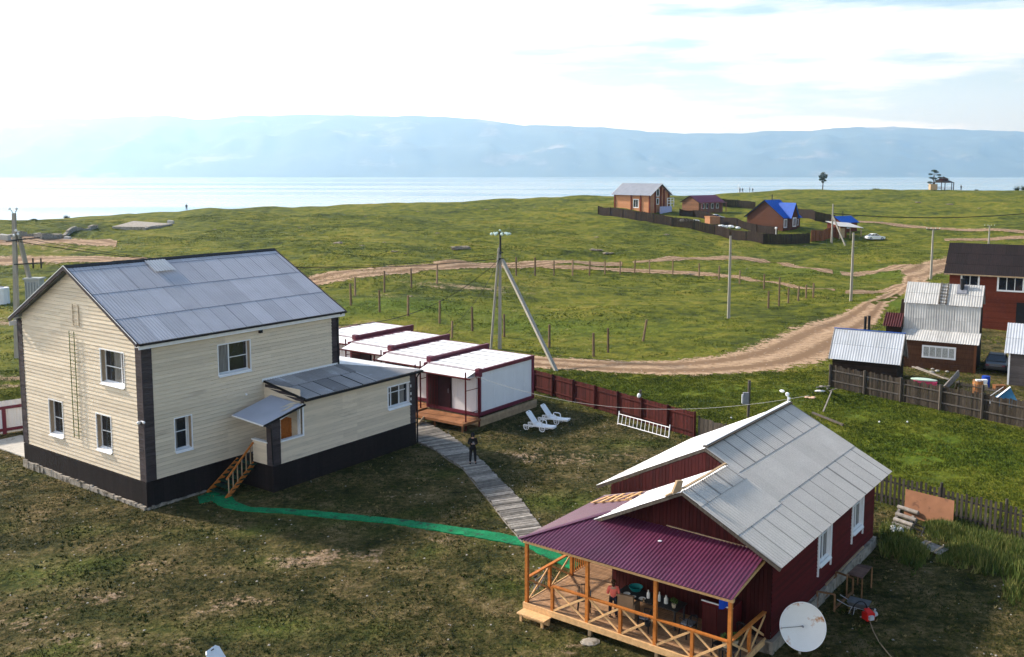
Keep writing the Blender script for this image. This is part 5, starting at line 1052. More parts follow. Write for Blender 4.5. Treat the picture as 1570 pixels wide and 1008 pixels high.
for a in (1.05, 4.2, 7.3): MB(b.o, b.d, b.n).fb(a, a+.22, .02, .10, -.05, 1.8).build('post', MAROON, wf)
# broken fence bits in front of the shed
q = thing('broken_fence', 'leaning remains of a wooden fence beside the tin-roofed shed', 'fence')
for a, z0, c, z1 in (((1255, 594), 0, (1252, 594), 1.15), ((1262, 632), 0, (1275, 600), 1.1), ((1257, 592), .1, (1262, 592), .7), ((1268, 595), 0, (1269, 597), 1.0)): MB().beam(at(*a, z0), at(*c, z1), .08, .08).build('post', GREYW, q)
for a, z0, c, z1 in (((1252, 594), 1.1, (1273, 592), 1.25), ((1265, 592), 1.0, (1275, 598), .3), ((1271, 600), 1.0, (1283, 596), 1.2)): MB().beam(at(*a, z0), at(*c, z1), .07, .05).build('rail', GREYW, q)
tag(MB().beam(at(1246, 633, .1), at(1293, 652, .1), .14, .12).build('timber_beam', DARKW), 'dark timber beam lying in the grass behind the red house roof', 'beam')

# ---------------------------------------------------------------- houses
def ghouse(name, label, p, az, Lu, Lv, he, hr, ridge, wallm, roofm, ov=.35, cat='house', gable=None, zb=-.6, rows=2, sheet=1.1, wl=.2, trim=None, group=None, slog=0):
    r = thing(name, label, cat, tuple(p), radians(90-az), group); b = MB()
    if slog:
        z = zb
        while z < he-.01: e = min(z+slog, he); j = .02*random.random(); b.box(-j, Lu+j, -j, Lv+j, z+.012, e); z = e
        b.box(.03, Lu-.03, .03, Lv-.03, zb, he-.01)
    else: b.box(0, Lu, 0, Lv, zb, he)
    if ridge == 'v':
        for y in (0, Lv-.06): b.prism([(0, y, he), (Lu, y, he), (Lu/2, y, hr-.06)], (0, .06, 0), .5)
    else:
        for x in (0, Lu-.06): b.prism([(x, 0, he), (x, Lv, he), (x, Lv/2, hr-.06)], (.06, 0, 0), .5)
    b.build('wall', wallm, r); b = MB()
    W = Lu if ridge == 'v' else Lv; s = (hr-he)/(W/2); ez = he-ov*s+.04
    if ridge == 'v':
        corr(b, (-ov, -ov, ez), (0, Lv+2*ov, 0), (W/2+ov, 0, (W/2+ov)*s), wl, .011, rows, sheet, 1); corr(b, (Lu+ov, -ov, ez), (0, Lv+2*ov, 0), (-W/2-ov, 0, (W/2+ov)*s), wl, .02, rows, sheet, 1)
    else:
        corr(b, (-ov, -ov, ez), (Lu+2*ov, 0, 0), (0, W/2+ov, (W/2+ov)*s), wl, .011, rows, sheet, 1); corr(b, (-ov, Lv+ov, ez), (Lu+2*ov, 0, 0), (0, -W/2-ov, (W/2+ov)*s), wl, .02, rows, sheet, 1)
    rf = b.build('roof', roofm, r); b = MB()
    for k in (-ov, (Lv if ridge == 'v' else Lu)+ov-.05):
        for sg in (0, 1):
            e = (-ov if not sg else W+ov)
            P1, P2 = ((e, k, ez-.08), (W/2, k, hr-.05)) if ridge == 'v' else ((k, e, ez-.08), (k, W/2, hr-.05))
            b.beam(P1, P2, .05, .16)
    b.build('verge_board', trim or FARW, rf)
    return r
AZN = 30.3; UN, VN = V((sin(radians(AZN)), cos(radians(AZN)), 0)), V((-cos(radians(AZN)), sin(radians(AZN)), 0))
def fwin(par, pl, a0, a1, z0, z1, vm=(.5,), Lu=0, cas=.12, curtain=(), hm=()):
    o, d, n = ((0, 0, 0), Y_, NX) if pl == 'x' else ((0, 0, 0), X_, NY)
    return window(par, o, d, n, a0, a1, z0, z1, depth=-.02, vm=vm, casing=cas, sash=.05, proud=.06, sill=False, curtain=curtain, hm=hm)
sh = ghouse('shed', 'low dark log shed with a tall galvanised roof behind the board fence', at(1374, 589), AZN, 3.4, 4.9, 1.85, 3.75, 'v', FARW, TIN, .28, cat='shed', slog=.22, rows=2, trim=GREYW); b = MB(); b.beam((1.7, -.3, 3.80), (1.7, 5.2, 3.80), .16, .03); b.build('ridge_cap', BLUE, sh)
b = MB(); b.prism([(.1, -.02, 1.85), (3.3, -.02, 1.85), (1.7, -.02, 3.5)], (0, -.02, 0), .7); b.build('gable_boards', GREYW, sh)
for k, px in enumerate((1340, 1346)): 
    o = MB(); o.tube([(0, 0, 0), (0, 0, 3.75)], .12, 8); o = o.build('stove_pipe', BLACK); o.location = at(px, 560-k)*1.0+V((.3, 3.2, 0)); tag(o, ('left' if k == 0 else 'right')+' one of the two black stove pipes rising behind the tin-roofed shed', 'stove pipe', 'black stove pipes behind the shed')
# grey slate-clad house
gh = thing('slate_clad_house', 'tall house clad in grey corrugated sheets with a brown lean-to and lace curtains', 'house', tuple(at(1494, 573)), radians(90-AZN))
b = MB(); z = 0
while z < 2.35: b.box(-.01*random.random(), 1.5, 0, 5.75, z+.01, min(z+.17, 2.4)); z += .17
b.build('lean_to_wall', M('dark_brown_boards', (.085, .038, .020), .85, .25, 4, (3, 3, .5), tint=.2), gh)
sd = [(0, 0, 2.3), (1.5, 0, 2.3), (1.5, 0, 0), (5.6, 0, 0), (5.6, 0, 4.4), (5.0, 0, 5.3), (3.3, 0, 6.9), (1.75, 0, 5.35), (1.45, 0, 3.05)]
b = MB(); b.prism(sd, (0, 5.7, 0), .5); b.build('wall', FARW, gh)
b = MB(); corr(b, (-.35, -.25, 2.42), (0, 6.25, 0), (1.8, 0, .72), .2, .014, 1, 1.1); corr(b, (1.40, -.12, 3.12), (0, 5.95, 0), (.3, 0, 2.28), .2, .014, [0, .42, 1], 1.1, 1); corr(b, (1.60, -.2, 5.33), (0, 6.1, 0), (1.72, 0, 1.64), .2, .014, [0, .5, 1], 1.1, 1); corr(b, (5.2, -.2, 5.15), (0, 6.1, 0), (-1.88, 0, 1.82), .2, .022, [0, .5, 1], 1.1, 1)
rfo = b.build('roof', M('pale_slate_sheet', (.40, .40, .39), .8, .14, 1.5, tint=.12, dirt=(.33, .32, .30), dsc=1.5, dth=.6), gh)
b = MB(); P, Q = V((1.55, 2.85, 5.38)), V((3.3, 2.85, 7.08))
for y in (-.28, .28): b.beam(P+V((0, y, 0)), Q+V((0, y, 0)), .08, .06)
for k in range(7): b.beam(P.lerp(Q, k/7+.05)+V((0, -.28, .02)), P.lerp(Q, k/7+.05)+V((0, .28, .02)), .1, .04)
b.build('roof_ladder', DARKW, rfo)
b = MB(); b.tube([(2.9, 1.5, 6.4), (2.9, 1.5, 7.5)], .16, 8); b.build('chimney', BLACK, rfo); b = MB(); b.box(2.5, 3.2, 1.1, 1.9, 6.55, 6.62); b.v = [(x, y, z-.95*(3.2-x)+.35) for x, y, z in b.v]; b.build('flashing', CLGR, rfo)
W = window(gh, (0, 0, 0), Y_, NX, 1.55, 4.0, 1.05, 1.95, depth=-.02, vm=(.2, .4, .6, .8), casing=.08, sash=.05, proud=.05, sill=False, glass=M('lace_curtain_glass', (.36, .37, .35), .3, .45, 6, (1, 3, 2), dirt=(.03, .03, .03), dsc=4, dth=.6))
b = MB(); b.box(-.06, .1, -.06, .12, 0, 2.4); b.box(-.04, .1, 5.62, 5.8, 0, 2.4); b.build('corner_post', LOGW, gh)
b = MB(); corr(b, (.3, 5.85, 3.35), (0, 1.5, 0), (1.5, 0, 1.0), .2, .03, 1, 1.2); b.build('side_roof', M('maroon_roof', (.06, .012, .014), .6, .2), gh); b = MB(); b.box(.5, 2.2, 5.85, 7.1, 0, 3.35); b.prism([(1.8, 5.9, 3.3), (3.2, 5.9, 3.3), (3.2, 5.9, 5.4)], (0, .4, 0)); b.build('side_wall', FARW, gh)
# red-brown two-storey house
p = at(1452, 500); bh = ghouse('two_storey_brown_house', 'long two-storey red-brown house with a dark roof and white windows at the right edge', p-VN*15.0, AZN, 8.0, 15.0, 6.0, 8.7, 'v', BRICK, BROOF, .55, slog=.24, rows=3, trim=TAN)
for (a0, a1, z0, z1, vm) in ((12.2, 13.8, 4.2, 5.6, (.5,)), (8.0, 10.3, 4.2, 5.6, (.33, .66)), (3.6, 5.6, 4.2, 5.6, (.5,)), (4.0, 5.5, 1.2, 2.6, (.5,)), (.8, 2.4, 4.2, 5.6, (.5,))): fwin(bh, 'x', a0, a1, z0, z1, vm)
MB().box(-.05, -.005, 7.0, 8.5, .2, 3.0).build('door', BLACK, bh); b = MB(); b.tube([(-.15, 5.85, 0), (-.15, 5.85, 6)], .05); b.build('downpipe', RUST, bh); b = MB(); b.box(-.62, -.5, -.5, 15.5, 5.62, 5.74); b.build('gutter', TAN, bh)
b = MB()
for k in range(4): b.box(-1.6+k*.35, -.0, 6.8, 8.7, 0, .22+k*.2)
b.build('doorstep', CONC, bh)
# small grey house at the right edge
p = at(1545, 590); g3 = ghouse('small_grey_house', 'small dark grey sided house with a pale sheet roof at the right edge', p-VN*7, AZN, 5, 7.0, 2.75, 4.5, 'v', M('grey_siding', (.10, .085, .082), .7, .1, 3, (1, 1, 4), tint=.2), TIN, .35, slog=.16, rows=2, trim=WHITE)
fwin(g3, 'x', 3.6, 5.0, 1.0, 2.3, (), cas=.14); MB().box(-.06, .02, 6.93, 7.06, 0, 2.7).build('corner_trim', WHITE, g3)
# neighbouring yard clutter
def nb(px, py, z=0): return at(px, py, z)
b = MB(); lathe(b, (0, 0, 0), [(0, 0), (.29, 0), (.31, .3), (.29, .32), (.31, .6), (.29, .88), (0, .9)], 14); o = place(b.build('plastic_barrel', M('blue_barrel', (.01, .05, .35), .4, .05)), nb(1511, 594)); tag(o, 'blue plastic barrel beside the brown lean-to', 'barrel')
b = MB(); lathe(b, (0, 0, 0), [(0, 0), (.29, 0), (.30, .85), (0, .86)], 12); o = place(b.build('rusty_drum', M('rust_drum', (.40, .16, .05), .8, .3, 3, dirt=(.12, .15, .12), dsc=2.5, dth=.56)), nb(1499, 604)); o.scale = (1.3, 1.3, 1.2); tag(o, 'rusty orange steel drum at the corner of the brown lean-to', 'drum')
tag(place(MB().box(-.2, .2, -.2, .2, 0, .45).build('cream_canister', BEIGE), nb(1508, 598)), 'cream canister between the rusty drum and the blue barrel', 'canister')
for px, lb in ((1498.5, 'left one of two white square buckets hung on the inner wattle fence'), (1507.5, 'right one of two white square buckets hung on the inner wattle fence')):
    b = MB(); b.hexa([(-.15, -.12, 0), (.15, -.12, 0), (.15, .12, 0), (-.15, .12, 0), (-.19, -.15, .32), (.19, -.15, .32), (.19, .15, .32), (-.19, .15, .32)]); b.box(-.05, .05, -.2, -.14, .2, .25); tag(place(b.build('bucket', WHITE), nb(px, 588, .8)-V((0, .15, 0))), lb, 'bucket', 'white buckets on the inner fence')
fence('wattle_fence', 'low dark inner fence of thin sticks in the neighbouring yard', [nb(1470, 604), nb(1545, 619)], .95, .035, .05, DARKW, 2.2, (.2, .75), rag=.06, post=(.1, .1))
r = thing('bench_box', 'bright pink box with a pale green lid in the neighbouring yard', 'box', tuple(nb(1418, 596)), radians(-28)); MB().box(-.85, .85, -.3, .3, .1, .62).build('box_body', M('pink_paint', (.48, .05, .12), .7, .15), r); b = MB(); b.ball((-.1, .05, .68), .95, 14, 5, (1.05, .42, .12)); b.build('lid', M('pale_green', (.42, .55, .46), .6, .1), r)
for x in (-.7, .7): MB().box(x-.05, x+.05, -.25, .25, 0, .1).build('leg', GREYW, r)
r = thing('tent_boat', 'blue and white tarpaulin stretched like a small tent in the neighbouring yard', 'tarpaulin', tuple(nb(1540, 622)), radians(-20)); b = MB(); A, B_, C_, D_, E_, F_ = V((-1.2, -.5, 0)), V((1.0, -.6, .0)), V((.3, 0, 1.35)), V((1.0, .5, 0)), V((-1.2, .5, 0)), V((-.1, .1, 1.2)); b.face([A, B_, C_]); b.face([B_, D_, C_]); b.face([D_, E_, C_]); b.face([A, C_, E_]); b.build('cover', M('blue_tarp', (.03, .13, .24), .5, .2), r); b = MB(); b.beam(A+V((0, 0, .02)), C_+V((0, 0, .03)), .16, .02); b.beam(E_+V((-.25, 0, .02)), F_+V((0, .1, .1)), .1, .02); b.build('white_edge', WHITE, r)
tag(place(MB().box(-.4, .4, -.25, .25, 0, .4).box(-.42, .42, -.27, .27, .4, .44).build('crate', RUST), nb(1532, 599)), 'rust-brown crate near the inner stick fence', 'crate')
b = MB(); b.beam(nb(1448, 596, .0), nb(1470, 572, .9), .1, .5); b.beam(nb(1466, 596), nb(1468, 586, 1.2), .2, .08); tag(b.build('grey_boards', GREYW), 'grey boards leaning in the middle of the neighbouring yard', 'boards')
for i, (a, c) in enumerate((((1388, 556), (1448, 580)), ((1398, 562), (1460, 584)))): tag(MB().beam(nb(*a, .08), nb(*c, .08), .12, .1).build('long_pole', GREYW), ('upper' if i == 0 else 'lower')+' one of two long grey poles lying behind the board fence', 'pole', 'long poles on the ground')
for i, (px, py) in enumerate(((1430, 566), (1437, 569), (1446, 566), (1452, 570), (1441, 563), (1428, 571))): o = MB().ball((0, 0, 0), .14+.04*(i % 3), 6, 4, (1.3, 1, .6)).build('stone', CONC); place(o, nb(px, py, .05)); tag(o, 'small pale stone in the flower bed under the lace-curtained window', 'stone', 'stones of the flower bed')
r = thing('parked_car', 'dark car parked in the narrow gap between the slate-clad house and the grey house', 'car', tuple(nb(1528, 566)), radians(60))
def car(name, label, loc, rz, mat, sc=1., root=None):
    r = root or thing(name, label, 'car', loc, rz); r.scale = (sc,)*3
    def loft(secs, n, mt, nm, par):
        b = MB()
        for k in range(len(secs)-1):
            for a in range(n): b.face([secs[k][a], secs[k+1][a], secs[k+1][(a+1) % n], secs[k][(a+1) % n]], .5)
        b.face(secs[0][::-1], .5); b.face(secs[-1], .5); return b.build(nm, mt, par)
    S = []
    for x, zt, zb_, w_ in ((-2.2, .60, .40, .70), (-2.12, .80, .28, .80), (-1.5, .92, .22, .86), (-.9, .97, .2, .87), (0, .95, .2, .88), (.9, .92, .2, .87), (1.6, .82, .22, .84), (2.1, .70, .28, .78), (2.2, .55, .38, .68)): S.append([(x, -w_, zb_), (x, -w_, zt-.15), (x, -w_*.88, zt), (x, w_*.88, zt), (x, w_, zt-.15), (x, w_, zb_)])
    body = loft(S, 6, mat, 'body', r)
    loft([[(x, -w_, .92), (x, -w_*.97, zt), (x, w_*.97, zt), (x, w_, .92)] for x, zt, w_ in ((-1.55, .95, .70), (-.85, 1.32, .62), (.15, 1.34, .62), (.95, .95, .70))], 4, GLASS, 'windows', r)
    b = MB(); b.hexa([(-.88, -.60, 1.32), (.18, -.60, 1.33), (.18, .60, 1.33), (-.88, .60, 1.32), (-.8, -.55, 1.40), (.1, -.55, 1.41), (.1, .55, 1.41), (-.8, .55, 1.40)], .5)
    for s in (-1, 1): b.beam((-1.5, s*.70, .95), (-.86, s*.61, 1.34), .05, .05); b.beam((.93, s*.70, .95), (.17, s*.61, 1.35), .05, .05); b.beam((-.35, s*.66, .95), (-.35, s*.62, 1.34), .06, .06)
    b.build('roof', mat, r)
    for x in (-1.35, 1.35):
        for s in (-1, 1): b = MB(); b.tube([(x, s*.70, .32), (x, s*.88, .32)], .32, 14); w_ = b.build('wheel', BLACK, r); b = MB(); b.tube([(x, s*.88, .32), (x, s*.895, .32)], .19, 10); b.build('hubcap', TIN, w_)
    for s in (-1, 1): MB().box(2.12, 2.19, s*.6-.14, s*.6+.14, .56, .68).build('headlight', WHITE, r); MB().box(-2.2, -2.14, s*.6-.12, s*.6+.12, .62, .74).build('tail_light', MAROON, r)
    return r
car('', '', None, 0, M('dark_car_paint', (.03, .032, .036), .3, .05, spec=.6), 1.0, root=r)
CARW = M('white_car_paint', (.78, .79, .80), .25, .02, spec=.6)
p = T(1341, 368); car('parked_car', 'white saloon car parked on the grass below the small blue-roofed hut', tuple(p), radians(8), CARW, 1.03)
p = T(1098, 337); car('parked_car', 'silver-white car half hidden behind the dark fence near the purple-roofed cabin', tuple(p), radians(15), CARW, 1.0)
# far farmstead
p = T(996, 327.5); lw = ghouse('log_house', 'tall honey-brown log house with a grey roof and red trim above the long dark fence', p, 46, 8.2, 12.0, 5.3, 7.9, 'v', LOGF, M('grey_metal_roof', (.21, .23, .27), .6, .1, 1), .9, slog=.5, rows=1, wl=1.3, trim=WHITE)
RBS = M('red_brown_stain', (.14, .025, .010), .8, .2)
for y in (0, 3.0, 6.2, 12.0): MB().box(-.3, .05, y-.16, y+.16, -.4, 5.2).build('corner_log', RBS, lw)
for x in (2.2, 4.6, 6.0, 8.2): MB().box(x-.16, x+.16, -.3, .05, -.4, 5.2+min(x, 8.2-x)*.55).build('corner_log', RBS, lw)
fwin(lw, 'x', 3.9, 5.5, 1.5, 3.6, (.5,), cas=.15); fwin(lw, 'y', 2.9, 3.9, 4.6, 6.4, (), cas=.15); fwin(lw, 'y', 2.9, 3.8, 2.4, 3.9, (), cas=.15)
pf = thing('grey_porch', 'grey solid porch wall with white balustrade at the right foot of the log house', 'porch', tuple(T(1012, 328)), radians(90-46)); MB().box(0, 5.0, -.15, .15, -1, 1.9).build('wall', CLL, pf)
b = MB()
for x in (3.2, 4.6, 6.0): b.box(x-.08, x+.08, -.1, .1, 1.6, 4.1)
for z in (2.6, 3.3, 4.0): b.box(3.2, 6.0, -.05, .05, z, z+.16)
b.build('balustrade', WHITE, pf)
p = T(1071, 326); ph_ = ghouse('long_cabin', 'long low wooden cabin with a purple roof inside the fenced farmstead', p, 50, 10.5, 5.8, 2.9, 4.5, 'u', M('brown_log_cabin', (.20, .10, .055), .85, .2, 3, tint=.2), M('far_purple_roof', (.11, .02, .05), .5, .1), .4, slog=.3, wl=1)
for x in (1.3, 3.2, 5.4, 7.6): fwin(ph_, 'y', x, x+1.0, 1.0, 2.3, (), cas=.08)
b = MB()
for x in (0, 2.6, 5.2, 7.8, 10.4): b.box(x-.08, x+.08, -1.3, -1.15, 0, 2.5)
b.box(-.2, 10.7, -1.4, -.2, 2.5, 2.6); b.build('porch_posts', MAROON, ph_)
p = T(1200, 355.5); bl = ghouse('blue_roof_house', 'dark log house with a bright blue roof and a cross gable in the farmstead', p, 50, 5.6, 10.6, 3.7, 7.6, 'u', M('dark_log', (.075, .028, .014), .85, .2, 4, (.3, .3, 4), tint=.2), BLUE, .6, slog=.3, rows=1)
b = MB(); b.box(2.2, 5.0, -.8, 1.5, -.3, 3.9); b.prism([(2.2, -.8, 3.9), (5.0, -.8, 3.9), (3.6, -.8, 6.8)], (0, 3.5, 0)); b.build('cross_gable', _m['dark_log'], bl)
b = MB(); corr(b, (1.8, -1.2, 3.2), (0, 5, 0), (1.8, 0, 3.8), .3, .02, 1, 2); corr(b, (5.4, -1.2, 3.2), (0, 5, 0), (-1.8, 0, 3.8), .3, .02, 1, 2); b.build('cross_roof', BLUE, bl)
fwin(bl, 'y', .5, 1.5, 1.1, 2.9, (.5,), cas=.18); window(bl, (0, -.8, 0), X_, NY, 3.1, 4.2, 1.3, 3.2, depth=-.02, vm=(.5,), casing=.2, sash=.05, proud=.06, sill=False)
b = MB(); b.box(5.6, 8.2, .6, 4, -.3, 3.2); b.build('side_room', BRICK, bl); b = MB(); corr(b, (5.5, .1, 3.2), (3.0, 0, 0), (0, 3, 2.2), .3, .02, 1, 2); b.build('side_roof', BLUE, bl); window(bl, (0, .6, 0), X_, NY, 6.5, 7.3, 1.4, 2.7, depth=-.02, casing=.15, sash=.05, proud=.06, sill=False)
b = MB(); b.tube([(2.8, 5.3, 7.2), (2.8, 5.3, 9.0)], .12); b.build('stove_pipe', BLACK, bl)
p = T(1290, 358); hb = ghouse('blue_roof_hut', 'small red-brown hut with a bright blue roof by the far sandy track', p, 52, 6.6, 4.0, 2.7, 4.0, 'u', BRICK, BLUE, .4, cat='hut', slog=.25, rows=1); fwin(hb, 'y', 1.8, 3.8, 1.2, 2.3, (.33, .66), cas=.12); b = MB(); b.tube([(3.4, 2, 3.5), (3.4, 2, 5.2)], .1); b.build('stove_pipe', BLACK, hb)
p = T(1283, 366); cs = thing('open_shelter', 'open shelter with a long tilted pale roof in front of the small blue-roofed hut', 'shelter', tuple(p), radians(90-64)); b = MB(); b.hexa([(-.3, -1.2, 2.9), (7.2, -1.2, 2.3), (7.2, 3.6, 3.3), (-.3, 3.6, 3.9), (-.3, -1.2, 2.98), (7.2, -1.2, 2.38), (7.2, 3.6, 3.38), (-.3, 3.6, 3.98)]); b.build('roof', M('pale_roofing_felt', (.50, .49, .48), .8, .15), cs)
for x in (0, 3.3, 6.8): MB().box(x-.1, x+.1, -.9, -.75, -.3, 2.85-x*.085).build('post', TAN, cs)
MB().box(0, 3.2, .2, .3, -.3, 2.9).build('back_wall', LOGW, cs); MB().box(.2, 1.5, -.9, -.8, .2, 2.4).build('side_panel', TAN, cs)
fence('board_fence', 'orange-brown board wall between the dark fence and the open shelter', [T(1243, 371), T(1270, 366), T(1296, 361)], 2.5, .25, .02, M('orange_brown_boards', (.20, .07, .025), .85, .25, 3, tint=.2), 3, (), rag=.05)
fence('board_fence', 'long dark plank fence running down the slope in front of the farmstead', [T(917, 329), T(975, 338), T(1030, 347.5), T(1095, 360), T(1170, 374.5), T(1241, 373)], 2.25, .2, .02, FARW, 5, (), rag=.08, post_h=.05)
fence('board_fence', 'dark plank fence on the far side of the farmstead, right of the purple-roofed cabin', [T(1104, 316.5), T(1130, 318), T(1158, 321.5)], 2.2, .25, .02, FARW, 6, (), rag=.05)
fence('board_fence', 'dark plank fence on the slope between the cross-gabled house and the small blue-roofed hut', [T(1224, 334), T(1250, 338.5), T(1280, 344)], 2.4, .25, .02, FARW, 6, (), rag=.05)
fence('board_fence', 'dark inner plank fence from the log house to the cross-gabled house', [T(1042, 331), T(1085, 337), T(1130, 347), T(1192, 361)], 1.9, .25, .02, FARW, 6, (), rag=.05)
tag(MB().box(-1.6, 1.6, -1, 1, 0, 1.8).prism([(-1.7, -1.1, 1.8), (1.7, -1.1, 1.8), (1.7, -1.1, 1.95), (-1.7, -1.1, 2.05)], (0, 2.2, 0)).build('box_hut', LOGF), 'small sand-coloured box hut inside the fenced farmstead', 'hut'); place(COL.objects['box_hut'], T(1092, 344), .5)
b = MB(); b.hexa([(-2.5, -1, .3), (2.5, -1, .3), (2.5, 1, .3), (-2.5, 1, .3), (-2.2, -.8, .8), (2.2, -.8, .6), (2.2, .8, .6), (-2.2, .8, .8)]); tag(place(b.build('covered_boat', WHITE), T(1057, 341), .4), 'flat white covered shape behind the plank fence, right of the log house', 'boat')
for i, (px, py) in enumerate(((1105, 350), (1112, 350.5), (1121, 350), (1131, 352))):
    b = MB()
    for k in range(4): b.ball((random.uniform(-.4, .4), random.uniform(-.3, .3), .3+random.uniform(0, .2)), random.uniform(.25, .5), 7, 5, (1.3, 1, .8))
    tag(place(b.build('white_sack', WHITE), T(px, py)), ('leftmost', 'second', 'third', 'rightmost')[i]+' pale sack of the four behind the long plank fence', 'sack', 'pale sacks behind the fence')
b = MB(); b.tube([(0, 0, 0), (0, 0, 1.6)], .08); b.ball((0, 0, 1.8), .3); tag(place(b.build('white_post', WHITE), T(1189.5, 362)), 'short white round-topped post left of the blue-roofed house', 'post')

# ---------------------------------------------------------------- power poles and wires
CPOLE = M('concrete_pole', (.31, .29, .25), .9, .12, 3, (2, 2, .4), dirt=(.26, .25, .22), dsc=2)
INS = M('pale_green_insulator', (.50, .62, .56), .2, .1, spec=.7)
def pole(label, p, h, r0=.16, r1=.10, top='bare', lean=None, group='concrete power poles'):
    r = thing('power_pole', label, 'power pole', tuple(p), 0, group)
    b = MB(); b.hexa([(-r0, -r0*.8, -.3), (r0, -r0*.8, -.3), (r0, r0*.8, -.3), (-r0, r0*.8, -.3), (-r1, -r1*.8, h), (r1, -r1*.8, h), (r1, r1*.8, h), (-r1, r1*.8, h)], .5); b.build('shaft', CPOLE, r)
    if top == 'arm':
        b = MB(); b.beam((-1.1, 0, h-.15), (1.1, 0, h-.15), .08, .1); b.build('crossarm', IRON, r)
        for x in (-1.0, -.35, .35, 1.0): b = MB(); lathe(b, (x, 0, h-.1), [(0, 0), (.02, 0), (.02, .12), (.07, .14), (.06, .24), (0, .26)], 8); b.build('insulator', INS, r)
    elif top == 'hook': b = MB(); b.tube([(r1, 0, h-.4), (.35, 0, h-.4)], .02); b.tube([(0, -r1, h-1.9), (.25, -.2, h-2)], .02); b.build('bracket', IRON, r)
    return r
def hpx(p, py): return CAMZ-(py-HY)*p.y/FOC*(1+0) - p.z if False else None
def top_z(p, py):
    r = ray(CX, py); return CAMZ+r.z*(p.y/r.y)
def polepx(label, bx, by, ty, top='bare', g=at, **k): p = g(bx, by) if g is at else g(bx, by); return p, pole(label, p, top_z(p, ty)-p.z, top=top, **k)
p1118, _ = polepx('tall concrete pole standing alone in the middle of the green meadow', 1117, 490, 362, 'hook')
p1305, _ = polepx('concrete pole at the road fork, left of the tin-roofed shed', 1304.5, 462, 357, 'hook')
p1428, _ = polepx('concrete pole with a crossarm rising behind the slate-clad house', 1427, 428, 351, 'arm')
p1515, _ = polepx('far concrete pole with a crossarm above the dark brown roof', 1515, 388, 346, 'arm', g=T)
p = T(1275, 372.5); p1275 = p; r = pole('twin-legged far concrete pole in front of the orange-brown board wall', p, top_z(p, 313)-p.z, .2, .12, 'hook'); b = MB(); b.beam((0, 0, top_z(p, 331)-p.z), (T(1296, 377)-p), .28, .28); b.build('strut', CPOLE, r)
# big pole by the cabins
mp_ = thing('power_pole', 'tall pole with two struts and a ring of glass insulators beside the cabins', 'power pole', (-1.15, 87.36, 0), 0, 'concrete power poles')
b = MB(); b.hexa([(-.18, -.15, -.3), (.18, -.15, -.3), (.18, .15, -.3), (-.18, .15, -.3), (-.11+.06, -.1, 9.9), (.11+.06, -.1, 9.9), (.11+.06, .1, 9.9), (-.11+.06, .1, 9.9)], .5); b.build('shaft', CPOLE, mp_)
b = MB(); b.tube([(-.85, .0, -.3), (-.06, -.2, 9.6)], [.12, .10], 8); b.build('strut', CPOLE, mp_); b = MB(); b.beam((5.0, -9.3, -.3), (.25, -.15, 8.5), .28, .26); b.build('strut', CPOLE, mp_)
b = MB(); b.tube([(.08, -.12, 9.0), (.08, -.12, 11.1)], .09, 8)
for z in (8.6, 9.2): b.tube([(-.2, -.2, z), (.35, -.2, z)], .06)
for a in range(9): t_ = a*2*pi/9; b.tube([(.08, -.12, 10.95), (.08+.8*cos(t_), -.12+.8*sin(t_), 10.85)], .03, 5)
b.build('steel_head', IRON, mp_); b = MB()
for a in range(9): t_ = a*2*pi/9; b.ball((.08+.86*cos(t_), -.12+.86*sin(t_), 10.88), .14, 8, 5, (1, 1, .9)); b.ball((.08+.6*cos(t_), -.12+.6*sin(t_), 10.95), .10, 8, 5)
b.ball((.05, -.12, 11.2), .11, 8, 5); b.build('insulators', INS, mp_)
# left twin pole with transformer
lp = thing('transformer_pole', 'tall twin-legged concrete pole with a grey transformer cabinet at the left edge', 'power pole', (-43.77, 83.04, .1), 0, 'concrete power poles')
tz = top_z(V((0, 83, 0)), 329); b = MB(); b.hexa([(-.22, -.2, -.4), (.22, -.2, -.4), (.22, .2, -.4), (-.22, .2, -.4), (.30, -.12, tz), (.58, -.12, tz), (.58, .12, tz), (.30, .12, tz)], .5); b.build('shaft', CPOLE, lp)
b = MB(); b.beam((1.9, 1.8, -.3), (.62, .1, tz-1.6), .32, .3); b.build('strut', CPOLE, lp)
b = MB(); b.beam((.2, -.25, 10.5), (2.3, .6, 10.7), .08, .1); b.beam((-.3, -.2, 10.4), (.7, -.2, 10.5), .06, .08); b.build('crossarm', IRON, lp); b = MB(); b.beam((.3, -.2, 8.4), (2.6, .4, 8.5), .08, .1)
for x in (.3, 1.7, 2.4): b.beam((x, .3, 8.0), (x, .3, 8.9), .1, .1)
b.build('switch_arm', IRON, lp); b = MB()
for s in (-.3, .3): b.tube([(.44, 0, tz-.1), (.44+s, 0, tz+.35)], .03)
b.build('top_bracket', IRON, lp); b = MB()
for x, z in ((.14, tz+.4), (.74, tz+.4), (.6, tz-1.5), (.75, tz-1.8), (.4, tz-1.9)): b.ball((x, -.15, z), .12, 8, 5)
b.build('insulators', WHITE, lp); TRM = M('grey_steel_cabinet', (.36, .38, .38), .6, .1)
b = MB(); b.box(.9, 2.2, .2, 1.1, 4.9, 7.0); b.box(.8, 2.3, .1, 1.2, 7.0, 7.15)
for k in range(5): b.box(.95+k*.25, 1.0+k*.25, .1, .2, 5.1, 6.8)
b.build('transformer_cabinet', TRM, lp)
WIRE = M('black_cable', (.012, .012, .012), .6, .1); WIREP = M('pale_cable', (.30, .30, .29), .6, .1)
def wire(label, p, q, sag, r=.02, mat=WIRE, n=24):
    p, q = V(p), V(q); b = MB(); b.tube([p.lerp(q, k/n)-V((0, 0, 4*sag*(k/n)*(1-k/n))) for k in range(n+1)], r, 4); return tag(b.build('power_cable', mat), label, 'cable')
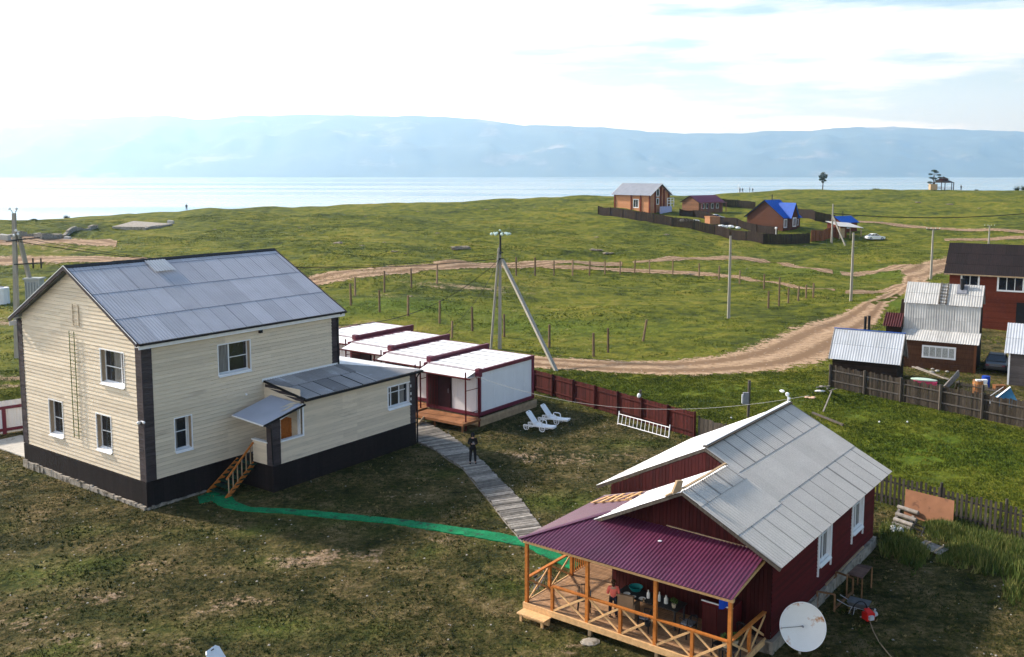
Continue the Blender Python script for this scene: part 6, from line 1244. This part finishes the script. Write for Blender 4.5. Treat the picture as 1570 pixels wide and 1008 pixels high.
M0 = V((-1.1, 87.3, 8.6)); L0 = V((-43.2, 83.1, 10.5))
wire('thick black cable sagging from the transformer pole to the pole by the cabins', L0, M0, 1.5, .03); wire('thin upper wire from the transformer pole to the pole by the cabins', L0+V((0, 0, .4)), M0+V((0, 0, .5)), 1.9, .02)
wire('black cable dropping from the pole by the cabins behind the two-storey house', M0, V((-14.3, 61, 6.9)), 2.2, .025); wire('cable from the pole by the cabins down to the third cabin', M0, V((-5.4, 72.5, 3.9)), .8, .022)
wire('thin wire from the pole by the cabins to the lone meadow pole', M0, p1118+V((0, 0, 6.8)), 1.6, .012)
wire('pale cable hanging across the yard from the annex to the red house ridge', V(wh.matrix_world @ V((0, 0, 0))) if False else V((-2.15, 56.0, 4.4)), V((14.0, 44.0, 6.1)), 1.25, .009, WIREP, 40)
wire('thin wire between the lone meadow pole and the pole at the road fork', p1118+V((0, 0, 7)), p1305+V((0, 0, 7.4)), 1.3, .012); wire('wire from the pole at the road fork to the pole behind the slate-clad house', p1305+V((0, 0, 7.4)), p1428+V((0, 0, 7)), 1.0, .015)
pr_ = V((140, 218, 10)); wire('thick dark far cable above the sandy track, upper right', p1275+V((0, 0, 6.5)), pr_, 2.2, .09)
# meter post and fence lamp
r = thing('meter_post', 'dark wooden post with a grey meter box behind the red house roof', 'post', (16.03, 63.23, 0)); b = MB(); b.beam((0, 0, -.1), (.02, 0, 2.55), .16, .16); b.build('post', DARKW, r); b = MB(); b.box(-.42, -.05, -.25, -.05, .95, 1.75); b.build('meter_box', CLGR, r); MB().box(-.50, -.42, -.24, -.06, 1.0, 1.6).build('side_cover', TIN, r)
r = thing('fence_lamp', 'white lantern on a dark post at the maroon fence', 'lamp', tuple(at(981, 645))); b = MB(); b.beam((0, -.1, 0), (0, -.1, 2.1), .14, .14); b.build('post', DARKW, r); b = MB(); b.ball((-.12, -.22, 1.75), .13, 8, 6, (1, 1, 1.3)); b.build('lantern', WHITE, r)
# meadow fence posts
POSTW = M('old_post_wood', (.20, .135, .085), .9, .3, 4, (3, 3, .6), tint=.4); FP = []
z3_ = [(107, 360, 95), (125, 320, 85), (230, 388, 95), (250, 305, 95), (352, 405, 90), (367, 285, 85), (476, 268, 85), (487, 437, 100), (540, 500, 75), (628, 470, 105), (765, 495, 100), (816, 232, 80), (897, 232, 78), (978, 232, 65), (1058, 232, 70), (958, 540, 100)]
z7_ = [(151, 218, 65), (219, 218, 62), (281, 213, 55), (342, 212, 55), (400, 208, 55), (460, 208, 55), (553, 212, 60), (659, 222, 55), (738, 232, 55), (821, 250, 55), (919, 272, 62), (937, 348, 70), (979, 338, 115), (1017, 328, 62), (1056, 318, 60), (1088, 308, 55), (1117, 306, 60), (236, 542, 98), (294, 525, 100), (433, 480, 88)]
allp = [(500+x/2.8, 340+y/2.8, h/2.8) for x, y, h in z3_]+[(820+x/2.617, 340+y/2.617, h/2.617) for x, y, h in z7_]
for i, (px, py, hp_) in enumerate(allp):
    p = T(px, py); h = hp_*p.y/FOC; b = MB(); r_ = .115*random.uniform(.85, 1.1); b.tube([(0, 0, -.2), (random.uniform(-.06, .06) if i != len(allp)-1 else .35, 0, h)], [r_*1.1, r_], 7, t=random.random()); o = b.build('fence_post', POSTW); o.location = p
    lab, gr = ('weathered wooden fence post standing in the meadow', 'meadow fence posts')
    if i == len(allp)-1: lab, gr = 'thin leaning post alone on the slope left of the lone meadow pole', 'single meadow posts'
    elif i == 8: lab, gr = 'short pale round post just behind the roofs of the cabins', 'single meadow posts'
    elif hp_*2.617 > 110: lab, gr = 'tallest of the thin posts grouped right of the lone meadow pole', 'single meadow posts'
    if gr == 'meadow fence posts':
        row = 0 if (i < 16 and py < 425 and px < 780) or (i < 16 and i in (1, 3, 5, 6)) else 1 if i < 8 or i in (9, 10, 15) else 2 if py < 426 and px < 1100 else 3 if px > 1150 else 4 if py > 500 else 2
        lab, gr = (('brown post of the upper row below the sandy track, left of the tall cabin pole', 'upper left post row'), ('brown post of the lower row in the grass just behind the cabins', 'lower post row'), ('thin post of the long row along the far sandy track, right of the cabin pole', 'long post row'), ('thin post of the cluster between the lone meadow pole and the road fork', 'post cluster'), ('brown post by the upper edge of the wide dirt road, right of the strut', 'roadside posts'))[row]
    tag(o, lab, 'fence post', gr)

# ---------------------------------------------------------------- ruins, rocks
ru = [(172, 350), (222, 352), (264, 345), (205, 341)]; c4 = [T(*q) for q in ru]; zt = max(c.z for c in c4)+.25
b = MB(); b.hexa([V((c.x, c.y, c.z-1)) for c in c4]+[V((c.x, c.y, zt)) for c in c4], .5); tag(b.build('concrete_platform', CONCD), 'broken concrete platform on the hillside, upper left', 'platform')
def rubble(name, label, p, q, h, w_, n, cat='wall', group=None):
    t = MB(); P, Q = T(*p), T(*q)
    for k in range(n):
        a, c = P.lerp(Q, k/n), P.lerp(Q, (k+1.15)/n); z = gz(a.x, a.y); hh = h*random.uniform(.55, 1.1); t.beam((a.x, a.y, z+hh/2-.2), (c.x, c.y, gz(c.x, c.y)+hh/2-.2), w_*random.uniform(.7, 1.2), hh+.3)
    return tag(t.build(name, CONCD), label, cat, group)
rubble('ruined_wall', 'long low ruined concrete wall on the hillside, left of the broken platform', (98, 365), (148, 350), 1.0, .6, 9); rubble('ruined_wall', 'pale ruined concrete wall behind the transformer pole', (14, 364), (60, 364), .9, .8, 6); rubble('ruined_wall', 'heap of dark concrete blocks right of the transformer pole top', (58, 366), (88, 366), 1.1, 1.6, 6); rubble('ruined_wall', 'small ruined wall under the right edge of the broken platform', (222, 353), (262, 346), .6, .4, 6)
for i, (px, py, s, lb) in enumerate(((7, 368, 1.1, 'pale concrete block at the left edge of the hillside'), (104, 368, .7, 'round pale boulder at the left end of the long ruined wall'), (262, 343, .8, 'small concrete stump at the right end of the broken platform'))):
    b = MB(); b.hexa([(-s, -s*.6, -.3), (s, -s*.7, -.3), (s*.9, s*.6, -.3), (-s*.9, s*.6, -.3), (-s*.8, -s*.5, s*.9), (s*.8, -s*.6, s*.75), (s*.7, s*.5, s*.8), (-s*.7, s*.5, s)]); tag(place(b.build('concrete_block', CONC), T(px, py)), lb, 'concrete block')
r = thing('ribbed_tank', 'white ribbed tank at the very left edge above the panel fence', 'tank', tuple(T(3, 466))); b = MB(); n = 24; lathe(b, (0, 0, 0), [(.85, 0), (.85, 1.8), (.8, 1.9), (0, 1.95)], 24); b.v = [(x*(1+.03*(i % 2)), y*(1+.03*(i % 2)), z) for i, (x, y, z) in enumerate(b.v)]; b.build('shell', WHITEP, r); b = MB(); lathe(b, (0, 0, 0), [(.3, 1.9), (.3, 2.02), (0, 2.05)], 12); b.build('lid', CLGR, r)
ROCK = M('grey_brown_rock', (.24, .20, .155), .95, .3, 3, dirt=(.11, .10, .07), dsc=2, dth=.55)
rk = [(520, 373, 12), (555, 377, 6), (589, 372, 5), (604, 386, 9), (621, 389, 4), (707, 381, 24), (671, 358, 6), (915, 364, 6), (1022, 360, 7), (912, 384, 16), (931, 389, 13), (1061, 421, 9), (1096, 427, 4), (1103, 445, 4), (1212, 434, 4), (1348, 400, 4), (1407, 311, 8), (1455, 314, 9), (1502, 320, 5), (630, 455, 8), (640, 325, 4), (745, 322, 5), (820, 318, 4), (560, 332, 4), (460, 350, 5), (330, 352, 5), (1234, 377, 4), (1345, 378, 3), (860, 545, 3), (1145, 412, 3)]
for i, (px, py, wpx) in enumerate(rk):
    p = T(px, py); s = wpx*p.y/FOC/2*1.3; bm = bmesh.new(); bmesh.ops.create_icosphere(bm, subdivisions=2, radius=1)
    for v in bm.verts: n = 1+.25*sin(v.co.x*5+i)+.2*sin(v.co.y*7+i*2)+.15*sin(v.co.z*9+i); v.co = V((v.co.x*s*n, v.co.y*s*.6*n, max(v.co.z, -.3)*s*.24*n))
    me = bpy.data.meshes.new('rock'); bm.to_mesh(me); bm.free(); me.materials.append(ROCK); o = bpy.data.objects.new('rock', me); COL.objects.link(o); place(o, p, random.uniform(-.4, .4)); q = 0 if py < 345 and px > 1300 else 1 if px < 600 else 2 if px < 850 else 3 if py < 395 else 4; tag(o, ('low dark rock on the far slope below the gazebo', 'low flat rock on the hillside above the two-storey house roof', 'low flat rock on the slope above the sandy track, near the cabin pole', 'low flat rock in the grass below the long farmstead fence', 'small stone near the dirt tracks around the lone meadow pole')[q], 'rock', ('rocks below the gazebo', 'rocks above the house roof', 'rocks above the track', 'rocks below the farmstead fence', 'stones near the dirt tracks')[q])
b = MB()
for k in range(9): b.ball((random.uniform(-.3, .3), random.uniform(-.2, .2), .06), .12, 6, 4, (1.5, 1, .4))
tag(place(b.build('foam_scraps', M('pale_orange_foam', (.65, .42, .30), .8, .1)), at(1243, 611)), 'pale orange scraps lying in the grass near the leaning fence remains', 'scraps'); o = MB().ball((0, 0, .05), .3, 8, 4, (1.5, .6, .3)).build('white_scrap', WHITEP); tag(place(o, at(1257, 601)), 'white rag on the grass under the leaning fence remains', 'rag')
for i, (px, py, lb) in enumerate(((1348, 648, 'small white litter on the lawn right of the red house ridge, left one'), (1391, 648, 'small white litter on the lawn in front of the board fence'), (1121, 642, 'tiny white litter in the grass behind the red house roof'))): tag(place(MB().ball((0, 0, .04), .07, 6, 4).build('litter', WHITE), at(px, py)), lb, 'litter')
o = MB().ball((0, 0, 0), .3, 9, 5, (1.3, 1, .3)).build('flat_stone', CONCD); tag(place(o, at(905, 985), .3), 'flat grey stone on the grass at the veranda edge', 'stone')

# ---------------------------------------------------------------- gazebo, trees, walkers on the ridge
def ontop(px, y0=300): # ridge point at this bearing
    best = None
    for Yd in range(220, 460, 2):
        x = (px-CX)/FOC*Yd; z = gz(x, Yd); s = (z-CAMZ)/Yd
        if best is None or s > best[0]: best = (s, V((x, Yd, z)))
    return best[1]
gp_ = ontop(1443); gb = thing('gazebo', 'open gazebo with a tiered pagoda roof on the ridge, upper right', 'gazebo', tuple(gp_), 0); gb.scale = (1.05,)*3
def ring(r, z, n=6): return [(r*cos(2*pi*k/n+.3), r*sin(2*pi*k/n+.3)*.9, z) for k in range(n)]
b = MB(); lathe(b, (0, 0, 0), [(4.6, 2.75), (2.2, 3.7), (1.9, 3.7)], 6); lathe(b, (0, 0, 0), [(2.6, 4.1), (.2, 5.1), (0, 5.3)], 6); b.build('roof', FARW, gb)
b = MB(); lathe(b, (0, 0, 0), [(1.9, 3.7), (1.9, 4.15)], 6); b.build('roof_lantern', RED, gb)
for x, y, z in ring(4.1, 0): MB().box(x-.12, x+.12, y-.12, y+.12, -.3, 2.9).build('post', FARW, gb)
b = MB(); R_ = ring(4.1, 0)
for k in (1, 2, 3, 4): b.beam(V(R_[k])+V((0, 0, 1)), V(R_[(k+1) % 6])+V((0, 0, 1)), .1, .1); b.beam(V(R_[k])+V((0, 0, .5)), V(R_[(k+1) % 6])+V((0, 0, .5)), .1, .1)
b.build('railing', RED, gb); tag(place(MB().box(-1.4, 1.4, -1, 1, 0, 2.2).box(-1.5, 1.5, -1.1, 1.1, 2.2, 2.35).build('kiosk', TAN), gp_+V((-4.9, -1.5, 0))), 'small pale kiosk at the left side of the gazebo', 'kiosk')
NEED = M('dark_tree_foliage', (.030, .048, .016), .85, .3, 1, tint=.5); BARK = M('tree_bark', (.07, .05, .035), .9, .3)
def tree(label, p, h, limbs, clumps, name='tree', cat='tree', leaf=.3, n=260):
    r = thing(name, label, cat, tuple(p)); b = MB(); b.tube([(0, 0, -.3), (.02*h, 0, h*.3), (-.01*h, 0, h*.6), (.02*h, 0, h*.85)], [.035*h, .028*h, .018*h, .006*h], 8)
    for x0, x1, z0, z1 in limbs: b.tube([(.01*h, 0, z0*h), ((x0+x1)/2*h, .02*h, (z0+z1)/2*h+.01*h), (x1*h, 0, z1*h)], [.014*h, .01*h, .005*h], 5)
    b.build('trunk', BARK, r); b = MB()
    for x, y, z, rr, sq in clumps: leaves(b, (x*h, y*h, z*h), rr*h, int(n*rr/.15), leaf, sq)
    b.build('crown', NEED, r); return r
p = ontop(1259); tree('lone bushy tree with a bare trunk on the ridge right of the farmstead', p, 7.3, [(0, .15, .3, .55), (0, -.14, .35, .6), (0, .1, .5, .8)], [(0, 0, .85, .15, .9), (-.12, .02, .72, .13, .8), (.13, -.03, .70, .13, .8), (.02, .05, .58, .14, .8), (-.14, 0, .55, .09, .7), (.12, 0, .5, .08, .7), (0, 0, .42, .08, .8), (.2, 0, .8, .06, .7)])
p = ontop(1428); tree('wind-bent pine tree with layered dark branches beside the gazebo', p, 8.6, [(0, .28, .4, .66), (0, -.2, .45, .62), (0, .14, .6, .85), (0, -.2, .25, .3), (0, .3, .35, .45)], [(0, 0, .93, .15, .35), (.10, 0, .86, .13, .35), (-.16, 0, .76, .12, .35), (.24, 0, .72, .12, .35), (.3, 0, .6, .11, .3), (-.12, 0, .58, .12, .4), (.05, 0, .55, .13, .4), (-.18, 0, .36, .13, .45), (-.16, 0, .2, .11, .4), (.18, 0, .45, .12, .35)], 'pine_tree', leaf=.28)
for px, h, lb, w_ in ((1556, 2.6, 'spiky dark shrub on the ridge at the right edge', 1.5), (1566, 3.0, 'second spiky shrub on the ridge, cut by the right edge', 1.2), (1340, .8, 'low dark bush on the ridge right of the lone tree', 3), (1494, .7, 'tiny bush on the ridge between the walker and the right edge', 1.0), (102, 1.3, 'small dark bush on the left skyline', .8), (52, .5, 'low bush on the left skyline near the transformer pole', 1.2)):
    p = ontop(px); r = thing('shrub', lb, 'shrub', tuple(p)); b = MB()
    for k in range(90): a = random.uniform(0, 2*pi); e = random.uniform(.3, 1.2); d = V((cos(a)*cos(e), sin(a)*cos(e), sin(e)))*h*random.uniform(.6, 1.1); s = V((-sin(a), cos(a), 0))*.1; q = V((random.gauss(0, w_*.3), random.gauss(0, .3), 0)); b.face([q-s, q+s, q+d], random.random())
    b.build('foliage', NEED, r); b = MB(); b.tube([(0, 0, -.2), (0, 0, h*.5)], .06); b.build('stem', BARK, r)
ps = person('tiny dark walker on the left skyline above the hillside', tuple(ontop(287)), .4, arms='down', small=True, hood=False)
def walker(px, label, dy=0, s=1): c = copy_tree(ps); c['label'] = label; c.location = ontop(px)+V((0, dy, 0)); c.scale = (s,)*3; c.rotation_euler = (0, 0, px); return c
walker(1133, 'leftmost tiny walker of the group on the ridge left of the lone tree', 0, 1.1); walker(1137, 'second tiny walker of the group on the ridge left of the lone tree', 0, 1.0); walker(1148, 'tiny walker third from the left on the ridge left of the lone tree', 0, 1.15); walker(1152.5, 'rightmost tiny walker of the group on the ridge left of the lone tree', 0, 1.0); walker(1470.5, 'tiny dark walker on the ridge just right of the gazebo', 0, 1.2)
b = MB(); b.beam((0, 0, -.2), (0, 0, 3.3), .12, .12); b.tube([(0, 0, 3.2), (.5, 0, 2.8), (.5, 0, 1.8), (0, 0, 1.3)], .05, 5); b.tube([(0, 0, 3.2), (-.5, 0, 2.8), (-.5, 0, 1.8), (0, 0, 1.3)], .05, 5); tag(place(b.build('pale_marker', WHITEP), ontop(1131)), 'thin pale frame-like marker standing with the walkers on the ridge', 'marker')
# ---------------------------------------------------------------- grass: many small blades, one object per kind of growth
def blade_mat(name, c0, c1, c2):
    m = bpy.data.materials.new(name); m.use_nodes = True; t = m.node_tree; b = t.nodes['Principled BSDF']; b.inputs['Roughness'].default_value = .8; b.inputs['Specular IOR Level'].default_value = .15
    a = N_(t, 'ShaderNodeAttribute', attribute_name='tint'); r = N_(t, 'ShaderNodeValToRGB'); e = r.color_ramp.elements
    e[0].position = 0; e[0].color = (*c0, 1); e[1].position = 1; e[1].color = (*c2, 1); q = e.new(.5); q.color = (*c1, 1)
    L_(t, a.outputs['Fac'], r.inputs[0]); L_(t, r.outputs[0], b.inputs['Base Color']); return m
def field(name, mat, pts, hts, blades, width, lean=.6, spread=.06, tint=None, label=None):
    n = len(pts); P = np.repeat(pts, blades, 0); H_ = np.repeat(hts, blades)*RNG.uniform(.6, 1.2, n*blades); a = RNG.uniform(0, 2*pi, n*blades); r = RNG.uniform(0, spread, n*blades)
    ox, oy = P[:, 0]+np.cos(a)*r, P[:, 1]+np.sin(a)*r; oz = P[:, 2]-.01; th = RNG.uniform(0, 2*pi, n*blades); ln = RNG.uniform(.1, lean, n*blades)*H_
    w_ = width*RNG.uniform(.6, 1.3, n*blades)*(H_/H_.mean())**.5; dx, dy = np.cos(th)*w_, np.sin(th)*w_; ta = RNG.uniform(0, 2*pi, n*blades)
    v = np.empty((n*blades, 3, 3)); v[:, 0] = np.stack([ox-dx, oy-dy, oz], 1); v[:, 1] = np.stack([ox+dx, oy+dy, oz], 1); v[:, 2] = np.stack([ox+np.cos(ta)*ln, oy+np.sin(ta)*ln, oz+H_], 1)
    f = np.arange(n*blades*3).reshape(-1, 3); tt = np.clip(np.repeat(tint if tint is not None else RNG.uniform(0, 1, n), blades)+RNG.normal(0, .13, n*blades), 0, 1)
    o = npmesh(name, v.reshape(-1, 3), f, mat, dict(tint=np.repeat(tt, 3)), smooth=False); return tag(o, kind='stuff')
def poly_xy(pp): return [tuple(at(*p))[:2] for p in pp]
HOLES = [poly_xy([(634, 648), (700, 676), (770, 745), (830, 812), (800, 836), (750, 775), (700, 716), (634, 676)]), poly_xy([(345, 757), (512, 787), (700, 809), (815, 829), (806, 842), (700, 822), (500, 796), (340, 782)]),
         [tuple(wh.matrix_basis @ V(p))[:2] for p in ((-.2, -.2, 0), (5.2, -.2, 0), (5.2, -3.2, 0), (16.5, -3.2, 0), (16.5, 12, 0), (-.2, 12, 0))], [tuple(rh.matrix_basis @ V(p))[:2] for p in ((-2.2, .6, 0), (12.6, .4, 0), (12.6, 9.1, 0), (-2.2, 9.1, 0))],
         [tuple((V((-2.173, 60.9, 0))+V((sin(radians(U_AZ)), cos(radians(U_AZ)), 0))*x+V((-cos(radians(U_AZ)), sin(radians(U_AZ)), 0))*y))[:2] for x, y in ((-2, -.3), (6.4, -.3), (10, 19), (1, 19))]]
ROADS = [poly_xy([(760, 546), (900, 553), (1080, 550), (1205, 508), (1257, 493), (1315, 469), (1380, 437), (1384, 418), (1432, 420), (1405, 441), (1361, 469), (1345, 497), (1280, 551), (1220, 566), (1120, 575), (1000, 575), (760, 562)])]
def scatter(n, y0, y1, tmax=.60):
    y = np.sqrt(RNG.uniform(y0**2, y1**2, n)); x = RNG.uniform(-tmax, tmax, n)*y; return x, y
def samp(F, x, y):
    i = np.clip(np.searchsorted(gx, x)-1, 0, nx-2); j = np.clip(np.searchsorted(gy, y)-1, 0, ny-2); return F[i, j]
x, y = scatter(330000, 24, 78); inn = inpoly(x, y, YARD); k = np.ones(len(x), bool)
for Hh in HOLES+ROADS: k &= ~inpoly(x, y, Hh)
br = samp(bare, x, y); nn_ = .35*vnoise(x, y, .30, 3)+.35*vnoise(x, y, 1.1, 4)+.3*vnoise(x, y, 2.8, 14)
k &= (RNG.uniform(0, 1, len(x)) > br*.85) & (nn_ > .34)
xi, yi, ni = x[k & inn], y[k & inn], nn_[k & inn]; pts = np.stack([xi, yi, hmesh(xi, yi)], 1)
lu = samp(lush, xi, yi)
field('yard_grass', blade_mat('yard_grass', (.020, .032, .006), (.075, .076, .017), (.26, .20, .085)), pts, .035+.035*ni+.03*lu, 3, .016, 1.2, .05, np.clip(RNG.beta(2, 4, len(xi))*.7+(.52-ni)*2.2-lu*.2, 0, 1))
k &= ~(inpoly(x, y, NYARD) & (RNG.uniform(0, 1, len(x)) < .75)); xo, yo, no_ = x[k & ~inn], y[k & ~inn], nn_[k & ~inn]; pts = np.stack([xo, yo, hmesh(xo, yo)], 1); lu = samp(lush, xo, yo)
MG = blade_mat('meadow_grass', (.032, .055, .005), (.104, .132, .009), (.22, .20, .030))
field('meadow_grass', MG, pts, .06+.07*no_+.03*lu, 3, .020, 1.0, .07, np.clip(RNG.beta(2, 3, len(xo))*.7+.05+(.52-no_)*1.8-.1*lu, 0, 1))
x, y = scatter(200000, 78, 235, .62); k = ~inpoly(x, y, YARD)
for Hh in HOLES+ROADS: k &= ~inpoly(x, y, Hh)
nn_ = .45*vnoise(x, y, .12, 5)+.55*vnoise(x, y, .7, 6); br = samp(bare, x, y); k &= (nn_ > .46) & (RNG.uniform(0, 1, len(x)) > br*1.2); x, y, nn_ = x[k], y[k], nn_[k]
ISL = poly_xy([(1336, 470), (1348, 458), (1376, 447), (1379, 451), (1358, 465), (1341, 473)]); xa, ya = RNG.uniform(min(p[0] for p in ISL), max(p[0] for p in ISL), 26000), RNG.uniform(min(p[1] for p in ISL), max(p[1] for p in ISL), 26000); ki = inpoly(xa, ya, ISL) & (vnoise(xa, ya, .5, 8) > .25)
x, y, nn_ = np.r_[x, xa[ki]], np.r_[y, ya[ki]], np.r_[nn_, RNG.uniform(.5, .7, ki.sum())]
field('meadow_tussocks', MG, np.stack([x, y, hmesh(x, y)], 1), .08+.14*(nn_-.4), 3, .05, 1.2, .18, np.clip(RNG.beta(2, 3, len(x))*.6+(.70-nn_)*1.3, 0, 1))
x, y = scatter(60000, 24, 75); k = inpoly(x, y, YARD)
for Hh in HOLES: k &= ~inpoly(x, y, Hh)
q = .5*vnoise(x, y, .8, 41)+.5*vnoise(x, y, 3.1, 42); k &= (q > .52) & (RNG.uniform(0, 1, len(x)) < .5); x, y, q = x[k], y[k], q[k]
field('yard_tufts', blade_mat('tufts', (.016, .030, .005), (.058, .070, .012), (.28, .22, .10)), np.stack([x, y, x*0], 1), .05+.16*(q-.5)+.03*RNG.uniform(0, 1, len(x)), 6, .030, 1.3, .07, np.where(RNG.uniform(0, 1, len(x)) < .16, .9, RNG.uniform(0, .5, len(x))))
x, y = scatter(1300, 25, 75); k = inpoly(x, y, YARD)
for Hh in HOLES: k &= ~inpoly(x, y, Hh)
x, y = x[k], y[k]; vv, ff = [], []
for a, c in zip(x, y):
    r = RNG.uniform(.015, .05); i = len(vv); h = r*.6
    vv += [(a-r, c-r*.8, 0), (a+r, c-r, 0), (a+r*.8, c+r, 0), (a-r*.9, c+r*.7, 0), (a-r*.5, c-r*.4, h), (a+r*.5, c-r*.5, h), (a+r*.4, c+r*.5, h), (a-r*.4, c+r*.4, h)]
    ff += [(i+4, i+5, i+6, i+7), (i, i+1, i+5, i+4), (i+1, i+2, i+6, i+5), (i+2, i+3, i+7, i+6), (i+3, i, i+4, i+7)]
tag(npmesh('pebbles', np.array(vv), np.array(ff), M('pale_pebble', (.34, .31, .27), .9, .3, 2), smooth=False), kind='stuff')
x, y = scatter(5200, 68, 150, .45); k = inpoly(x, y, ROADS[0]); x, y = x[k], y[k]; vv, ff = [], []
for a, c in zip(x, y):
    r = RNG.uniform(.03, .09); i = len(vv); h = r*.6; g = gz(a, c)+.02
    vv += [(a-r, c-r*.8, g), (a+r, c-r, g), (a+r*.8, c+r, g), (a-r*.9, c+r*.7, g), (a-r*.5, c-r*.4, g+h), (a+r*.5, c-r*.5, g+h), (a+r*.4, c+r*.5, g+h), (a-r*.4, c+r*.4, g+h)]
    ff += [(i+4, i+5, i+6, i+7), (i, i+1, i+5, i+4), (i+1, i+2, i+6, i+5), (i+2, i+3, i+7, i+6), (i+3, i, i+4, i+7)]
if ff: tag(npmesh('road_gravel', np.array(vv), np.array(ff), M('road_stone', (.30, .24, .18), .9, .3, 2), smooth=False), kind='stuff')
# tall weeds by the picket fence
n = 2600; cx_, cy_ = [], []
for (a, c, sx_, m) in (((1420, 806), (1600, 856), 1.0, 1300), ((1362, 828), (1420, 858), .7, 330), ((1440, 850), (1600, 880), .5, 420), ((1352, 815), (1400, 832), .4, 160), ((1540, 905), (1600, 925), .6, 100), ((1430, 812), (1470, 800), .5, 300)):
    A, C_ = at(*a), at(*c); f = RNG.uniform(0, 1, m); q = RNG.normal(0, sx_, m); cx_ += list(A.x+(C_.x-A.x)*f+q*.6); cy_ += list(A.y+(C_.y-A.y)*f+q)
x, y = np.array(cx_), np.array(cy_); h = .14+.62*np.clip(vnoise(x, y, .8, 9), 0, 1)**1.5
field('tall_weeds', blade_mat('weeds', (.035, .060, .012), (.085, .125, .025), (.20, .20, .06)), np.stack([x, y, x*0], 1), h, 9, .022, .55, .16)
# ---------------------------------------------------------------- air
hz = MB(); hz.box(-19000, 19000, -600, 14500, -62, 1150, .5)
hm = bpy.data.materials.new('haze_air'); hm.use_nodes = True; t = hm.node_tree; t.nodes.clear()
o_ = N_(t, 'ShaderNodeOutputMaterial'); v_ = N_(t, 'ShaderNodeVolumePrincipled'); v_.inputs['Density'].default_value = HAZE; v_.inputs['Color'].default_value = (.42, .68, 1.0, 1); v_.inputs['Absorption Color'].default_value = (1, 1, 1, 1); v_.inputs['Anisotropy'].default_value = .6
L_(t, v_.outputs[0], o_.inputs['Volume']); tag(hz.build('haze', hm), kind='stuff')
